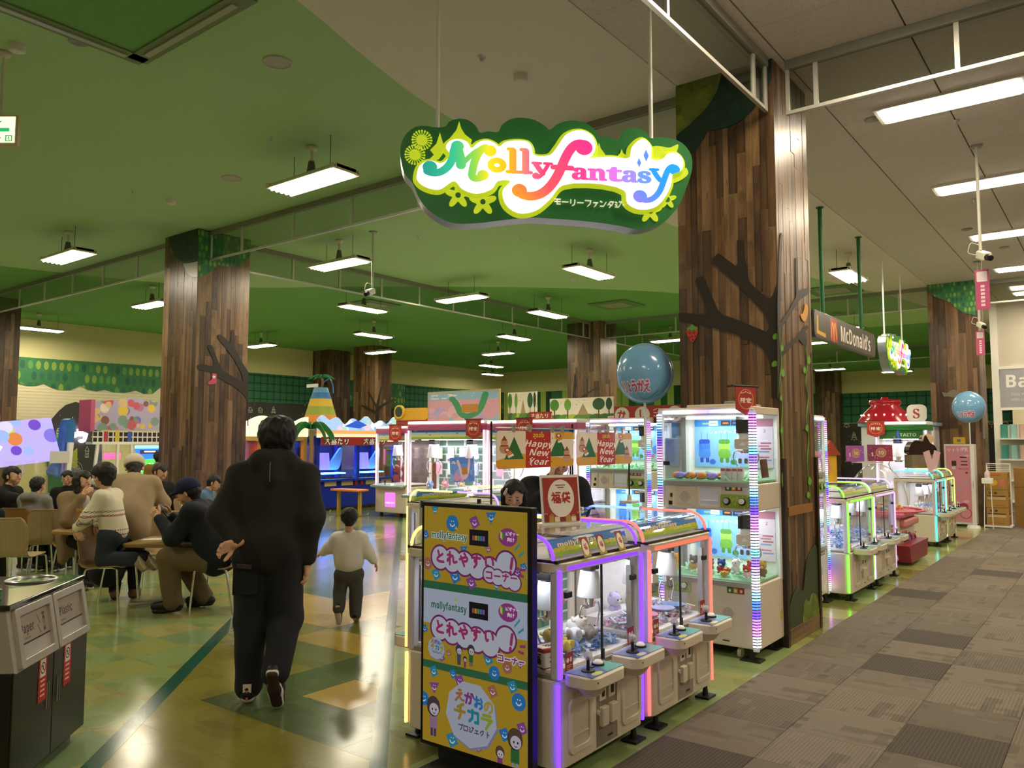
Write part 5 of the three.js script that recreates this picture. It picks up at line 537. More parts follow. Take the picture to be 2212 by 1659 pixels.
// ---------- café furniture ----------
const PLY = [['#a4885a', '#826440'], ['#b49c74', '#947a50'], ['#8a5f30', '#64421e'], ['#d8ccb0', '#c0b090']].map(([a, b]) => print(256, 256, (g) => { g.fillStyle = a; g.fillRect(0, 0, 256, 256); for (let i = 0; i < 140; i++) { g.globalAlpha = rr(0.05, 0.25); g.fillStyle = b; g.fillRect(rnd() * 256, 0, rr(0.5, 3), 256); } g.globalAlpha = 1; }, 0.35));
const shellGeo = memo('shell', () => { // bent plywood: seat and back in one sheet
  const prof = [[0.2, 0.415], [0.17, 0.43], [0.05, 0.425], [-0.1, 0.418], [-0.155, 0.435], [-0.185, 0.49], [-0.205, 0.62], [-0.235, 0.78], [-0.245, 0.82]], curve = new THREE.CatmullRomCurve3(prof.map(([z, y]) => V(0, y, z))), n = 26, m = 10, pos = [], uv = [], idx = [], P = [], T = [];
  for (let i = 0; i <= n; i++) { P.push(curve.getPointAt(i / n)); T.push(curve.getTangentAt(i / n)); }
  for (let side = 0; side < 2; side++) for (let i = 0; i <= n; i++) { const e = Math.min(i, n - i) / n, w = 0.205 * Math.min(1, 0.72 + 0.28 * Math.sqrt(Math.min(1, e * 9))) * (i / n > 0.62 ? 1 : 0.98), nx = V(0, T[i].z, -T[i].y).multiplyScalar(side ? 0.012 : 0); for (let j = 0; j <= m; j++) { const s = j / m * 2 - 1; pos.push(s * w, P[i].y + nx.y, P[i].z + nx.z + (i / n > 0.55 ? 0.02 * s * s : 0)); uv.push(j / m, i / n * 2); } }
  const K = (n + 1) * (m + 1), at = (s, i, j) => s * K + i * (m + 1) + j; for (let i = 0; i < n; i++) for (let j = 0; j < m; j++) { idx.push(at(0, i, j), at(0, i, j + 1), at(0, i + 1, j), at(0, i + 1, j), at(0, i, j + 1), at(0, i + 1, j + 1)); idx.push(at(1, i, j), at(1, i + 1, j), at(1, i, j + 1), at(1, i + 1, j), at(1, i + 1, j + 1), at(1, i, j + 1)); }
  for (let i = 0; i < n; i++) for (const j of [0, m]) idx.push(at(0, i, j), at(0, i + 1, j), at(1, i, j), at(1, i, j), at(0, i + 1, j), at(1, i + 1, j)); for (let j = 0; j < m; j++) for (const i of [0, n]) idx.push(at(0, i, j), at(1, i, j), at(0, i, j + 1), at(0, i, j + 1), at(1, i, j), at(1, i, j + 1));
  const g = new THREE.BufferGeometry(); g.setAttribute('position', new THREE.Float32BufferAttribute(pos, 3)); g.setAttribute('uv', new THREE.Float32BufferAttribute(uv, 2)); g.setIndex(idx); g.computeVertexNormals(); return g;
});
const CG = 'plywood chairs in the eating corner', PLYM = PLY.map((m) => { m.side = THREE.DoubleSide; return m; });
function chair(label, x, z, turn, ply = 0) {
  const t = thing('plywood_chair', label, 'chair', [x, 0, z], turn, CG); put(t, 'seat_shell', shellGeo, PLYM[ply]);
  for (const k of [-1, 1]) { put(t, 'leg', tube([[k * 0.13, 0.405, 0.1], [k * 0.17, 0.4, 0.15], [k * 0.185, 0.37, 0.17], [k * 0.2, 0, 0.2]], 0.0095, 20, 8), CHROME); put(t, 'leg', tube([[k * 0.13, 0.405, -0.05], [k * 0.17, 0.4, -0.1], [k * 0.185, 0.37, -0.13], [k * 0.2, 0, -0.2]], 0.0095, 20, 8), CHROME); put(t, 'seat_rail', bar([k * 0.13, 0.405, 0.1], [k * 0.13, 0.405, -0.05], 0.0095), CHROME); }
  return t;
}
chair('plywood chair that the boy in the patterned jumper kneels on', -7.74, -3.76, 2.226);
chair('plywood chair under the man in the blue cap', -6.86, -4.38, -0.916, 1);
chair('pale plywood chair with its back turned, behind the recycling station', -9.12, -3.5, -2.5, 1);
chair('plywood chair beside the woman in the tan coat', -9.92, -4.15, -2.2, 1);
chair('dark plywood chair under the child in the grey hoodie', -10.35, -4.05, -2.6, 2);
chair('plywood chair under the child in the navy top', -9.72, -3.36, -2.3, 0);
chair('plywood chair under the woman in the tan coat', -9.45, -4.25, 1.84, 0);
chair('white-backed chair behind the woman in the beige cardigan', -9.4, -5.2, -0.6, 3);
chair('white-backed chair next to the phone of the seated man', -9.85, -5.75, -0.4, 3);
chair('plywood chair by the foot of the stocking pillar', -10.05, -6.02, 2.3, 0);
chair('plywood chair under the man in the black jacket', -10.6, -5.75, 2.0, 0);
chair('plywood chair between the table and the beige cardigan', -8.15, -4.5, 0.9, 1);
function table(label, x, z, turn, w, d, r, h = 0.62) { const t = thing('cafe_table', label, 'table', [x, 0, z], turn, 'tables in the eating corner'), g = ext(rrect(w, d, r), 0.028, 0.004, 8); g.rotateX(-Math.PI / 2); put(t, 'tabletop', g, PLYM[0], [0, h - 0.032, 0]); put(t, 'edge_band', (() => { const s = rrect(w + 0.012, d + 0.012, r); s.holes.push(rrect(w + 0.002, d + 0.002, r)); const e = ext(s, 0.026, 0, 8); e.rotateX(-Math.PI / 2); return e; })(), mat(0x9a7a42, 0.4), [0, h - 0.03, 0]); put(t, 'column', cyl(0.03, 0.03, h - 0.08, 18), METAL, [0, h / 2, 0]); put(t, 'top_plate', bx(0.3, 0.012, 0.3), DARK, [0, h - 0.04, 0]); for (let k = 0; k < 4; k++) put(t, 'foot', mv(bx(0.32, 0.04, 0.055, 0.012), 0.17, 0.03, 0), METAL, [0, 0, 0], [0, k * Math.PI / 2 + 0.5, 0]); return t; }
table('small square plywood table with a dark green bag, beside the kneeling boy', -7.5, -4.22, 0.66, 0.62, 0.62, 0.04);
table('round-cornered plywood table in front of the woman in the tan coat', -9.05, -4.2, 0.4, 0.7, 0.6, 0.2, 0.63);
table('plywood table with white paper by the stocking pillar', -9.9, -5.35, 0.66, 0.6, 0.6, 0.04, 0.68);
table('plywood table with orange food boxes behind the child in grey', -10.7, -4.55, 0.66, 0.65, 0.65, 0.04, 0.63);
// things on the tables
{ const b = thing('folded_bag', 'dark green cloth bag lying on the small square table', 'bag', [-7.34, 0.62, -4.3], 0.7); const g = new THREE.SphereGeometry(1, 28, 14); const p = g.attributes.position; for (let i = 0; i < p.count; i++) { const x = p.getX(i), y = p.getY(i), z = p.getZ(i), f = 1 + 0.12 * Math.sin(x * 7 + z * 3) + 0.1 * Math.sin(z * 9 - y * 4); p.setXYZ(i, x * 0.2 * f, Math.max(0, (y + 0.15) * 0.085 * f), z * 0.12 * f); } g.computeVertexNormals(); put(b, 'cloth_body', g, mat(0x12281c, 0.85)); put(b, 'strap', tube([[-0.12, 0.06, 0.05], [-0.05, 0.1, 0.09], [0.08, 0.085, 0.08], [0.16, 0.03, 0.06]], 0.008, 20, 6), mat(0x0d1f15, 0.85)); }
single('paper_leaflet', 'white printed paper on the small square table', 'paper', bx(0.2, 0.003, 0.14), mat(0xd8d0c0, 0.7), [-7.66, 0.6215, -4.15], [0, 0.9, 0]);
{ const b = thing('paper_bag', 'brown paper bag standing on the table by the tan coat', 'bag', [-8.93, 0.63, -4.08], 0.5); put(b, 'bag_body', join([mv(bx(0.17, 0.23, 0.004), 0, 0.115, 0.045), mv(bx(0.17, 0.23, 0.004), 0, 0.115, -0.045), mv(bx(0.004, 0.22, 0.09), 0.083, 0.11, 0), mv(bx(0.004, 0.22, 0.09), -0.083, 0.11, 0), mv(bx(0.165, 0.004, 0.09), 0, 0.002, 0)]), mat(0xa8762c, 0.8)); put(b, 'folded_rim', bx(0.172, 0.03, 0.006), mat(0xb8863a, 0.8), [0, 0.22, 0.05]); }
{ const b = thing('fries_box', 'orange carton of fries on the table behind the child in grey', 'food box', [-10.45, 0.63, -4.5], 0.4); put(b, 'carton', ext(shapeOf([[-0.07, 0], [0.07, 0], [0.085, 0.09], [-0.085, 0.09]]), 0.04), mat(0xd8603a, 0.5)); for (let i = 0; i < 9; i++) put(b, 'fry', bx(0.012, 0.08, 0.012), mat(0xe8c878, 0.7), [-0.06 + i * 0.015, 0.1, 0.012 + (i % 2) * 0.014], [0, 0, rr(-0.2, 0.2)]); }
single('drink_cup', 'white paper cup on the table by the stocking pillar', 'cup', lathe([[0, 0], [0.03, 0], [0.042, 0.13], [0.046, 0.135], [0.046, 0.15], [0, 0.15]], 20), WHITE, [-9.78, 0.68, -5.3]);
// ---------- people: bodies meshed from joints ----------
function netMesh(sdf, lo, hi, c) {
  const n = [0, 1, 2].map((k) => Math.ceil((hi[k] - lo[k]) / c) + 2), [nx, ny, nz] = n, F = new Float32Array(nx * ny * nz), id = (i, j, k) => i + nx * (j + ny * k);
  for (let k = 0; k < nz; k++) for (let j = 0; j < ny; j++) for (let i = 0; i < nx; i++) F[id(i, j, k)] = sdf(lo[0] + (i - 0.5) * c, lo[1] + (j - 0.5) * c, lo[2] + (k - 0.5) * c);
  const vid = new Int32Array(nx * ny * nz).fill(-1), pos = [], idx = [], E = [[0, 1], [0, 2], [0, 4], [1, 3], [1, 5], [2, 3], [2, 6], [3, 7], [4, 5], [4, 6], [5, 7], [6, 7]], v = new Float32Array(8);
  for (let k = 0; k < nz - 1; k++) for (let j = 0; j < ny - 1; j++) for (let i = 0; i < nx - 1; i++) {
    let m = 0; for (let q = 0; q < 8; q++) { v[q] = F[id(i + (q & 1), j + (q >> 1 & 1), k + (q >> 2))]; if (v[q] < 0) m++; } if (m === 0 || m === 8) continue;
    let x = 0, y = 0, z = 0, s = 0; for (const [a, b] of E) if ((v[a] < 0) !== (v[b] < 0)) { const t = v[a] / (v[a] - v[b]); x += (a & 1) + t * ((b & 1) - (a & 1)); y += (a >> 1 & 1) + t * ((b >> 1 & 1) - (a >> 1 & 1)); z += (a >> 2) + t * ((b >> 2) - (a >> 2)); s++; }
    vid[id(i, j, k)] = pos.length / 3; pos.push(lo[0] + (i - 0.5 + x / s) * c, lo[1] + (j - 0.5 + y / s) * c, lo[2] + (k - 0.5 + z / s) * c);
  }
  for (let k = 1; k < nz - 1; k++) for (let j = 1; j < ny - 1; j++) for (let i = 1; i < nx - 1; i++) { const a = F[id(i, j, k)] < 0; for (let ax = 0; ax < 3; ax++) { const d = [ax === 0, ax === 1, ax === 2].map(Number), b = F[id(i + d[0], j + d[1], k + d[2])] < 0; if (a === b) continue; const [u, w] = ax === 0 ? [[0, 1, 0], [0, 0, 1]] : ax === 1 ? [[0, 0, 1], [1, 0, 0]] : [[1, 0, 0], [0, 1, 0]]; const q = [vid[id(i, j, k)], vid[id(i - u[0], j - u[1], k - u[2])], vid[id(i - u[0] - w[0], j - u[1] - w[1], k - u[2] - w[2])], vid[id(i - w[0], j - w[1], k - w[2])]]; if (q.some((e) => e < 0)) continue; if (a) idx.push(q[0], q[1], q[2], q[0], q[2], q[3]); else idx.push(q[0], q[2], q[1], q[0], q[3], q[2]); } }
  const g = new THREE.BufferGeometry(); g.setAttribute('position', new THREE.Float32BufferAttribute(pos, 3)); const uv = []; for (let i = 0; i < pos.length; i += 3) uv.push(pos[i], pos[i + 1]); g.setAttribute('uv', new THREE.Float32BufferAttribute(uv, 2)); g.setIndex(idx); g.computeVertexNormals(); return g;
}
function boneField(bones, k) { const N = bones.map(([a, b, ra, rb]) => { const d = [b[0] - a[0], b[1] - a[1], b[2] - a[2]]; return [a[0], a[1], a[2], d[0], d[1], d[2], ra, rb ?? ra, 1 / Math.max(1e-9, d[0] * d[0] + d[1] * d[1] + d[2] * d[2])]; }); return (x, y, z) => { let D = 9; for (const n of N) { const px = x - n[0], py = y - n[1], pz = z - n[2]; let t = (px * n[3] + py * n[4] + pz * n[5]) * n[8]; t = t < 0 ? 0 : t > 1 ? 1 : t; const e = Math.sqrt((px - t * n[3]) ** 2 + (py - t * n[4]) ** 2 + (pz - t * n[5]) ** 2) - (n[6] + t * (n[7] - n[6])); const h = Math.max(k - Math.abs(D - e), 0) / k; D = Math.min(D, e) - h * h * k * 0.25; } return D; }; }
function boneMesh(bones, k, c, cut, fold, fr) { const lo = [9, 9, 9], hi = [-9, -9, -9]; for (const [a, b, ra, rb] of bones) for (const [p, r] of [[a, ra], [b, rb ?? ra]]) for (let i = 0; i < 3; i++) { lo[i] = Math.min(lo[i], p[i] - r - c); hi[i] = Math.max(hi[i], p[i] + r + c); } for (let i = 0; i < 3; i++) { lo[i] -= k * 0.6 + (fold ?? 0) * 2; hi[i] += k * 0.6 + (fold ?? 0) * 2; } const f = boneField(bones, k); return netMesh(cut || fold ? (x, y, z) => { let d = f(x, y, z), X = x, Y = y, Z = z; if (fr) { x *= fr; y *= fr * 0.6; z *= fr; } if (fold) d += fold * (Math.sin(y * 13 + x * 19 + z * 7 + 2 * Math.sin(x * 8 + z * 5)) * Math.sin(x * 15 - y * 9 + z * 12) + 0.5 * Math.sin(y * 27 - x * 21 + z * 17) * Math.sin(x * 9 + y * 6)); return cut ? Math.max(d, cut(X, Y, Z)) : d; } : f, lo, hi, c); }
const add = (a, b, t = 1) => [a[0] + b[0] * t, a[1] + b[1] * t, a[2] + b[2] * t], mix = (a, b, t) => [0, 1, 2].map((i) => a[i] + (b[i] - a[i]) * t), sub = (a, b) => [a[0] - b[0], a[1] - b[1], a[2] - b[2]];
const SKIN = mat(0xd0a080, 0.55), HAIR = mat(0x15100d, 0.6), HAIRB = mat(0x241a14, 0.6), HAIRG = mat(0x35302c, 0.7);
// hand hanging down: fingers towards -y, thumb forward (+z), palm towards the body
function handGeo(side, curl, spread = 0.2, s = 1) {
  const b = [], lens = [[0.034, 0.022, 0.018], [0.038, 0.026, 0.02], [0.036, 0.024, 0.019], [0.027, 0.018, 0.016]], zs = [0.028, 0.0095, -0.0095, -0.027];
  zs.forEach((z, i) => { b.push([[0, 0.01, z * 0.55], [0, -0.07 + Math.abs(z) * 0.2, z], 0.0145, 0.0115]); let p = [0, -0.078 + Math.abs(z) * 0.25, z], a = curl * 0.5; for (let k = 0; k < 3; k++) { const q = [p[0] - side * Math.sin(a) * lens[i][k], p[1] - Math.cos(a) * lens[i][k], p[2] + z * spread * 0.25]; b.push([p, q, 0.0094 - k * 0.0007, 0.0087 - k * 0.0008]); p = q; a += curl * 0.75; } });
  let p = [0, -0.012, 0.026]; for (const [dx, dy, dz, r] of [[-0.012, -0.028, 0.024, 0.0125], [-0.01, -0.028, 0.012, 0.0108], [-0.01, -0.022, 0.003, 0.0095]]) { const q = [p[0] + side * dx, p[1] + dy, p[2] + dz]; b.push([p, q, r + 0.001, r - 0.0006]); p = q; } b.push([[0, 0.04, 0], [0, -0.01, 0], 0.025, 0.027]);
  const g = boneMesh(b.map(([a, c, r, q]) => [a.map((v) => v * s), c.map((v) => v * s), r * s, (q ?? r) * s]), 0.008 * s, 0.0042 * s); return g;
}
function person(o) {
  const H = o.H, t = thing('person', o.label, 'person', o.pos, o.turn), J = o.J, skin = o.skin ?? SKIN, u = H / 1.7, hs = (o.head ?? 1) * (H < 1.4 ? 1.18 : 1) * u;
  const lat = sub(J.sL, J.sR), ll = Math.hypot(...lat), L = lat.map((v) => v / ll), bw = o.build ?? 1;
  // head in its own space, turned by look
  const M = new THREE.Matrix4().compose(V(...J.head), new THREE.Quaternion().setFromEuler(new THREE.Euler(o.look?.[0] ?? 0, o.look?.[1] ?? 0, o.look?.[2] ?? 0, 'YXZ')), V(hs, hs, hs));
  const headB = [[[0, 0.03, -0.012], [0, 0.03, 0.006], 0.083], [[0, -0.03, 0.018], [0, -0.075, 0.045], 0.062, 0.036], [[-0.03, 0.0, 0.055], [0.03, 0.0, 0.055], 0.034], [[0, 0.004, 0.088], [0, -0.028, 0.102], 0.008, 0.0125], [[-0.012, -0.062, 0.078], [0.012, -0.062, 0.078], 0.013], [[-0.045, -0.035, 0.05], [0.045, -0.035, 0.05], 0.026], [[0.08, 0.012, -0.01], [0.085, -0.02, -0.006], 0.014, 0.011], [[-0.08, 0.012, -0.01], [-0.085, -0.02, -0.006], 0.014, 0.011], [[0, -0.05, -0.03], [0, -0.13, -0.035], 0.05, 0.05]];
  const head = boneMesh(headB, 0.02, 0.0065).applyMatrix4(M);
  const neckTop = V(0, -0.1, -0.03).applyMatrix4(M).toArray(), body = [[J.neck, neckTop, 0.05 * u], [J.sL, J.sR, 0.055 * u], [J.chest, J.pelvis, 0.11 * u * bw, 0.11 * u * bw], [mix(J.sL, J.chest, 0.5), add(J.pelvis, L, 0.05), 0.07 * u, 0.08 * u], [mix(J.sR, J.chest, 0.5), add(J.pelvis, L, -0.05), 0.07 * u, 0.08 * u], [J.neck, J.chest, 0.055 * u, 0.09 * u]];
  for (const s of ['L', 'R']) body.push([J['s' + s], J['e' + s], 0.045 * u, 0.037 * u], [J['e' + s], J['w' + s], 0.037 * u, 0.025 * u], [J['h' + s], J['k' + s], 0.078 * u, 0.05 * u], [J['k' + s], J['a' + s], 0.05 * u, 0.036 * u], [J['a' + s], J['t' + s], 0.038 * u, 0.026 * u]);
  const parts = [boneMesh(body, 0.035 * u, 0.017 * u), head];
  for (const [s, sg] of [['L', 1], ['R', -1]]) { const h = o['hand' + s] ?? [0, 0, 0, 0.5]; if (h === 'none') continue; const dir = V(...sub(J['w' + s], J['e' + s])).normalize(), m = new THREE.Matrix4().compose(V(...J['w' + s]).addScaledVector(dir, 0.015 * u), new THREE.Quaternion().setFromEuler(new THREE.Euler(h[0], h[1], h[2], 'YXZ')), V(1, 1, 1)); parts.push(handGeo(sg, h[3] ?? 0.5, 0.2, (o.handS ?? 1) * (H < 1.4 ? 1.12 * u : u)).applyMatrix4(m)); }
  put(t, 'body', join(parts.map((g) => { g.computeVertexNormals(); return g; })), skin);
  // face
  const face = (n, g, m, p) => put(t, n, g.clone().applyMatrix4(new THREE.Matrix4().makeTranslation(...p)).applyMatrix4(M), m), eyeG = mv(sph(1, 10, 8), 0, 0, 0, 0, 0, 0, [0.011, 0.0055, 0.005]);
  for (const k of [-1, 1]) { face('eye', eyeG, mat(0x14100e, 0.3), [k * 0.031, -0.003, 0.088]); face('eyebrow', mv(bx(0.03, 0.005, 0.006, 0.002), 0, 0, 0, 0, k * 0.3, -k * 0.12), HAIR, [k * 0.032, 0.022, 0.089]); }
  if (!o.mask) face('mouth', mv(sph(1, 10, 6), 0, 0, 0, 0, 0, 0, [0.02, 0.005, 0.006]), mat(0xa8605a, 0.5), [0, -0.062, 0.09]);
  else face('face_mask', boneMesh([[[-0.045, -0.045, 0.066], [0.045, -0.045, 0.066], 0.034], [[0, -0.03, 0.1], [0, -0.085, 0.085], 0.016], [[-0.05, -0.03, 0.05], [-0.085, -0.012, 0.0], 0.01, 0.006], [[0.05, -0.03, 0.05], [0.085, -0.012, 0.0], 0.01, 0.006]], 0.02, 0.006), mat(0xf2f0ec, 0.7), [0, 0, 0.004]);
  // hair
  const hb = [[[0, 0.042, -0.02], [0, 0.042, 0.004], 0.094], [[0, 0.0, -0.05], [0, -0.045, -0.045], 0.07, 0.055], ...(o.hair?.bones ?? [])], fy = o.hair?.line ?? 0.045, fz = o.hair?.front ?? 0.02;
  if (!o.noHair) put(t, 'hair', boneMesh(hb, 0.03, 0.0075, (x, y, z) => -Math.max(fz - z, y - fy - 0.02 * Math.sin(x * 60)) + 0.0022 * Math.sin(x * 190 + y * 60) * Math.sin(z * 170 - y * 40), 0.0042, 5.5).applyMatrix4(M), o.hair?.m ?? HAIR);
  // clothes
  const R = { chest: 0.125, waist: 0.125, hem: 0.13, arm: 0.062, cuff: 0.042, sh: 0.072, spread: 0.075, drop: 0, ...o.topR }, top = [[J.sL, J.sR, R.sh * u, R.sh * u], [J.chest, J.pelvis, R.chest * u, R.hem * u]];
  for (const [s, sg] of [['L', 1], ['R', -1]]) { const hemP = add(add(J.pelvis, L, sg * R.spread * u), [0, -R.drop, 0]); top.push([mix(J['s' + s], J.chest, 0.45), hemP, R.chest * u * 0.82, R.hem * u * 0.85], [J['s' + s], J['e' + s], R.arm * u * 1.08, R.arm * u], [J['e' + s], mix(J['e' + s], J['w' + s], 0.94), R.arm * u * 0.98, R.cuff * u]); }
  top.push([add(J.neck, [0, 0.0, 0]), J.chest, 0.07 * u, 0.1 * u]); for (const b of o.topX ?? []) top.push(b);
  put(t, o.topName ?? 'top', boneMesh(top, 0.045 * u, 0.0125 * u, (x, y, z) => { const a = neckTop, b = J.neck, dy = a[1] - b[1] || 0.01, q = (y - b[1]) / dy, cx = b[0] + (a[0] - b[0]) * q, cz = b[2] + (a[2] - b[2]) * q; return Math.max(-(Math.hypot(x - cx, z - cz) - 0.054 * u), -9) * (y > b[1] - 0.01 ? 1 : -1) - (y > b[1] - 0.01 ? 0 : 9); }, R.fold ?? 0.004), o.topM);
  const Q = { hip: 0.105, knee: 0.078, cuff: 0.07, ...o.legR }, legs = [[J.hL, J.hR, Q.hip * u * 1.12]]; for (const s of ['L', 'R']) legs.push([J['h' + s], J['k' + s], Q.hip * u, Q.knee * u], [J['k' + s], mix(J['k' + s], J['a' + s], 0.93), Q.knee * u, Q.cuff * u]); for (const b of o.legX ?? []) legs.push(b);
  put(t, o.legName ?? 'trousers', boneMesh(legs, 0.025 * u, 0.0125 * u, null, Q.fold ?? 0.0035), o.legM);
  for (const s of ['L', 'R']) { const a = J['a' + s], b = J['t' + s], heel = add(a, sub(b, a), -0.32), dn = o['sole' + s] ?? [0, -1, 0], sh = put(t, 'shoe', boneMesh([[add(heel, dn, 0.012 * u), mix(a, b, 0.5), 0.042 * u, 0.045 * u], [mix(a, b, 0.4), b, 0.046 * u, 0.04 * u], [add(a, dn, -0.02), mix(heel, a, 0.6), 0.042 * u, 0.042 * u]], 0.03 * u, 0.008 * u), o.shoeM ?? BLACK); const off = [dn[0] * 0.036 * u, dn[1] * 0.036 * u, dn[2] * 0.036 * u]; put(sh, 'sole', boneMesh([-1, 1].flatMap((k) => { const e = (p, w) => add(add(p, off), L, k * w * u); return [[e(heel, 0.012), e(mix(a, b, 0.5), 0.015), 0.026 * u, 0.026 * u], [e(mix(a, b, 0.5), 0.015), e(b, 0.014), 0.027 * u, 0.024 * u]]; }), 0.02 * u, 0.008 * u), o.soleM ?? WHITE); }
  t.userData.M = undefined; delete t.userData.M; o.after?.(t, M, J, u);
  return t;
}
function standJ(H, f = {}) { const y = (k) => k * H, J = { pelvis: [0, y(0.53), 0], chest: [0, y(0.74), 0], neck: [0, y(0.84), -0.01], head: [0, y(0.93), 0.015], sL: [0.105 * H, y(0.805), 0], sR: [-0.105 * H, y(0.805), 0], eL: [0.14 * H, y(0.63), -0.01], eR: [-0.14 * H, y(0.63), -0.01], wL: [0.145 * H, y(0.485), 0.04], wR: [-0.145 * H, y(0.485), 0.04], hL: [0.055 * H, y(0.505), 0], hR: [-0.055 * H, y(0.505), 0], kL: [0.055 * H, y(0.28), 0.01], kR: [-0.055 * H, y(0.28), 0.01], aL: [0.055 * H, y(0.041), -0.01], aR: [-0.055 * H, y(0.041), -0.01], tL: [0.065 * H, y(0.034), 0.08 * H], tR: [-0.065 * H, y(0.034), 0.08 * H] }; return { ...J, ...f }; }
function sitJ(H, seat, f = {}, lean = 0) { const p = seat + 0.075, s = Math.sin(lean), c = Math.cos(lean), up = (k, x = 0) => [x, p + k * H * c, k * H * s]; const J = { pelvis: [0, p + 0.03, 0], chest: up(0.23), neck: up(0.325), head: [0, p + 0.405 * H * c, 0.405 * H * s + 0.02], sL: up(0.285, 0.105 * H), sR: up(0.285, -0.105 * H), eL: add(up(0.13, 0.135 * H), [0, 0, 0.08]), eR: add(up(0.13, -0.135 * H), [0, 0, 0.08]), wL: add(up(0.1, 0.09 * H), [0, 0.02, 0.27]), wR: add(up(0.1, -0.09 * H), [0, 0.02, 0.27]), hL: [0.055 * H, p, 0.02], hR: [-0.055 * H, p, 0.02], kL: [0.065 * H, p - 0.01, 0.24 * H], kR: [-0.065 * H, p - 0.01, 0.24 * H], aL: [0.065 * H, 0.041 * H, 0.25 * H], aR: [-0.065 * H, 0.041 * H, 0.25 * H], tL: [0.07 * H, 0.034 * H, 0.34 * H], tR: [-0.07 * H, 0.034 * H, 0.34 * H] }; return { ...J, ...f }; }
const cloth = (c, r = 0.9) => mat(c, r);
// 1 the man walking away
person({ label: 'person in a black hooded sweatshirt walking away with one hand behind the back', pos: [-4.25, 0, -3.05], turn: -2.36, H: 1.72, topName: 'hooded_sweatshirt', look: [0, 0, 0], head: 0.97,
  J: standJ(1.72, { head: [-0.035, 1.595, 0.02], neck: [-0.02, 1.45, -0.02], chest: [-0.01, 1.25, -0.01], sL: [0.175, 1.36, 0], sR: [-0.205, 1.36, 0], eL: [0.275, 1.13, -0.06], wL: [0.175, 0.985, -0.17], eR: [-0.255, 1.12, -0.03], wR: [-0.235, 0.845, 0.0], hL: [0.09, 0.88, 0], hR: [-0.095, 0.88, 0], kL: [0.105, 0.48, 0.03], aL: [0.1, 0.07, -0.01], tL: [0.115, 0.058, 0.13], kR: [-0.11, 0.49, 0.02], aR: [-0.085, 0.2, -0.21], tR: [-0.1, 0.055, -0.16] }), soleR: [0.0, -0.35, -0.94],
  handL: [1.2, 0.3, 1.0, 0.5], handR: [0, 0, 0, 0.55], topR: { chest: 0.14, hem: 0.155, waist: 0.15, arm: 0.082, cuff: 0.05, sh: 0.085, spread: 0.08, drop: -0.04, fold: 0.006 }, legR: { hip: 0.112, knee: 0.1, cuff: 0.082, fold: 0.005 },
  topX: [[[0.06, 1.47, -0.045], [-0.11, 1.47, -0.045], 0.055, 0.055], [[0.08, 1.45, 0.02], [0.05, 1.46, -0.06], 0.05, 0.055], [[-0.13, 1.45, 0.02], [-0.1, 1.46, -0.06], 0.05, 0.055], [[-0.025, 1.46, -0.09], [-0.025, 1.36, -0.12], 0.075, 0.05], [[0.0, 0.96, 0], [-0.02, 0.96, 0], 0.175, 0.175]], topM: cloth(0x211f1e), legM: cloth(0x191b1e), shoeM: mat(0x0f0e0e, 0.5), soleM: mat(0xe6dccb, 0.6), hair: { line: 0.05, front: 0.03, bones: [[[-0.018, 0.05, -0.03], [0.018, 0.05, 0], 0.106], [[0.07, 0.0, -0.03], [0.065, -0.04, -0.03], 0.035], [[-0.07, 0.0, -0.03], [-0.065, -0.04, -0.03], 0.035]] },
  after: (t) => { put(t, 'phone', bx(0.09, 0.03, 0.014, 0.004), mat(0x2a1c1a, 0.3), [0.12, 0.83, -0.125], [0.1, 0, 0.1]); put(t, 'hood_seam', tube([[-0.025, 1.5, -0.14], [-0.025, 1.43, -0.172], [-0.025, 1.34, -0.172]], 0.004, 12, 5), mat(0x6a6560, 0.8)); put(t, 'back_pocket', bx(0.15, 0.16, 0.01, 0.004), cloth(0x121417), [0.115, 0.74, -0.108], [0.06, 0, 0]); put(t, 'heel_tab', bx(0.05, 0.05, 0.012, 0.004), mat(0xe6dccb, 0.6), [0.095, 0.1, -0.085]); put(t, 'heel_tab', bx(0.014, 0.06, 0.014, 0.003), mat(0xb07a50, 0.6), [0.095, 0.06, -0.088]); put(t, 'outsole', boneMesh([-1, 1].flatMap((k) => [[[-0.08 + k * 0.012, 0.228, -0.272], [-0.09 + k * 0.014, 0.13, -0.24], 0.022, 0.022], [[-0.09 + k * 0.014, 0.13, -0.24], [-0.1 + k * 0.013, 0.045, -0.208], 0.023, 0.021]]), 0.02, 0.007), mat(0x2c1c14, 0.6)); } });
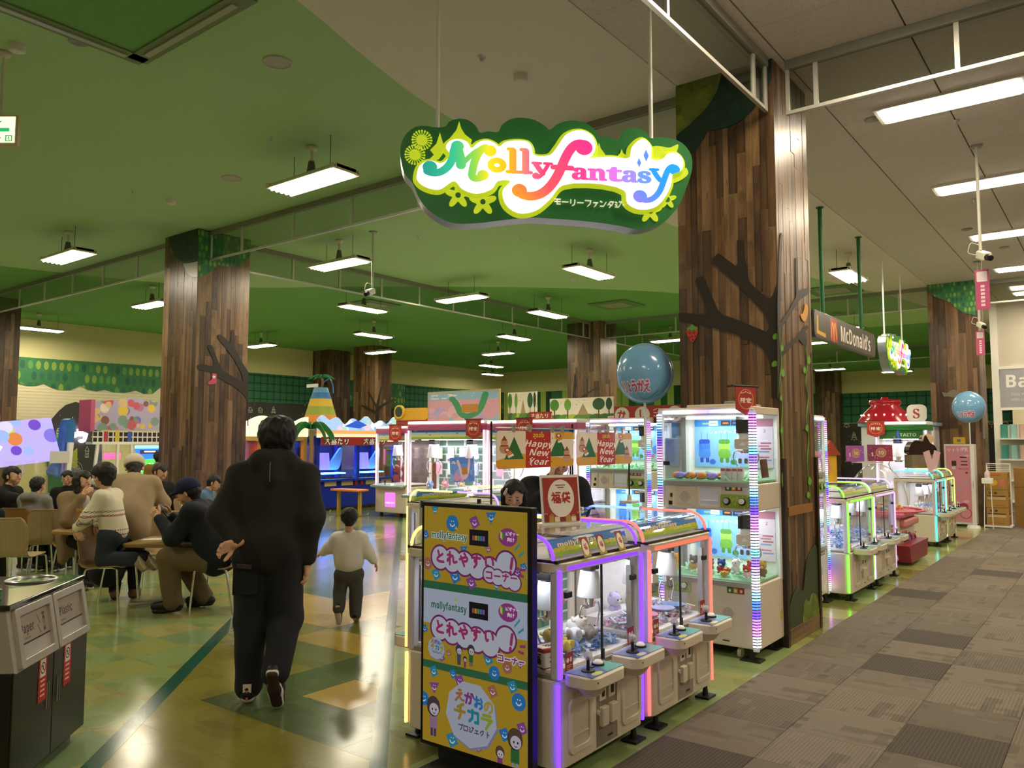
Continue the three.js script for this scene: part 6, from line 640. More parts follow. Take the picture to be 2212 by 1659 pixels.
// 2 the small child
person({ label: 'small child in a white sweatshirt and grey trousers walking away', pos: [-5.46, 0, -4.75], turn: -2.36, H: 1.03, topName: 'sweatshirt', head: 1.02, handS: 0.9,
  J: standJ(1.03, { head: [0.0, 0.905, 0.0], neck: [0, 0.795, -0.01], chest: [0, 0.66, 0], sL: [0.105, 0.735, 0], sR: [-0.105, 0.735, 0], eL: [0.17, 0.655, 0.02], wL: [0.23, 0.61, 0.04], eR: [-0.165, 0.62, -0.01], wR: [-0.22, 0.535, 0.01], hL: [0.05, 0.42, 0], hR: [-0.06, 0.42, 0], kL: [0.075, 0.26, 0.02], aL: [0.075, 0.14, -0.1], tL: [0.07, 0.035, -0.09], kR: [-0.065, 0.24, 0.02], aR: [-0.065, 0.065, 0], tR: [-0.07, 0.03, 0.075] }), soleL: [0, -0.3, -0.95], handL: [0, 0, 1.1, 0.4], handR: [0, 0, -0.4, 0.5],
  topR: { chest: 0.165, hem: 0.18, arm: 0.085, cuff: 0.06, sh: 0.095, spread: 0.06, drop: 0.02 }, legR: { hip: 0.115, knee: 0.095, cuff: 0.085 }, topM: cloth(0xe8e2d4), legM: cloth(0x55524c), shoeM: mat(0x161412, 0.6), soleM: mat(0xcdb898, 0.6), hair: { line: 0.05, front: 0.035, bones: [[[0, 0.03, -0.02], [0, 0.03, 0], 0.1]] } });
// 3 the person mostly hidden in front of the man
person({ label: 'person in grey trousers mostly hidden in front of the walking hooded person', pos: [-5.6, 0, -4.12], turn: -2.2, H: 1.46, J: standJ(1.46), topM: cloth(0x2a2622), legM: cloth(0x3c3a36), hair: {} });
// 4 boy kneeling on a chair
const knit = print(512, 512, (g, W, H) => { g.fillStyle = '#e4dcc2'; g.fillRect(0, 0, W, H); const row = (y, f) => { for (let x = 0; x < W; x += 22) f(x, y); }; g.strokeStyle = '#5a3034'; g.lineWidth = 4; for (const y0 of [0]) { row(70, (x, y) => { poly(g, [[x, y], [x + 11, y - 9], [x + 22, y], [x + 11, y + 9]], null, '#4a4038', 3); }); row(110, (x, y) => { poly(g, [[x, y], [x + 11, y - 9], [x + 22, y], [x + 11, y + 9]], null, '#8a3038', 5); }); row(250, (x, y) => disc(g, x + 11, y, 6, '#7a2a34')); g.beginPath(); for (let x = 0; x < W; x += 14) g.lineTo(x, 290 + ((x / 14) & 1) * 10); g.lineWidth = 7; g.strokeStyle = '#2a2428'; g.stroke(); row(330, (x, y) => { poly(g, [[x, y], [x + 11, y - 7], [x + 22, y], [x + 11, y + 7]], null, '#6a6054', 3); }); for (let i = 0; i < 5; i++) { const x = 40 + i * 44; poly(g, [[x + 180, 180], [x + 200, 135], [x + 220, 180], [x + 200, 225]], '#cfc4bc', '#6a2a34', 6); disc(g, x + 200, 180, 8, '#5a5a6a'); } } }, 0.95);
knit.map.repeat.set(2, 2);
person({ label: 'masked child in a cream patterned jumper and jeans kneeling on a chair', pos: [-7.68, 0, -3.74], turn: -0.916, H: 1.3, topName: 'patterned_jumper', mask: true, look: [-0.05, -0.35, 0], head: 1.05,
  J: standJ(1.3, { pelvis: [0, 0.73, -0.03], chest: [0, 0.98, 0.03], neck: [0, 1.11, 0.05], head: [0, 1.245, 0.09], sL: [0.13, 1.06, 0.04], sR: [-0.13, 1.06, 0.04], eL: [0.2, 0.88, 0.12], wL: [0.16, 0.78, 0.24], eR: [-0.2, 0.88, 0.08], wR: [-0.16, 0.79, 0.22], hL: [0.07, 0.69, -0.02], hR: [-0.07, 0.69, -0.02], kL: [0.085, 0.485, 0.02], kR: [-0.085, 0.485, 0.02], aL: [0.09, 0.49, -0.28], aR: [-0.08, 0.48, -0.3], tL: [0.1, 0.4, -0.36], tR: [-0.09, 0.38, -0.38] }), soleL: [0, 0.15, -1], soleR: [0, 0.15, -1],
  handL: [0.6, 0, 0.2, 0.6], handR: [0.6, 0, -0.2, 0.6], topR: { chest: 0.14, hem: 0.15, arm: 0.085, cuff: 0.06, sh: 0.085, spread: 0.07, drop: 0 }, legR: { hip: 0.13, knee: 0.1, cuff: 0.085 }, topM: knit, legM: cloth(0x2a323c), shoeM: mat(0xa08a78, 0.7), soleM: mat(0xc4b098, 0.7), hair: { line: 0.04, front: 0.03, bones: [[[0, 0.06, -0.02], [0, 0.06, 0.01], 0.098], [[0, 0.05, 0.04], [0.02, 0.03, 0.08], 0.05, 0.03]] } });
// 5 woman bending forward
person({ label: 'person in a beige cardigan and white cap bending over a table, seen from behind', pos: [-8.1, 0, -4.1], turn: -2.2, H: 1.6, topName: 'cardigan', legName: 'black_skirt', noHair: false, look: [0.5, 0.2, 0],
  J: standJ(1.6, { pelvis: [0, 0.86, -0.02], chest: [-0.02, 1.08, 0.14], neck: [-0.02, 1.21, 0.25], head: [0.0, 1.3, 0.34], sL: [0.155, 1.15, 0.22], sR: [-0.2, 1.14, 0.2], eL: [0.2, 0.92, 0.3], wL: [0.15, 0.75, 0.45], eR: [-0.3, 0.94, 0.24], wR: [-0.3, 0.76, 0.42] }), topR: { chest: 0.165, hem: 0.2, arm: 0.08, cuff: 0.05, sh: 0.09, spread: 0.075, drop: 0.14 }, legR: { hip: 0.12, knee: 0.085, cuff: 0.055 }, legX: [[[0, 0.75, 0], [0.16, 0.3, -0.05], 0.16, 0.17], [[0.05, 0.7, 0], [0.16, 0.26, 0.06], 0.14, 0.1]], topM: cloth(0xa08a6c), legM: cloth(0x0d0c0c), shoeM: mat(0x6a4a2c, 0.8), soleM: mat(0x3a2a1a, 0.7), hair: { m: HAIRB, bones: [[[0, -0.04, -0.06], [0.02, -0.16, -0.05], 0.055, 0.035]] },
  after: (t, M) => { const c = put(t, 'cap', boneMesh([[[0, 0.055, -0.025], [0, 0.06, -0.01], 0.112], [[0.0, 0.09, -0.05], [0, 0.06, -0.07], 0.06]], 0.03, 0.009, (x, y) => 0.02 - y + 0.3 * 0).applyMatrix4(M), cloth(0xd8ccb4)); } });
// 6 woman in the tan coat eating
person({ label: 'person in a tan coat with black bobbed hair eating at a table', pos: [-9.42, 0, -4.22], turn: 1.6, H: 1.58, topName: 'coat', look: [0.0, 0.35, 0],
  J: sitJ(1.58, 0.42, { eR: [-0.2, 0.72, 0.16], wR: [-0.1, 0.98, 0.26], eL: [0.22, 0.7, 0.1], wL: [0.14, 0.68, 0.3] }, 0.06), handR: [-2.4, 0.3, 0.3, 0.9], handL: [-1.4, 0, 0.5, 0.4], topR: { chest: 0.145, hem: 0.17, arm: 0.08, cuff: 0.055, sh: 0.085, drop: 0.1 }, topX: [[[-0.12, 0.5, 0.0], [-0.18, 0.28, 0.04], 0.12, 0.05]], topM: cloth(0x857150), legM: cloth(0x17140f), hair: { line: 0.05, front: 0.035, bones: [[[0.07, 0.02, -0.02], [0.08, -0.11, -0.005], 0.05, 0.035], [[-0.07, 0.02, -0.02], [-0.08, -0.11, -0.005], 0.05, 0.035], [[0, 0, -0.07], [0, -0.11, -0.06], 0.07, 0.055]] },
  after: (t) => put(t, 'inner_jumper', boneMesh([[[0.0, 0.93, 0.1], [0, 0.72, 0.12], 0.06, 0.06]], 0.02, 0.012), cloth(0xb8b4b0)) });
// 7 man in the blue cap
person({ label: 'person in a navy sweatshirt, blue cap and khaki trousers looking at a phone', pos: [-6.86, 0, -4.36], turn: -0.916, H: 1.7, topName: 'sweatshirt', look: [0.3, 0, 0],
  J: sitJ(1.7, 0.4, { chest: [0, 0.82, 0.13], neck: [0, 0.985, 0.22], head: [0, 1.09, 0.3], sL: [0.18, 0.93, 0.2], sR: [-0.18, 0.93, 0.2], eL: [0.22, 0.7, 0.34], eR: [-0.22, 0.7, 0.34], wL: [0.1, 0.87, 0.53], wR: [-0.1, 0.87, 0.5], kL: [0.13, 0.5, 0.42], kR: [-0.13, 0.5, 0.42], aL: [0.13, 0.075, 0.36], aR: [-0.14, 0.075, 0.16], tL: [0.14, 0.06, 0.52], tR: [-0.15, 0.06, 0.32] }, 0.2), handL: [-2.2, 0, -0.3, 0.8], handR: [-2.2, 0, 0.3, 0.8],
  topR: { chest: 0.15, hem: 0.17, arm: 0.082, cuff: 0.05, sh: 0.09, spread: 0.08, drop: 0.03, fold: 0.005 }, legR: { hip: 0.115, knee: 0.1, cuff: 0.085, fold: 0.005 }, topM: cloth(0x10151f), legM: cloth(0x6a5a3a), shoeM: mat(0x0f0d0c, 0.5), soleM: mat(0x1a1614, 0.6), hair: { line: 0.03, front: 0.02 },
  after: (t, M) => { put(t, 'cap', boneMesh([[[0, 0.05, -0.02], [0, 0.05, 0.005], 0.11]], 0.03, 0.008, (x, y) => 0.035 - y).applyMatrix4(M), cloth(0x15153f)); put(t, 'cap_peak', boneMesh([[[-0.045, 0.045, 0.09], [-0.02, 0.035, 0.16], 0.012], [[0.045, 0.045, 0.09], [0.02, 0.035, 0.16], 0.012], [[-0.03, 0.045, 0.1], [0.03, 0.045, 0.1], 0.012], [[0, 0.045, 0.09], [0, 0.035, 0.165], 0.012]], 0.03, 0.007).applyMatrix4(M), cloth(0x15153f)); } });
{ const ph = thing('smartphone', 'dark smartphone held by the person in the blue cap', 'phone', [-7.29, 0.93, -4.04], -0.916); put(ph, 'case', bx(0.075, 0.15, 0.009, 0.004), mat(0x14100f, 0.3), [0, 0, 0], [0.7, 0, 0]); put(ph, 'screen', bx(0.068, 0.14, 0.002), mat(0x2a3440, 0.15), [0, 0, -0.005], [0.7, 0, 0]); }
// 8-15 further diners
const seated = (label, x, z, turn, H, topC, o = {}) => person({ label, pos: [x, o.y ?? 0, z], turn, H, J: sitJ(H, o.seat ?? 0.42, o.J, o.lean ?? 0.12), topM: cloth(topC), legM: cloth(o.legC ?? 0x1a1816), look: o.look, hair: { m: o.hairM ?? HAIR, ...o.hair }, topR: o.topR, topX: o.topX, topName: o.topName, handS: 1, after: o.after, mask: o.mask });
seated('child in a grey hooded top seated with the back turned', -10.33, -4.08, -2.6, 1.4, 0x7d7a74, { topName: 'hooded_top', topX: [[[0.05, 0.93, -0.05], [-0.05, 0.93, -0.05], 0.055]] });
seated('child in a navy top seated at the recycling station side of the eating corner', -9.7, -3.38, -2.3, 1.12, 0x141722, { seat: 0.42, look: [0.2, -0.4, 0], hairM: HAIRB });
seated('person in black reaching across the far table', -11.2, -4.05, 2.2, 1.65, 0x0d0c0c, { J: { eR: [-0.2, 0.9, 0.3], wR: [-0.1, 0.86, 0.52] }, lean: 0.2 });
seated('person in black with dark hair behind the child in grey', -11.6, -5.05, 0.9, 1.45, 0x100e0e);
seated('older person in a black jacket seated by the stocking pillar', -10.62, -5.75, 1.7, 1.66, 0x0e0d0d, { look: [0.25, 0.2, 0], hairM: HAIRG });
seated('person in a light blue shirt leaning over a table by the pillar', -10.05, -5.98, 2.3, 1.45, 0x5a7a9c, { lean: 0.45, look: [0.4, 0, 0] });
seated('person with long brown hair behind the child in the jumper', -10.35, -4.95, -0.8, 1.6, 0x2c1a12, { hairM: mat(0x2e1a10, 0.7), hair: { m: mat(0x2e1a10, 0.7), bones: [[[0, 0, -0.07], [0, -0.16, -0.06], 0.08, 0.06]] } });
person({ label: 'person in a mustard top standing by the game with the screens', pos: [-12.85, 0, -7.0], turn: -2.2, H: 1.42, J: standJ(1.42), topM: cloth(0x8a6a24), legM: cloth(0x1c1a18), hair: {}, mask: true });
// 16-17 at the crane games
person({ label: 'child with long black hair and a white hair clip looking into a crane game', pos: [-3.65, 0, -4.78], turn: 0.5, H: 1.27, look: [0.35, 0.1, 0], J: standJ(1.27), topM: cloth(0x3a3436), legM: cloth(0x22201e), hair: { line: 0.06, front: 0.03, bones: [[[0.07, 0.02, -0.01], [0.08, -0.14, 0.0], 0.045, 0.035], [[-0.07, 0.02, -0.01], [-0.08, -0.14, 0.0], 0.045, 0.035], [[0, 0, -0.06], [0, -0.16, -0.06], 0.07, 0.06]] }, after: (t, M) => put(t, 'hair_clip', boneMesh([[[-0.055, 0.085, 0.065], [-0.075, 0.045, 0.07], 0.012, 0.014]], 0.01, 0.005).applyMatrix4(M), mat(0xd8d6d0, 0.3)) });
person({ label: 'person in a black coat resting chin on hand over the crane games', pos: [-3.62, 0, -5.25], turn: 0.75, H: 1.62, look: [0.35, 0, 0], J: standJ(1.62, { head: [0.02, 1.42, 0.14], neck: [0, 1.29, 0.07], chest: [0, 1.1, 0.03], sL: [0.19, 1.22, 0.04], sR: [-0.19, 1.22, 0.04], eR: [-0.17, 1.05, 0.22], wR: [-0.06, 1.27, 0.24], eL: [0.26, 0.98, 0.1], wL: [0.2, 0.82, 0.24] }), handR: [2.9, 0.3, 0.2, 0.6], topM: cloth(0x0d0c0d), legM: cloth(0x14130f), topR: { chest: 0.15, hem: 0.17, arm: 0.085, sh: 0.09, drop: 0.15 }, hair: {} });
// ---------- murals on the far walls ----------
const plaid = print(256, 256, (g) => { g.fillStyle = '#2c6a48'; g.fillRect(0, 0, 256, 256); for (let i = 0; i < 256; i += 32) { g.fillStyle = 'rgba(18,52,36,.75)'; g.fillRect(i, 0, 5, 256); g.fillRect(0, i, 256, 5); g.fillStyle = 'rgba(70,130,90,.5)'; g.fillRect(i + 14, 0, 2, 256); g.fillRect(0, i + 14, 256, 2); } }, 0.8);
const chalk = print(1024, 512, (g, W, H) => { g.fillStyle = '#3c3a38'; g.fillRect(0, 0, W, H); g.strokeStyle = '#d8d4c4'; g.lineWidth = 2.5; for (let i = 0; i < 34; i++) { const x = rnd() * W, y = rnd() * H, k = i % 4; g.beginPath(); if (k === 0) { for (let j = 0; j < 3; j++) { g.moveTo(x, y + j * 16); g.lineTo(x - 12 - j * 5, y + 24 + j * 16); g.lineTo(x + 12 + j * 5, y + 24 + j * 16); g.closePath(); } g.moveTo(x, y + 56); g.lineTo(x, y + 68); } else if (k === 1) { g.rect(x, y + 20, 26, 26); g.moveTo(x - 5, y + 20); g.lineTo(x + 13, y); g.lineTo(x + 31, y + 20); g.rect(x + 9, y + 30, 9, 16); } else if (k === 2) { g.arc(x, y, 16, 0, 7); g.moveTo(x, y + 16); g.lineTo(x, y + 40); g.moveTo(x - 10, y - 6); g.lineTo(x + 10, y - 6); g.moveTo(x - 12, y + 4); g.lineTo(x + 12, y + 4); } else { g.moveTo(x, y - 40); g.lineTo(x, y); g.moveTo(x + 8, y + 8); g.arc(x, y + 8, 8, 0, 7); } g.stroke(); } for (let i = 0; i < 90; i++) disc(g, rnd() * W, rnd() * H, rr(1.5, 3.5), '#d8d4c4'); }, 0.85);
const stripeG = print(256, 64, (g) => { for (let i = 0; i < 256; i += 12) { g.fillStyle = pick(['#2a6a3a', '#4a8a3a', '#8ab04a', '#1c4a30', '#3a7a4a', '#b0c85a']); g.fillRect(i, 0, 12, 64); } }, 0.8);
const mural = (name, w, h, m, p, turn, su, sv) => { const g = new THREE.BoxGeometry(w, h, 0.03), uv = g.attributes.uv; for (let i = 0; i < uv.count; i++) uv.setXY(i, uv.getX(i) * w / su, uv.getY(i) * h / sv); return struct(name, g, m, p, [0, turn, 0]); };
mural('mural_plaid', 3.2, 1.05, plaid, [-21.98, 3.26, -15.9], Math.PI / 2, 2, 2); mural('mural_leaves', 3.4, 1.2, leafPrint, [-21.98, 3.2, -20.1], Math.PI / 2, 2.2, 2.2); mural('mural_plaid', 3.2, 1.05, plaid, [-21.98, 3.26, -23.4], Math.PI / 2, 2, 2); mural('mural_leaves', 3, 1.2, leafPrint, [-21.98, 3.2, -26.5], Math.PI / 2, 2.2, 2.2);
mural('mural_chalk', 13.5, 2.85, chalk, [-21.97, 1.43, -21.2], Math.PI / 2, 5, 2.5); mural('mural_stripes', 9.8, 1.3, stripeG, [-17, 3.1, -27.98], 0, 6, 2); mural('mural_chalk', 9.8, 2.5, chalk, [-17, 1.25, -27.97], 0, 5, 2.5);
mural('mural_plaid', 9.6, 1.3, plaid, [-7, 3.08, -36.98], 0, 3, 3); mural('mural_chalk', 9.6, 2.4, chalk, [-7, 1.2, -36.97], 0, 6, 3); mural('mural_stripes', 1.6, 1.4, stripeG, [-10.9, 3.08, -36.96], 0, 6, 2);
{ const z4 = (l) => zoomed(l, 0, 500, 3.95), wl = struct('trim_mural');
  cutX(wl, 'leaf_band', z4([120, 1066, 700, 1108, 1420, 1158, 1420, 1350, 1360, 1335, 1300, 1385, 1220, 1385, 1160, 1358, 1060, 1378, 960, 1372, 890, 1352, 820, 1365, 740, 1350, 680, 1318, 600, 1355, 500, 1355, 430, 1330, 370, 1298, 300, 1318, 230, 1318, 120, 1290]), -21.99, leafPrint, 0.02, false, 2.4);
  const hill = cutX(wl, 'chalk_hill', z4([410, 2300, 415, 1700, 440, 1600, 500, 1530, 560, 1480, 640, 1455, 720, 1475, 790, 1530, 860, 1640, 870, 2300]), -21.98, chalk, 0.02, false, 3.2);
  cutX(wl, 'bush', [[104, 1010], [104, 945], [125, 940], [150, 965], [155, 985], [135, 1000], [120, 990]], -21.95, mat(0x3a7a3c, 0.8), 0.02); cutX(wl, 'meadow', [[104, 1020], [104, 985], [140, 990], [166, 968], [166, 1020]], -21.94, mat(0xa8a83c, 0.8), 0.02, false); cutX(wl, 'green_base', [[104, 1100], [104, 1020], [166, 1020], [166, 1100]], -21.93, mat(0x1f6a34, 0.7), 0.03, false); for (let i = 0; i < 12; i++) put(wl, 'wall_board', bx(0.012, 0.075, 5.2), mat(0xe6dcb8, 0.75), [-21.992, 2.18 + i * 0.08, -9.6]); }
{ const n = thing('neon_letters', 'white glowing script letters on the dark hill mural', 'sign', [-21.9, 1.72, -9.6], Math.PI / 2), N = glow(0xf4f0ff, 2.2); const st = (name, ...p) => put(n, name, tube(p.map(([x, y]) => [x * 0.105, y * 0.1, 0]), 0.045, 30, 6), N); st('letter_m', [-3.2, 0.2], [-2.8, 0], [-2.2, 1], [-1.8, 2], [-1.6, 0.4], [-0.9, 1.6], [-0.9, 0.2], [-0.6, 0.3]); st('letter_o', [0.1, 0.9], [-0.2, 0.5], [0.1, 0.1], [0.5, 0.5], [0.1, 0.9]); st('letter_l', [1.1, 2], [1.1, 0.1]); st('letter_l', [1.8, 2], [1.8, 0.1]); st('letter_y', [2.3, 1], [2.6, 0.2], [3, 1], [2.5, -0.9], [1.7, -1.2], [1.5, -0.8]); }
// ---------- big prize cranes ----------
const rainbowHead = print(256, 64, (g, W, H) => { const c = ['#3a8ae0', '#bfe0f0', '#f0f0a8', '#a8d050']; c.forEach((k, i) => { g.fillStyle = k; g.fillRect(0, i * 16, W, 16); }); for (let i = 0; i < 14; i++) disc(g, rnd() * W, rnd() * H, 4, pick(['#e05a8a', '#fff', '#5aa0e0'])); }, 0.5);
const cloudArt = (tone) => print(512, 256, (g, W, H) => { g.fillStyle = tone[0]; g.fillRect(0, 0, W, H); g.fillStyle = tone[1]; g.fillRect(0, 70, W, 90); for (let i = 0; i < 22; i++) disc(g, rnd() * W, rr(150, 250), rr(24, 50), pick([tone[2], tone[3], tone[1]])); for (let i = 0; i < 8; i++) fillR(g, rr(20, 200), rr(12, 70), rr(30, 60), 9, '#f4ece4', 3); for (let i = 0; i < 30; i++) disc(g, rnd() * W, rnd() * 140, 2.5, '#fff'); g.strokeStyle = tone[4]; g.lineWidth = 46; g.lineCap = 'round'; g.beginPath(); g.moveTo(180, 60); g.bezierCurveTo(240, 120, 220, 220, 300, 210); g.bezierCurveTo(380, 200, 400, 120, 420, 30); g.stroke(); fillR(g, 250, 110, 120, 70, '#c88a3a', 10); }, 0.5);
function bigCrane(label, x, z, turn, W, H, c, o = {}) {
  const t = thing('prize_crane', label, 'crane game', [x, 0, z], turn, o.group), D = o.d ?? 0.8, hw = W / 2, hd = D / 2, band = mat(c, 0.4), L = ledGlow(o.led ?? 0xffb0f0, 1.8), n = o.n ?? 2;
  put(t, 'base_cabinet', bx(W, 0.55, D, 0.02), CREAM, [0, 0.36, 0]); for (const [a, b] of [[-1, -1], [1, -1], [1, 1], [-1, 1]]) put(t, 'foot', cyl(0.03, 0.04, 0.085, 12), BLACK, [a * (hw - 0.1), 0.042, b * (hd - 0.1)]);
  put(t, 'control_deck', bx(W, 0.05, 0.2, 0.015), mat(0x8fa8a0, 0.3), [0, 0.655, hd + 0.05], [0.15, 0, 0]); for (let i = 0; i < n; i++) { const px = (i + 0.5) * W / n - hw; put(t, 'prize_window', bx(0.3, 0.3, 0.02, 0.01), o.win ?? mat(0xe8e8ea, 0.3), [px, 0.36, hd + 0.004]); put(t, 'joystick', join([mv(cyl(0.01, 0.01, 0.07, 8), 0, 0.03, 0), mv(sph(0.025, 10, 8), 0, 0.07, 0)]), BLACK, [px - 0.1, 0.68, hd + 0.06]); put(t, 'button', cyl(0.03, 0.03, 0.015, 14), glow(0xaaffe8, 0.8), [px + 0.1, 0.688, hd + 0.05]); }
  const y0 = 0.66, y1 = H - 0.16, yc = (y0 + y1) / 2; for (const k of [-1, 1]) { put(t, 'side_pane', bx(0.006, y1 - y0, D - 0.08), GLASS, [k * (hw - 0.01), yc, 0]); put(t, 'post', bx(0.05, y1 - y0, 0.05), WHITE, [k * (hw - 0.026), yc, hd - 0.026]); put(t, 'led_post', bx(0.02, y1 - y0, 0.012), L, [k * (hw - 0.02), yc, hd + 0.004]); put(t, 'rear_post', bx(0.05, y1 - y0, 0.04), WHITE, [k * (hw - 0.026), yc, -hd + 0.03]); }
  for (let i = 0; i < n; i++) put(t, 'front_pane', bx(W / n - 0.03, y1 - y0, 0.006), GLASS, [(i + 0.5) * W / n - hw, yc, hd - 0.01]); put(t, 'back_wall', bx(W - 0.04, y1 - y0, 0.02), o.back ?? mat(0xdcdce6, 0.6), [0, yc, -hd + 0.02]);
  put(t, 'top_band', bx(W, 0.1, D, 0.01), band, [0, H - 0.11, 0]); put(t, 'top_cap', bx(W, 0.06, D, 0.01), WHITE, [0, H - 0.03, 0]); put(t, 'led_bar', bx(W - 0.04, 0.022, 0.012), glow(0xffeefa, 2), [0, H - 0.03, hd + 0.004]); put(t, 'header_print', bx(W - 0.14, 0.15, 0.008), o.head ?? rainbowHead, [0, y1 - 0.075, hd - 0.03]);
  put(t, 'light_panel', bx(W - 0.2, 0.014, 0.1), glow(0xfff4ff, 2.4), [0, y1 - 0.16, 0.1]); rect(t, 0xfaf0ff, o.in ?? 4, W - 0.2, 0.4, [0, y1 - 0.19, 0], [-Math.PI / 2, 0, 0]); put(t, 'bed', bx(W - 0.06, 0.02, D - 0.06), WHITE, [0, y0 + 0.02, 0]);
  for (let i = 0; i < n; i++) claw(t, (i + 0.4) * W / n - hw, y1 - 0.42, 0.1, 1.6);
  for (let i = 0; i < (o.shelf ?? 3); i++) put(t, 'display_shelf', bx(W - 0.12, 0.012, 0.2), GLASS, [0, y0 + 0.3 + i * 0.24, -hd + 0.14]);
  return t;
}
const PC = 'big prize cranes in the middle of the hall';
bigCrane('single big prize crane with pink frame and glowing pink prize window', -12.4, -12.3, 0, 0.93, 1.92, 0xb85a86, { n: 1, win: lit(128, 128, (g, W, H) => { g.fillStyle = '#e86ae8'; g.fillRect(0, 0, W, H); word(g, 'PRIZE OUT', 66, 92, 22, '#f8d8ff'); }, 1.1), back: mat(0x5a4a4e, 0.7) });
bigCrane('wide big prize crane with pink frame under the cloud picture board', -9.12, -10.4, 0, 1.76, 1.94, 0xb85a86, { back: brick });
bigCrane('wide big prize crane with pink frame behind the new year banners', -7.33, -10.4, 0, 1.74, 1.93, 0xb85a86, {});
bigCrane('tall white prize crane with green header near the pink change machine', -3.2, -15.95, 0, 0.86, 1.95, 0x2f7a34, { n: 1, led: 0xd0a8ff, head: print(256, 64, (g, W, H) => { g.fillStyle = '#2f7a34'; g.fillRect(0, 0, W, H); word(g, 'TAITO', 170, 34, 34, '#d8e8c8'); }), d: 0.6 });
// prizes in the wide cranes
const PAL = [0xf0b8c8, 0xb8c8f0, 0xf0e0b0, 0xc8e8d0, 0xd8b8e8, 0xf4f0ea, 0x8ab0e0, 0xe89aa8];
for (let i = 0; i < 14; i++) plush('shelf_plush', `${['pink', 'blue', 'cream', 'mint', 'lilac', 'white', 'sky blue', 'rose'][i % 8]} plush toy ${i < 8 ? 'on the bed of the wide crane under the cloud board' : 'on the bed of the wide crane behind the banners'}`, [i < 8 ? -9.75 + i * 0.18 : -8.0 + (i - 8) * 0.22, 0.7, -10.3 + (i % 2) * 0.16], rr(-0.5, 0.5), 0.17, [PAL[i % 8], PAL[(i + 5) % 8]], i < 8 ? 'plush toys under the cloud board' : 'plush toys behind the banners', { long: i % 3 === 0 });
for (let i = 0; i < 12; i++) single('prize_pack', 'pastel prize pack hanging at the back of the wide crane under the cloud board', 'prize', bx(0.12, 0.2, 0.05, 0.01), mat(PAL[(i * 3) % 8], 0.4), [-9.85 + (i % 6) * 0.28, i < 6 ? 1.1 : 1.38, -10.66], undefined, 'packs in the wide crane');
single('blue_poster', 'blue and pink poster inside the wide crane under the cloud board', 'poster', bx(0.5, 0.42, 0.008), cloudArt(['#5a8ae0', '#6a9ae8', '#e8a0c8', '#8ab8f0', '#f0c8d8']), [-8.9, 1.12, -10.2], [0, 0.1, 0.06]);
for (let i = 0; i < 4; i++) single('capsule_prize', 'round red capsule prize inside the single pink crane', 'prize', mv(sph(0.1, 14, 10), 0, 0, 0, 0, 0, 0, [1, 0.9, 0.8]), mat(0x8a3a40, 0.35), [-12.62 + (i % 2) * 0.26, 0.8 + (i > 1) * 0.2, -12.3], undefined, 'capsules in the pink crane');
// boards and pennants above the cranes
{ const b = thing('cloud_picture_board', 'pastel picture board of clouds and a green boat on top of the wide crane', 'board', [-9.15, 1.94, -10.5]); put(b, 'panel', bx(1.62, 0.52, 0.03), cloudArt(['#9ac0d8', '#e0a8b8', '#e8b8c8', '#c8a8d8', '#4a9a6a']), [0, 0.26, 0]); put(b, 'frame', join([mv(bx(1.66, 0.02, 0.04), 0, 0.53, 0), mv(bx(0.02, 0.52, 0.04), 0.82, 0.26, 0), mv(bx(0.02, 0.52, 0.04), -0.82, 0.26, 0)]), mat(0xc8b07a, 0.5)); }
const treeArt = print(512, 160, (g, W, H) => { g.fillStyle = '#e6e0cc'; g.fillRect(0, 0, W, H); for (let i = 0; i < 9; i++) disc(g, i * 64, 150, 60, pick(['#a8c03a', '#5a8a3a', '#c8cc4a', '#3f6e30']), 34); poly(g, [[230, 120], [275, 40], [320, 120]], '#a89070'); for (const [x, c, r] of [[40, '#4a8a34', 38], [150, '#6aa03a', 28], [400, '#2f5a34', 48], [480, '#2a4a2c', 24]]) { fillR(g, x - 5, 60, 10, 90, '#5a3a24'); disc(g, x, 48, r, c, 42); } for (let i = 0; i < 22; i++) disc(g, rnd() * W, rnd() * 60, 2, '#3a3430'); }, 0.6);
{ const b = thing('tree_picture_board', 'picture board of cartoon trees and hills above the banners', 'board', [-6.9, 1.93, -10.8]); put(b, 'panel', bx(1.2, 0.36, 0.03), treeArt, [0, 0.18, 0]); const c = thing('tree_picture_board', 'narrow tree and hill board beside the cloud picture board', 'board', [-8.0, 1.94, -10.7]); put(c, 'panel', bx(0.6, 0.48, 0.03), treeArt, [0, 0.24, 0]); }
{ const b = thing('sweets_banner', 'red sweets banner with white round lettering on the tower game', 'banner', [-4.08, 1.785, -7.75]); put(b, 'panel', bx(0.86, 0.19, 0.02), print(512, 120, (g, W, H) => { g.fillStyle = '#b53a34'; g.fillRect(0, 0, W, H); g.fillStyle = '#6a2a28'; g.fillRect(0, 84, W, 36); [['か', 60], ['し', 210], ['お', 440]].forEach(([c, x]) => { disc(g, x, 60, 54, '#f2ece0'); kana(g, c, x - 36, 24, 72, '#c03a2c', 0.15); }); g.strokeStyle = '#f2ece0'; g.lineWidth = 6; for (const [x, s] of [[290, 1], [350, -1]]) for (let i = -1; i < 2; i++) { g.beginPath(); g.moveTo(x, 50 + i * 18); g.lineTo(x + s * 26, 50 + i * 28); g.stroke(); } }), [0, 0.095, 0]); put(b, 'support', bx(0.8, 0.04, 0.1), CREAM, [0, 0.02, -0.06]); }
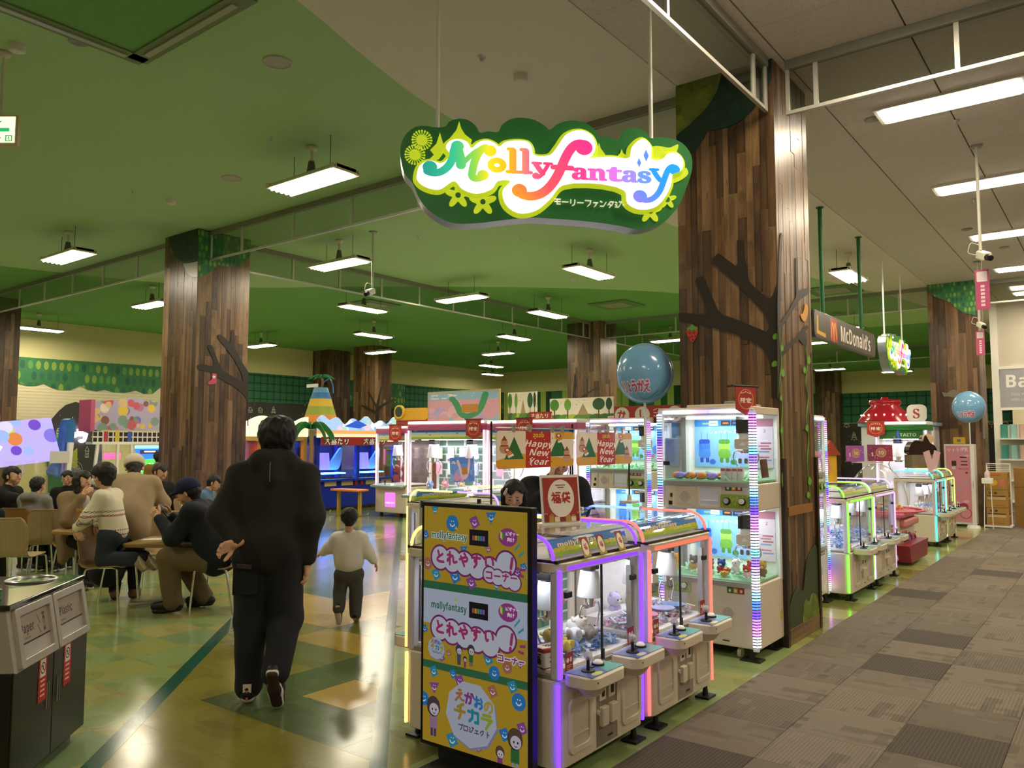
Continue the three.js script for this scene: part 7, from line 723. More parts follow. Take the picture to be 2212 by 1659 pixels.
const penPrint = print(128, 192, (g, W, H) => { g.fillStyle = '#b0342c'; g.fillRect(0, 0, W, H); g.strokeStyle = '#e09a5a'; g.lineWidth = 5; g.beginPath(); g.ellipse(64, 84, 46, 66, 0, 0, 7); g.stroke(); kana(g, '限定', 28, 74, 36, '#f6e8d8', 0.16); for (let i = 0; i < 5; i++) fillR(g, 34 + i * 13, 30 - Math.abs(i - 2) * -4, 8, 8, '#f6e8d8'); }, 0.6);
function pennant(label, x, y, z, turn, s = 1) { const p = thing('limited_pennant', label, 'pennant', [x, y, z], turn), w = 0.16 * s, h = 0.32 * s; put(p, 'cloth', fitUV(ext(shapeOf([[-w, 0], [w, 0], [w, -h * 0.8], [0, -h], [-w, -h * 0.8]]), 0.006), -w, w, -h, 0), penPrint); put(p, 'rod', bar([-w - 0.03, 0.005, 0], [w + 0.03, 0.005, 0], 0.009), BLACK); put(p, 'bracket', bar([-w, 0.005, 0], [-w, 0.005, -0.12 * s], 0.008), BLACK); }
pennant('red limited pennant on the single pink crane', -12.2, 1.94, -11.84, 0, 1.15); pennant('red limited pennant on the wide crane under the cloud board', -8.44, 1.95, -9.95, 0); pennant('red limited pennant between the wide cranes behind the banners', -7.4, 1.95, -9.95, 0); pennant('narrow red limited pennant on the tower game by the tree pillar', -2.2, 1.985, -5.68, 1.2, 0.65); pennant('red limited pennant on the tall green-headed crane', -3.6, 1.97, -15.6, 0, 0.95);
single('lucky_red_sign', 'small red lettered sign on top of the crane behind the banners', 'sign', bx(0.42, 0.12, 0.02), print(192, 56, (g, W, H) => { g.fillStyle = '#b8382e'; g.fillRect(0, 0, W, H); kana(g, '大当たり', 14, 8, 40, '#f4ecd8', 0.15); }), [-7.2, 1.99, -10.1]);
// ---------- blue medal game with the volcano ----------
const MED = thing('medal_game', 'deep blue medal game with wave canopy and blue-lit windows', 'game', [-15.05, 0, -12.95], Math.PI / 2);
{ const navy = mat(0x0f2fa0, 0.35), W = 2.5; put(MED, 'base', bx(W, 0.62, 0.9, 0.02), navy, [0, 0.37, 0]); for (const k of [-1, 1]) for (const d of [-0.35, 0.35]) put(MED, 'foot', cyl(0.04, 0.04, 0.06, 12), METAL, [k * 1.1, 0.03, d]); put(MED, 'coin_shelf', bx(W, 0.05, 0.16), navy, [0, 0.7, 0.5]); for (const x of [-0.85, -0.35, 0.4, 0.9]) put(MED, 'coin_tray', bx(0.34, 0.11, 0.03), mat(0xd8c890, 0.5), [x, 0.62, 0.46]); for (const x of [-0.08, 0.1]) put(MED, 'red_slot', bx(0.08, 0.12, 0.03), mat(0xb82a24, 0.4), [x, 0.63, 0.46]);
  for (const x of [-W / 2 + 0.05, 0, W / 2 - 0.05]) { put(MED, 'post', bx(0.09, 0.95, 0.09), navy, [x, 1.19, 0.4]); put(MED, 'post', bx(0.09, 0.95, 0.09), navy, [x, 1.19, -0.4]); } for (const x of [-0.62, 0.62]) { put(MED, 'window', bx(1.14, 0.9, 0.008), GLASS, [x, 1.19, 0.4]); put(MED, 'playfield_light', bx(0.7, 0.03, 0.3), glow(0x3ab8ff, 3), [x + 0.1, 0.84, 0.05]); put(MED, 'spin_drum', cyl(0.14, 0.17, 0.4, 16), glow(0x5a4aff, 1, 0x8a8ae0), [x, 1.12, -0.1]); put(MED, 'inner_panel', bx(0.4, 0.6, 0.02), mat(0x6a3a3a, 0.5), [x - 0.3, 1.2, -0.3]); put(MED, 'fin_figure', ext(shapeOf([[-0.2, 0], [0.12, 0], [0.2, 0.5], [0, 0.3]], true), 0.06), mat(0x8ab0e0, 0.4), [x + 0.28, 0.95, -0.05]); rect(MED, 0x6ab0ff, 5, 0.8, 0.3, [x, 1.6, 0], [-Math.PI / 2, 0, 0]); }
  put(MED, 'back_panel', bx(W, 0.95, 0.03), mat(0x14235a, 0.5), [0, 1.19, -0.42]); put(MED, 'roof', bx(W, 0.06, 0.95), navy, [0, 1.69, 0]);
  const wave = []; for (let i = 0; i <= 40; i++) wave.push([-1.3 + i * 0.065, 0.42 + 0.06 * Math.sin(i * 0.9) + 0.05 * Math.sin(i * 0.37)]); put(MED, 'wave_canopy', fitUV(ext(shapeOf([[-1.3, 0], ...wave, [1.3, 0]]), 0.05), -1.3, 1.3, 0, 0.5), lit(512, 128, (g, W2, H2) => { g.fillStyle = '#a8c8e8'; g.fillRect(0, 0, W2, H2); for (let i = 0; i < 40; i++) disc(g, rnd() * W2, rr(0, 80), rr(8, 24), pick(['#e8f2ff', '#8ab0d8', '#fff', '#b8d8b0', '#e8c8d8'])); g.fillStyle = '#f0a860'; g.fillRect(0, 84, W2, 22); poly(g, [[150, 60], [230, 20], [290, 50], [240, 70]], '#2a5ac0'); g.fillStyle = '#f8e0b0'; g.fillRect(0, 104, W2, 24); }, 0.7), [0, 1.68, 0.5]);
  put(MED, 'jackpot_banner', bx(2.4, 0.2, 0.02), print(512, 48, (g, W2, H2) => { g.fillStyle = '#a83028'; g.fillRect(0, 0, W2, H2); for (const x of [20, 270]) { kana(g, '大当たり', x, 4, 40, '#1a1412', 0.3); kana(g, '大当たり', x, 4, 40, '#f8f4ec', 0.15); } }), [0, 1.6, 0.54], [0.1, 0, 0]); }
{ const m = thing('medal_game', 'red and gold medal game with sand canopy left of the blue one', 'game', [-15.2, 0, -10.35], Math.PI / 2); put(m, 'base', bx(2.4, 0.66, 0.9, 0.02), mat(0x123090, 0.4), [0, 0.36, 0]); put(m, 'gold_frame', join([mv(bx(2.4, 0.1, 0.92), 0, 1.66, 0), mv(bx(0.1, 0.95, 0.1), -1.15, 1.2, 0.4), mv(bx(0.1, 0.95, 0.1), 0, 1.2, 0.4), mv(bx(0.1, 0.95, 0.1), 1.15, 1.2, 0.4)]), mat(0xb89a4a, 0.4)); put(m, 'back_panel', bx(2.3, 0.95, 0.04), mat(0x5a2418, 0.5), [0, 1.18, -0.3]); for (const x of [-0.6, 0.6]) { put(m, 'window', bx(1.04, 0.9, 0.008), GLASS, [x, 1.19, 0.41]); put(m, 'ember_light', bx(0.5, 0.05, 0.1), glow(0xff7a3a, 2.5), [x, 1.35, -0.2]); put(m, 'pink_light', bx(0.04, 0.4, 0.04), glow(0xff5ad8, 2), [x - 0.3, 1.2, 0]); rect(m, 0xff9a60, 3, 0.7, 0.3, [x, 1.58, 0], [-Math.PI / 2, 0, 0]); } const w = []; for (let i = 0; i <= 30; i++) w.push([-1.2 + i * 0.08, 0.36 + 0.09 * Math.cos(i * 0.42)]); put(m, 'sand_canopy', ext(shapeOf([[-1.2, 0], ...w, [1.2, 0]]), 0.06), glow(0xe8d8b0, 0.5, 0xe8d8b0), [0, 1.7, 0.42]); put(m, 'coin_shelf', bx(2.4, 0.06, 0.2), mat(0x123090, 0.4), [0, 0.72, 0.5]); }
{ const v = thing('volcano_figure', 'rainbow-striped volcano figure with a palm on top of the blue game', 'figure', [-15.1, 1.72, -12.2]); const cols = [0xe8923a, 0x9aa83a, 0xe0b83a, 0x3a7ab8, 0x6aa0c8]; [[0.42, 0.36, 0.2], [0.36, 0.3, 0.2], [0.3, 0.25, 0.18], [0.25, 0.2, 0.15], [0.2, 0.16, 0.12]].reduce((y, [a, b, h], i) => { put(v, 'stripe', cyl(b, a, h, 22), mat(cols[i], 0.6), [0, y + h / 2, 0]); return y + h; }, 0.3); put(v, 'plinth', cyl(0.44, 0.5, 0.3, 22), mat(0xd8c8a0, 0.6), [0, 0.15, 0]); put(v, 'palm_trunk', tube([[0, 1.1, 0], [0.05, 1.25, 0], [0.02, 1.4, 0]], 0.03, 12, 8), mat(0x7a5a3a, 0.7)); for (let k = 0; k < 8; k++) put(v, 'palm_frond', mv(ext(shapeOf([[0, 0.03], [0.15, 0.06], [0.32, -0.06], [0.15, 0], [0, -0.03]], true), 0.01), 0.02, 1.4, 0, 0, k * 0.785, 0), mat(0x2f8a4a, 0.6)); put(v, 'sign_arm', bx(0.4, 0.08, 0.03), WHITE, [-0.2, 1.2, 0.1]); put(v, 'blue_arch', tube([[0.1, 1.28, 0], [0.3, 1.35, 0], [0.42, 1.2, 0], [0.45, 1.0, 0]], 0.014, 16, 6), mat(0x4a7ac0, 0.4)); }
{ const p = thing('palm_topper', 'dark green palm tree figure at the corner of the blue game', 'figure', [-14.55, 1.0, -11.5]); put(p, 'trunk', tube([[0, 0, 0], [0.02, 0.4, 0], [0, 0.85, 0]], 0.05, 12, 8), mat(0x8a6a44, 0.7)); for (let k = 0; k < 9; k++) put(p, 'frond', mv(ext(shapeOf([[0, 0.04], [0.22, 0.14], [0.5, -0.14], [0.52, -0.3], [0.35, -0.08], [0.18, 0.0], [0, -0.03]], true), 0.02), 0, 0.9, 0, 0, k * 0.7, 0), mat(0x1f6a2c, 0.55)); }
for (const [c, z, l] of [[0xff4ae0, -9.3, 'pink'], [0x2a5aff, -9.75, 'blue']]) single('glow_ball', `glowing ${l} ball lamp on the red and gold game`, 'lamp', sph(0.13, 18, 14), glow(c, 1.6, c), [-14.7, 2.0, z]);
{ const b = thing('safety_bench', 'orange-topped table with yellow legs in front of the blue game', 'table', [-13.35, 0, -11.6], 0.05); put(b, 'top', bx(0.84, 0.05, 0.36, 0.024), mat(0xd8803a, 0.45), [0, 0.545, 0]); for (const k of [-1, 1]) { put(b, 'leg', bx(0.06, 0.52, 0.06), mat(0xb8a03a, 0.5), [k * 0.32, 0.26, 0]); put(b, 'floor_rail', tube([[k * 0.36, 0.12, 0.2], [k * 0.36, 0.02, 0.2], [k * 0.36, 0.02, -0.2], [k * 0.36, 0.12, -0.2]], 0.012, 16, 6), METAL); } }
{ const b = thing('toy_bus_topper', 'yellow and red toy bus front on top of a game beside the pink crane', 'figure', [-13.0, 1.72, -13.4]); put(b, 'roof', ext(rrect(1.1, 0.28, 0.12), 0.3), mat(0xe0a82a, 0.4), [0, 0.5, 0]); put(b, 'front', ext(rrect(1.0, 0.3, 0.05), 0.28), mat(0xb03a24, 0.4), [0, 0.24, 0]); put(b, 'badge', cyl(0.16, 0.16, 0.05, 24), mat(0xe8c04a, 0.4), [-0.35, 0.56, 0.32], [Math.PI / 2, 0, 0]); put(b, 'badge_face', cyl(0.12, 0.12, 0.06, 24), mat(0x3a4a3a, 0.4), [-0.35, 0.56, 0.32], [Math.PI / 2, 0, 0]); put(b, 'cabinet', bx(1.0, 1.8, 0.3), mat(0x8a3a2a, 0.5), [0, -0.82, 0.1]); }
// ---------- games on the left ----------
{ const g = thing('ball_game', 'slanted purple-lit game with blue curved side and red ball', 'game', [-16.2, 0, -6.0], Math.PI / 2); put(g, 'cabinet', bx(1.9, 0.6, 0.8), mat(0x2c3030, 0.5), [0, 0.3, 0]); put(g, 'white_frame', join([mv(bx(0.08, 1.45, 0.1), 0.85, 0.85, 0.35, 0, 0, -0.06), mv(bx(0.08, 1.45, 0.1), -0.85, 0.85, 0.35)]), WHITE); put(g, 'playfield', bx(1.7, 0.85, 0.04), lit(256, 128, (c, W, H) => { c.fillStyle = '#c8b8f8'; c.fillRect(0, 0, W, H); for (let i = 0; i < 14; i++) disc(c, rnd() * W, rnd() * H, rr(8, 26), pick(['#e8e0ff', '#8a7ae8', '#a8c0ff', '#e88a4a', '#7a4ad0', '#c8e05a'])); c.strokeStyle = '#fff'; c.lineWidth = 8; for (let i = 0; i < 5; i++) { c.beginPath(); c.moveTo(i * 22, 100); c.lineTo(i * 22 + 24, 70); c.stroke(); } }, 0.6), [-0.1, 1.55, 0.1], [-0.35, 0, 0.12]); put(g, 'blue_side', ext(shapeOf([[0.62, 1.0], [0.78, 1.3], [0.86, 2.0], [0.96, 2.02], [0.94, 1.4], [0.76, 0.9]], true), 0.3), mat(0x1f6ab8, 0.35), [0, 0, 0]); put(g, 'front_glass', bx(1.6, 0.6, 0.01), GLASS, [0, 0.95, 0.38]); put(g, 'info_card', bx(0.34, 0.22, 0.01), mat(0xd8d4d0, 0.5), [0.68, 1.3, 0.42]); put(g, 'red_ball', sph(0.34, 24, 16), mat(0xd8241c, 0.2), [-0.62, 2.0, 0.2]); put(g, 'ball_holder', cyl(0.24, 0.3, 0.2, 20), WHITE, [-0.62, 1.68, 0.2]); rect(g, 0xc8b0ff, 1.5, 1.2, 0.4, [0, 1.5, 0.5]).rotation.y = Math.PI; }
{ const g = thing('screen_game', 'white-framed screen game with a rounded picture header and film-strip border', 'game', [-16.3, 0, -8.15], Math.PI / 2), art = print(512, 200, (c, W, H) => { c.fillStyle = '#b0a8c8'; c.fillRect(0, 0, W, H); for (let i = 0; i < 46; i++) disc(c, rnd() * W, rnd() * H, rr(12, 34), pick(['#8a5a4a', '#d8b88a', '#e8d8c8', '#6a7ab8', '#c85a6a', '#e0c04a', '#b87a9a', '#7a9a8a'])); }); put(g, 'header', fitUV(ext(shapeOf([[-0.75, 0], [0.8, 0], [0.8, 0.5], [0.4, 0.62], [0, 0.66], [-0.4, 0.6], [-0.8, 0.55]]), 0.1), -0.8, 0.8, 0, 0.66), art, [0, 1.82, 0.2]); put(g, 'header_side', bx(0.08, 0.62, 0.5), mat(0xc85a86, 0.5), [-0.82, 2.1, 0.1]); put(g, 'film_strip', bx(1.6, 0.22, 0.06), print(256, 32, (c, W, H) => { c.fillStyle = '#e8e4d8'; c.fillRect(0, 0, W, H); for (let i = 0; i < 16; i++) { fillR(c, i * 16 + 2, 2, 12, 12, '#1a1816'); fillR(c, i * 16 + 2, 18, 12, 12, '#1a1816'); } fillR(c, 34, 0, 14, 32, '#b83a4a'); fillR(c, 70, 0, 14, 32, '#d8c03a'); fillR(c, 110, 0, 14, 32, '#3a5ab0'); }), [0, 1.68, 0.3]); put(g, 'cabinet', bx(1.6, 0.9, 0.8), mat(0x3a3634, 0.5), [0, 0.45, 0]); put(g, 'white_frame', join([mv(bx(0.05, 0.7, 0.05), -0.72, 1.22, 0.32, 0, 0, -0.08), mv(bx(0.05, 0.7, 0.05), -0.3, 1.22, 0.32), mv(bx(0.05, 0.7, 0.05), 0.0, 1.22, 0.32, 0, 0, 0.08), mv(bx(1.6, 0.05, 0.3), 0, 1.56, 0.2)]), WHITE); put(g, 'glass_tower', bx(0.66, 0.62, 0.01), GLASS, [-0.36, 1.22, 0.3]); put(g, 'toy_display', bx(0.3, 0.12, 0.1), glow(0xe8508a, 0.8, 0x8a3a6a), [-0.3, 1.3, 0.1]); put(g, 'screen', bx(0.78, 0.58, 0.03), lit(256, 192, (c, W, H) => { c.fillStyle = '#2a6ae0'; c.fillRect(0, 0, W, H); poly(c, [[0, 100], [120, 90], [256, 50], [256, 192], [0, 192]], '#4ab84a'); for (let i = 0; i < 60; i++) { c.fillStyle = pick(['#8ae05a', '#d8f0a8', '#3a8a4a', '#e8e8e8', '#5a8ae8']); c.fillRect(rnd() * W, rr(100, 190), rr(3, 12), rr(3, 10)); } fillR(c, 30, 30, 140, 26, '#2a2a3a', 4); fillR(c, 60, 36, 80, 10, '#d8d8a8'); c.fillStyle = '#8ad0ff'; c.fillRect(0, 0, W, 20); }, 1.3), [0.46, 1.22, 0.3]); }
{ const f = thing('electric_fan', 'grey standing electric fan by the green mural base', 'fan', [-17.3, 0, -7.55], 1.2); put(f, 'base', cyl(0.16, 0.18, 0.04, 20), GREYP, [0, 0.02, 0]); put(f, 'pole', cyl(0.02, 0.025, 0.85, 10), GREYP, [0, 0.46, 0]); put(f, 'cage', join([0, 1, 2, 3].map((i) => mv(new THREE.TorusGeometry(0.06 + i * 0.05, 0.006, 6, 24), 0, 1.0, 0.03))), GREYP); for (let k = 0; k < 3; k++) put(f, 'blade', mv(bx(0.17, 0.09, 0.006), 0.09 * Math.cos(k * 2.09), 1.0 + 0.09 * Math.sin(k * 2.09), 0.02, 0.3, 0, k * 2.09), mat(0xb8bab8, 0.4)); put(f, 'motor', cyl(0.05, 0.05, 0.14, 14), GREYP, [0, 1.0, -0.06], [Math.PI / 2, 0, 0]); }
single('menu_board', 'small green board on the pillar beside the red ball', 'board', bx(0.9, 0.7, 0.03), print(128, 96, (g, W, H) => { g.fillStyle = '#4a6a5a'; g.fillRect(0, 0, W, H); fillR(g, 96, 52, 22, 24, '#e8dcc0'); kana(g, 'ール', 74, 22, 22, '#e8ecd8', 0.14); }), [-19.5, 2.35, -6.24]);
// ---------- balloons ----------
function balloon(label, x, y, z, r, turn) { const b = thing('advert_balloon', label, 'balloon', [x, 0, z], turn); const g = new THREE.SphereGeometry(r, 36, 24); g.scale(1, 1.06, 0.72); put(b, 'foil', g, new THREE.MeshPhysicalMaterial({ map: tx(512, 256, (c, W, H) => { c.fillStyle = '#7ab4e0'; c.fillRect(0, 0, W, H); c.save(); c.translate(96, 150); c.scale(0.62, 1); kana(c, 'りょうがえ', -80, 0, 40, '#f0e6ec', 0.34, 0.86); kana(c, 'りょうがえ', -80, 0, 40, '#c0507c', 0.16, 0.86); c.restore(); c.strokeStyle = '#2f5a86'; c.lineWidth = 3; c.beginPath(); c.moveTo(110, 206); c.bezierCurveTo(140, 225, 160, 225, 190, 180); c.stroke(); }), roughness: 0.22, clearcoat: 0.8, clearcoatRoughness: 0.1 }), [0, y, 0]); put(b, 'seam', mv(new THREE.TorusGeometry(r * 1.015, 0.006, 6, 40), 0, 0, 0, 0, 0, 0, [1, 1.06, 1]), mat(0x9cc4e4, 0.2), [0, y, 0]); put(b, 'pole', cyl(0.012, 0.012, y - r, 10), WHITE, [0, (y - r) / 2, 0]); put(b, 'weight', cyl(0.1, 0.12, 0.05, 18), WHITE, [0, 0.025, 0]); }
balloon('big blue foil balloon with pink lettering on a white pole behind the banners', -3.42, 2.2, -6.42, 0.25, 0.35); balloon('blue foil balloon on a white pole by the change machine', -2.28, 2.23, -16.95, 0.27, 0.25);
single('grey_service_cabinet', 'plain grey service cabinet between the two tower games', 'cabinet', join([mv(bx(0.5, 1.62, 0.4, 0.01), 0, 0.81, 0), mv(bx(0.3, 0.02, 0.3), 0, 1.63, 0)]), mat(0xa8a8a4, 0.5), [-3.35, 0, -7.35]);
// ---------- along the walkway ----------
{ const c = thing('change_machine', 'pink change machine with white lettering in front of the bat pillar', 'machine', [-2.5, 0, -17.28]); put(c, 'cabinet', bx(0.5, 1.5, 0.32, 0.01), WHITE, [0, 0.79, 0]); put(c, 'foot', bx(0.44, 0.05, 0.28), DARK, [0, 0.025, 0]); put(c, 'front_print', bx(0.4, 1.42, 0.01), print(256, 900, (g, W, H) => { g.fillStyle = '#dc93a4'; g.fillRect(0, 0, W, H); for (const [x, y] of [[200, 30], [220, 120], [40, 620], [200, 660]]) { g.globalAlpha = 0.7; disc(g, x, y, 34, '#f0d0d8', 14); } g.globalAlpha = 1; kana(g, 'りょうがえ', 14, 26, 46, '#fbeef2', 0.13); fillR(g, 60, 180, 50, 60, '#3a2a2c'); fillR(g, 150, 130, 70, 14, '#2a2022'); fillR(g, 160, 180, 70, 12, '#4a3a3c'); fillR(g, 160, 220, 70, 14, '#3a2a2c'); fillR(g, 130, 270, 110, 10, '#b85a6a'); fillR(g, 60, 250, 40, 30, '#e8e0e0'); disc(g, 216, 320, 14, '#a83a3a'); fillR(g, 190, 400, 36, 50, '#b8a8a8'); fillR(g, 110, 480, 46, 40, '#b8a8a8'); disc(g, 170, 720, 50, '#a8304a', 40); g.strokeStyle = '#a8304a'; g.lineWidth = 8; g.beginPath(); g.arc(190, 800, 60, 0, 7); g.stroke(); }), [-0.02, 0.8, 0.165]); put(c, 'yellow_lamp', bx(0.2, 0.13, 0.1, 0.01), mat(0xd8b02a, 0.4), [0.0, 1.61, 0.05]); put(c, 'lamp_display', bx(0.06, 0.05, 0.01), mat(0x6a7a7a, 0.3), [0, 1.61, 0.105]); put(c, 'door_handle', bx(0.03, 0.12, 0.03), METAL, [0.21, 0.8, 0.17]); }
{ const r = thing('display_rack', 'white wire display rack carrying cardboard boxes beside the walkway', 'rack', [-1.92, 0, -17.4]); put(r, 'base', bx(0.44, 0.03, 0.4), WHITE, [0, 0.03, 0]); for (const k of [-1, 1]) put(r, 'upright', bx(0.02, 1.15, 0.03), WHITE, [k * 0.19, 0.6, -0.17]); put(r, 'top_bar', bx(0.4, 0.02, 0.03), WHITE, [0, 1.17, -0.17]); for (let i = 0; i < 4; i++) put(r, 'wire', bar([-0.18, 1.03 + i * 0.035, -0.17], [0.18, 1.03 + i * 0.035, -0.17], 0.004, 5), WHITE); const kraft = (n) => print(128, 128, (g, W, H) => { g.fillStyle = '#a8823e'; g.fillRect(0, 0, W, H); speckle(g, W, H, 400, ['#7a5a28', '#c09a54'], 0.3, 3); if (n === 0) { fillR(g, 8, 10, 80, 16, '#b85a34'); disc(g, 44, 76, 26, '#e0b02a', 22); fillR(g, 78, 50, 34, 60, '#c87a5a', 8); } else { disc(g, 30, 22, 9, '#4a3a24'); disc(g, 56, 22, 9, '#4a3a24'); fillR(g, 8, 42, 104, 6, '#2a2018'); fillR(g, 8, 52, 104, 18, '#c8b088'); fillR(g, 8, 110, 96, 5, '#a8582c'); } }, 0.8); ['lowest', 'middle', 'topmost'].forEach((w, i) => single('cardboard_box', `${w} brown cardboard box stacked on the white display rack`, 'box', bx(0.36, 0.32, 0.34, 0.004), kraft(i === 2 ? 0 : 1), [-1.92, 0.21 + i * 0.325, -17.38])); for (let i = 0; i < 3; i++) single('cardboard_box', 'plain brown cardboard box in the stack behind the display rack', 'box', bx(0.3, 0.36, 0.3, 0.004), mat(0x9a7638, 0.8), [-1.55, 0.18 + i * 0.365, -17.95], undefined, 'boxes behind the rack'); }
{ const s = thing('sanitizer_stand', 'slim white stand with a hand sanitizer pump beside the change machine', 'stand', [-2.03, 0, -16.95]); for (const k of [-1, 1]) put(s, 'leg', bar([k * 0.07, 0, 0.07], [k * 0.05, 0.85, 0], 0.008, 6), WHITE); put(s, 'tray', bx(0.18, 0.1, 0.12, 0.01), WHITE, [0, 0.87, 0]); const b = thing('sanitizer_bottle', 'white pump bottle on the slim sanitizer stand', 'bottle', [-2.03, 0.92, -16.95]); put(b, 'bottle', lathe([[0, 0], [0.045, 0], [0.045, 0.1], [0.02, 0.13], [0.015, 0.15], [0, 0.15]], 16), mat(0xe8d8d8, 0.3)); put(b, 'pump', join([mv(cyl(0.008, 0.008, 0.05, 8), 0, 0.17, 0), mv(bx(0.06, 0.015, 0.02), 0.015, 0.195, 0)]), WHITE); }
{ const d = thing('dome_candy_game', 'pink candy game with a clear dome and round swirl prints', 'game', [-2.72, 0, -11.75], Math.PI / 2); put(d, 'base', bx(1.1, 0.56, 0.7, 0.03), mat(0xe8e0dc, 0.4), [0, 0.33, 0]); put(d, 'kick_plate', ext(shapeOf([[-0.5, 0], [0.5, 0], [0.6, 0.22], [-0.6, 0.22]]), 0.3), mat(0x8a1c34, 0.4), [0, 0.04, 0.2]); put(d, 'pink_table', bx(1.2, 0.06, 0.8, 0.02), mat(0xd0607c, 0.4), [0, 0.63, 0.02]); put(d, 'pink_counter', bx(0.8, 0.1, 0.1, 0.03), mat(0xd88a8a, 0.4), [0, 0.52, 0.38]); put(d, 'prize_slot', bx(0.26, 0.16, 0.03, 0.01), mat(0xd8804a, 0.4), [-0.2, 0.33, 0.36]); put(d, 'slot_hole', bx(0.2, 0.11, 0.01), BLACK, [-0.2, 0.33, 0.378]); for (const [x, y, c] of [[0.14, 0.25, 0x7ab8d0], [0.4, 0.22, 0xe0b05a]]) { put(d, 'swirl_ring', new THREE.TorusGeometry(0.1, 0.022, 8, 28), mat(0xa04a7a, 0.4), [x, y, 0.352]); put(d, 'swirl_disc', cyl(0.07, 0.07, 0.012, 24), mat(c, 0.4), [x, y, 0.352], [Math.PI / 2, 0, 0]); } put(d, 'clear_dome', (() => { const g = new THREE.SphereGeometry(0.56, 32, 16, 0, Math.PI * 2, 0, Math.PI / 2); g.scale(1, 1.12, 0.68); return g; })(), GLASS, [0, 0.66, 0]); put(d, 'dome_ring', mv(new THREE.TorusGeometry(0.56, 0.02, 8, 40), 0, 0, 0, Math.PI / 2, 0, 0, [1, 1, 0.68]), mat(0xd0607c, 0.4), [0, 0.67, 0]); const candy = [[], [], []]; for (let i = 0; i < 90; i++) candy[i % 3].push(mv(sph(0.022, 8, 6), rr(-0.42, 0.42), 0.68 + rnd() * 0.05, rr(-0.26, 0.26))); candy.forEach((l, i) => put(d, 'candy_heap', join(l), mat([0xe0608a, 0xe8d05a, 0x6ab0e0][i], 0.4)).userData.kind = 'stuff'); }
const couponArt = (a, b) => print(128, 96, (g, W, H) => { const q = g.createLinearGradient(0, 0, W, H); q.addColorStop(0, a); q.addColorStop(1, b); g.fillStyle = q; g.fillRect(0, 0, W, H); disc(g, 70, 46, 28, '#c8a05a'); disc(g, 70, 46, 22, '#b07a7a'); word(g, '10', 70, 47, 28, '#f0dcb0'); word(g, '1', 26, 56, 30, '#f8f0f0'); for (let i = 0; i < 20; i++) disc(g, rnd() * W, rnd() * H, 2, '#f0e0a0'); });
{ const c = thing('coin_exchange_cards', 'pair of pink and purple coin cards standing above the clear dome', 'sign', [-2.86, 1.29, -11.85], 0.35); put(c, 'card', bx(0.28, 0.22, 0.01), couponArt('#b05a9a', '#8a5ab8'), [-0.16, 0.13, 0.04], [0, 0.5, 0]); put(c, 'card', bx(0.32, 0.23, 0.01), couponArt('#8a3a6a', '#a8384a'), [0.16, 0.14, 0.03], [0, -0.25, 0]); put(c, 'stand', bx(0.4, 0.02, 0.06), CREAM, [0, 0.01, 0]); }
{ const y = thing('yellow_castle_sign', 'yellow castle-shaped sign with white letters on the green-lit crane game', 'sign', [-2.75, 1.14, -8.8], 0.9); put(y, 'castle', ext(shapeOf([[-0.3, 0], [0.34, 0], [0.34, 0.3], [0.26, 0.42], [0.18, 0.3], [0.1, 0.3], [0.02, 0.5], [-0.1, 0.3], [-0.3, 0.22]]), 0.06), mat(0xe0b02a, 0.5)); put(y, 'red_roof', ext(shapeOf([[0.14, 0.3], [0.38, 0.3], [0.26, 0.46]]), 0.08), mat(0xa8402a, 0.5)); put(y, 'letter_board', bx(0.5, 0.24, 0.02), print(256, 128, (g, W, H) => { g.fillStyle = '#d88a8a'; g.fillRect(0, 0, W, H); word(g, 'DO!', 150, 66, 96, '#fbf4ec', { edge: '#b0384a', lw: 16 }); fillR(g, 10, 30, 50, 70, '#e8a83a', 8); }), [-0.02, 0.2, 0.08], [0, 0, 0.18]); put(y, 'foot', bx(0.6, 0.012, 0.16), CREAM, [0, 0.006, 0.03]); }
{ const p = thing('light_tower_game', 'dark game with blue-violet light bars and round white knobs behind the pillar', 'game', [-3.9, 0, -10.9]); put(p, 'cabinet', bx(0.9, 1.25, 0.7), mat(0x17151a, 0.4), [0, 0.62, 0]); put(p, 'lilac_panel', bx(0.6, 0.65, 0.05), mat(0x6a5a8a, 0.4), [0, 1.6, 0]); for (const k of [-0.33, 0.0, 0.33]) put(p, 'light_bar', bx(0.06, 0.62, 0.04), glow(0x4a3aff, 2.4, 0x4a3aff), [k, 1.6, 0.04]); for (const k of [-0.12, 0.16]) put(p, 'round_knob', sph(0.09, 16, 12), CREAM, [k, 1.36, 0.14]); put(p, 'counter', ext(shapeOf([[-0.5, 0], [0.5, 0], [0.4, 0.12], [-0.4, 0.12]]), 0.5), mat(0x4a3a3a, 0.5), [0, 1.2, -0.1]); put(p, 'purple_tube', tube([[-0.3, 0.6, 0.37], [-0.3, 1.05, 0.37], [-0.2, 1.12, 0.37]], 0.016, 16, 6), glow(0x8a4aff, 2, 0x8a4aff)); }
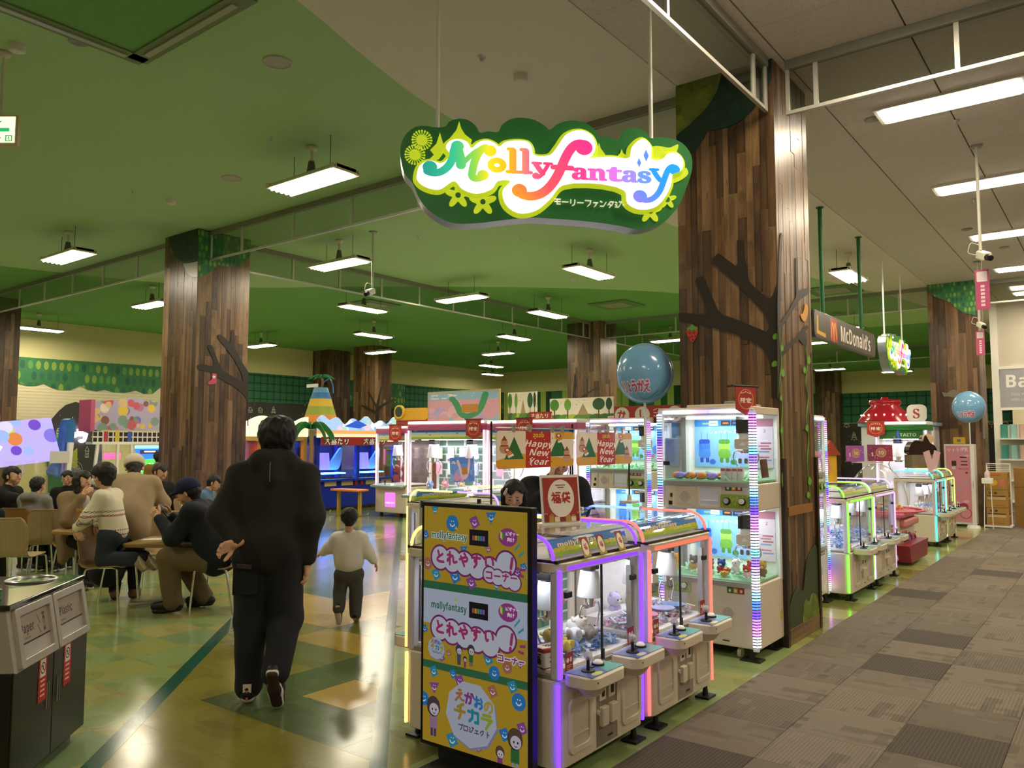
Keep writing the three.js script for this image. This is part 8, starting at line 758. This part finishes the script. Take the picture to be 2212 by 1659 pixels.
{ const p = thing('red_dome_topper', 'glossy red domed figure with white studs on the counter of a white game', 'figure', [-3.75, 1.95, -17.05]); put(p, 'dome', lathe([[0, 0.52], [0.06, 0.52], [0.08, 0.47], [0.28, 0.46], [0.3, 0.4], [0.26, 0.34], [0.4, 0.2], [0.52, 0.02], [0.5, 0], [0, 0]], 28), mat(0xa8182a, 0.2)); for (let k = 0; k < 18; k++) put(p, 'stud', sph(0.018, 8, 6), glow(0xfff0e0, 1), [0.44 * Math.cos(k * 0.349), 0.16, 0.44 * Math.sin(k * 0.349)]); const c = thing('letter_topper', 'white rounded letter S topper next to the red domed figure', 'sign', [-3.15, 1.95, -16.9]); put(c, 'tile', ext(rrect(0.34, 0.34, 0.1), 0.06), WHITE, [0, 0.18, 0]); put(c, 'letter', bx(0.26, 0.28, 0.006), print(64, 64, (g, W, H) => { g.fillStyle = '#f2f0ea'; g.fillRect(0, 0, W, H); word(g, 'S', 32, 34, 58, '#b0402c', { face: 'serif' }); }), [0, 0.18, 0.064]); const q = thing('white_counter', 'white topped cabinet under the red domed figure', 'cabinet', [-3.5, 0, -16.95]); put(q, 'body', bx(1.3, 1.88, 0.5), mat(0xd8d8dc, 0.4), [0, 0.94, -0.1]); put(q, 'top', bx(1.4, 0.06, 0.6), mat(0x8ab0c8, 0.3), [0, 1.92, -0.1]); }
{ const c = thing('chocolate_game_topper', 'dark brown dripping chocolate figure with round badge on the lime crane game', 'figure', [-2.72, 1.15, -14.75], 0.6); put(c, 'case', bx(0.4, 0.22, 0.3), new THREE.MeshPhysicalMaterial({ color: 0x9a8a70, roughness: 0.1, transmission: 0.6, thickness: 0 }), [0, 0.11, 0]); put(c, 'chocolate', ext(shapeOf([[-0.22, 0], [0.22, 0], [0.2, 0.12], [0.12, 0.18], [0.05, 0.3], [0, 0.2], [-0.12, 0.22], [-0.2, 0.14]], true), 0.2), mat(0x2a150e, 0.25), [0, 0.24, -0.1]); put(c, 'badge', cyl(0.09, 0.09, 0.03, 20), mat(0xd8b890, 0.4), [0.1, 0.48, 0.06], [Math.PI / 2, 0, 0]); }
for (const [x, z, r] of [[-2.5, -14.2, 0.3], [-2.45, -14.45, -0.3]]) single('leaning_card', 'pale pink card leaning on top of the turquoise crane game', 'card', bx(0.12, 0.32, 0.008), mat(0xd8b0b4, 0.5), [x, 1.28, z], [0, 0.9, r], 'cards on the turquoise crane game');
// ---------- clothes shop at the end of the walkway ----------
{ const s = struct('shop_front'); put(s, 'fascia', bx(6, 1.6, 0.3), WALLR, [0.75, 3.9, -21]); put(s, 'pier', bx(0.14, 4.7, 0.3), WHITE, [-2.25, 2.35, -20.95]); put(s, 'back_wall', bx(6, 4.6, 0.1), mat(0xe0d4b8, 0.8), [0.75, 2.3, -24]);
  const sg = thing('shop_name_board', 'pale grey shop name board with white script lettering', 'sign', [-1.32, 2.78, -20.83]); put(sg, 'board', bx(1.7, 0.86, 0.04), print(512, 256, (g, W, H) => { g.fillStyle = '#a8a8b0'; g.fillRect(0, 0, W, H); word(g, 'Ba', 96, 82, 116, '#f4f2ea', { style: 'bold' }); word(g, 'Easy wear', 120, 168, 26, '#d4d2cc', { style: '' }); word(g, 'with natural', 130, 204, 26, '#d4d2cc', { style: '' }); })); put(sg, 'frame', join([mv(bx(1.8, 0.06, 0.06), 0, 0.46, 0), mv(bx(1.8, 0.06, 0.06), 0, -0.46, 0)]), WHITE); rect(s, 0xfff0d8, 6, 2, 0.6, [0.5, 4.4, -22.3], [-Math.PI / 2, 0, 0]);
  const sh = thing('shop_shelf', 'white shop shelf unit stacked with towels behind the cardboard boxes', 'shelf', [-1.2, 0, -20.4]); for (let i = 0; i < 4; i++) put(sh, 'shelf_board', bx(2.0, 0.03, 0.5), WHITE, [0, 0.3 + i * 0.45, 0]); put(sh, 'back_panel', bx(2.0, 1.9, 0.03), mat(0xd8d0c4, 0.7), [0, 1.0, -0.25]); for (let i = 0; i < 20; i++) { const k = i % 10, row = (i / 10) | 0; single('rolled_towel', ['teal', 'pale aqua', 'blush'][k % 3] + ' rolled towel in the row on the ' + (row ? 'upper' : 'lower') + ' shop shelf', 'towel', join([mv(cyl(0.07, 0.07, 0.3, 14), 0, 0.15, 0), mv(cyl(0.045, 0.045, 0.304, 14), 0, 0.151, 0)]), mat([0x4a9a90, 0x9ac8c4, 0xd8b8a8][k % 3], 0.9), [-2.08 + k * 0.17, row ? 1.665 : 1.215, -20.35], undefined, 'towels on the shop shelf'); } }
// ---------- small things on the ceiling ----------
const onCeil = (label, cat, name, x, z, geo, m, group) => single(name, label, cat, geo, m, [x, CEIL, z], undefined, group);
const spk = lathe([[0, -0.004], [0.1, -0.004], [0.105, -0.012], [0.12, -0.008], [0.12, 0]], 28), det = lathe([[0, -0.055], [0.035, -0.055], [0.06, -0.045], [0.062, 0]], 20), spr = lathe([[0, -0.04], [0.016, -0.04], [0.012, -0.015], [0.035, -0.006], [0.035, 0]], 16), dl = lathe([[0, 0.0], [0.04, -0.006], [0.06, -0.01], [0.075, -0.004], [0.075, 0]], 24);
for (const [x, z] of [[-5.39, -3.85], [-8.25, -5.29]]) onCeil('round flush loudspeaker in the light green ceiling', 'loudspeaker', 'ceiling_speaker', x, z, spk, mat(0xb8b4ac, 0.6), 'ceiling loudspeakers');
for (const [x, z, l] of [[-6.79, -2.43, 'above the exit sign'], [-9.65, -5.32, 'on the light green ceiling near the smoke screen'], [-3.95, -5.26, 'on the white ceiling above the main sign'], [-11.9, -12.9, 'on the dark green ceiling'], [-8.2, -12.6, 'near the hall lamps on wires']]) onCeil('white smoke detector ' + l, 'smoke detector', 'smoke_detector', x, z, det, mat(0xe0dccf, 0.5));
for (const [x, z] of [[-4.0, -4.8], [-6.82, -4.81], [-9.65, -4.82], [-1.16, -8.61], [-1.4, -11.6], [-8.4, -8.6], [-7.2, -9.6]]) onCeil('tiny sprinkler head on the ceiling', 'sprinkler', 'sprinkler', x, z, spr, METAL, 'ceiling sprinklers');
for (const [x, z] of [[-6.35, -2.7], [-1.8, -8.08], [-1.7, -13.2], [-1.4, -14.8]]) onCeil('small round recessed downlight, switched off', 'downlight', 'downlight', x, z, dl, mat(0x8a8678, 0.3), 'downlights');
{ const a = struct('ceiling_light_well'); const A = [-6.15, -3.18]; put(a, 'well_panel', bx(1.6, 0.02, 1.4), DGREEN, [-5.5, CEIL - 0.012, -2.35]); for (const [x, z, w, d] of [[-5.46, -3.1, 1.52, 0.16], [-6.2, -2.4, 0.16, 1.5]]) { put(a, 'slot_frame', bx(w, 0.03, d), mat(0x7a8a60, 0.6), [x, CEIL - 0.02, z]); put(a, 'slot_diffuser', bx(w > 1 ? w - 0.3 : 0.05, 0.012, d > 1 ? d - 0.3 : 0.05), mat(0xb0b4a0, 0.3), [x, CEIL - 0.04, z]); } }
function cctv(label, x, z, drop, turn) { const c = thing('security_camera', label, 'camera', [x, CEIL, z], turn); put(c, 'flange', cyl(0.06, 0.06, 0.015, 18), GREYP, [0, -0.008, 0]); put(c, 'drop_pole', cyl(0.016, 0.016, drop, 10), mat(0xd4d0c2, 0.5), [0, -drop / 2, 0]); put(c, 'housing', mv(bx(0.085, 0.085, 0.2, 0.015), 0, 0, 0.03), mat(0xe4e0cc, 0.4), [0, -drop - 0.06, 0.04], [0.35, 0, 0]); put(c, 'lens', cyl(0.03, 0.034, 0.08, 16), BLACK, [0, -drop - 0.12, 0.19], [Math.PI / 2 + 0.35, 0, 0]); put(c, 'cable', tube([[0, -drop + 0.05, 0], [-0.09, -drop + 0.08, 0], [-0.12, -drop - 0.02, 0], [-0.04, -drop - 0.05, 0]], 0.005, 18, 5), mat(0xd4d0c2, 0.5)); }
cctv('security camera on a long pole over the carpeted walkway', -1.11, -9.49, 1.12, 0.5); cctv('security camera on a pole by the bat pillar', -1.9, -15.69, 1.05, 0.5); cctv('security camera on a pole behind the smoke screen in the green hall', -8.72, -7.96, 0.85, 0.4);
{ const b = thing('pink_hanging_tag', 'pink vertical notice hanging from the camera by the bat pillar', 'sign', [-1.9, 3.28, -15.72]); put(b, 'card', bx(0.13, 0.42, 0.012), print(64, 192, (g, W, H) => { g.fillStyle = '#c0507a'; g.fillRect(0, 0, W, H); fillR(g, 8, 8, 48, 50, '#e8d8dc', 6); for (let i = 0; i < 6; i++) fillR(g, 24, 74 + i * 18, 18, 12, '#f0d8e0'); })); put(b, 'cord', cyl(0.004, 0.004, 0.12, 5), WHITE, [0, 0.265, 0]); dup(b, [-1.11, 3.17, -9.52], 0, 'pink vertical notice hanging from the camera over the carpeted walkway'); }
for (const [x, z] of [[-13.4, -12.2], [-9.0, -15.6], [-4.6, -16.8]]) { const a = thing('air_conditioner', 'flat square air conditioner grille in the green ceiling', 'air conditioner', [x, CEIL, z], 0, 'ceiling air conditioners'); put(a, 'frame', bx(0.95, 0.03, 0.95), mat(0x6a8a58, 0.6), [0, -0.014, 0]); put(a, 'grille', bx(0.6, 0.012, 0.6), mat(0x9a9e88, 0.5), [0, -0.034, 0]); }
renderer.render(scene, camera);
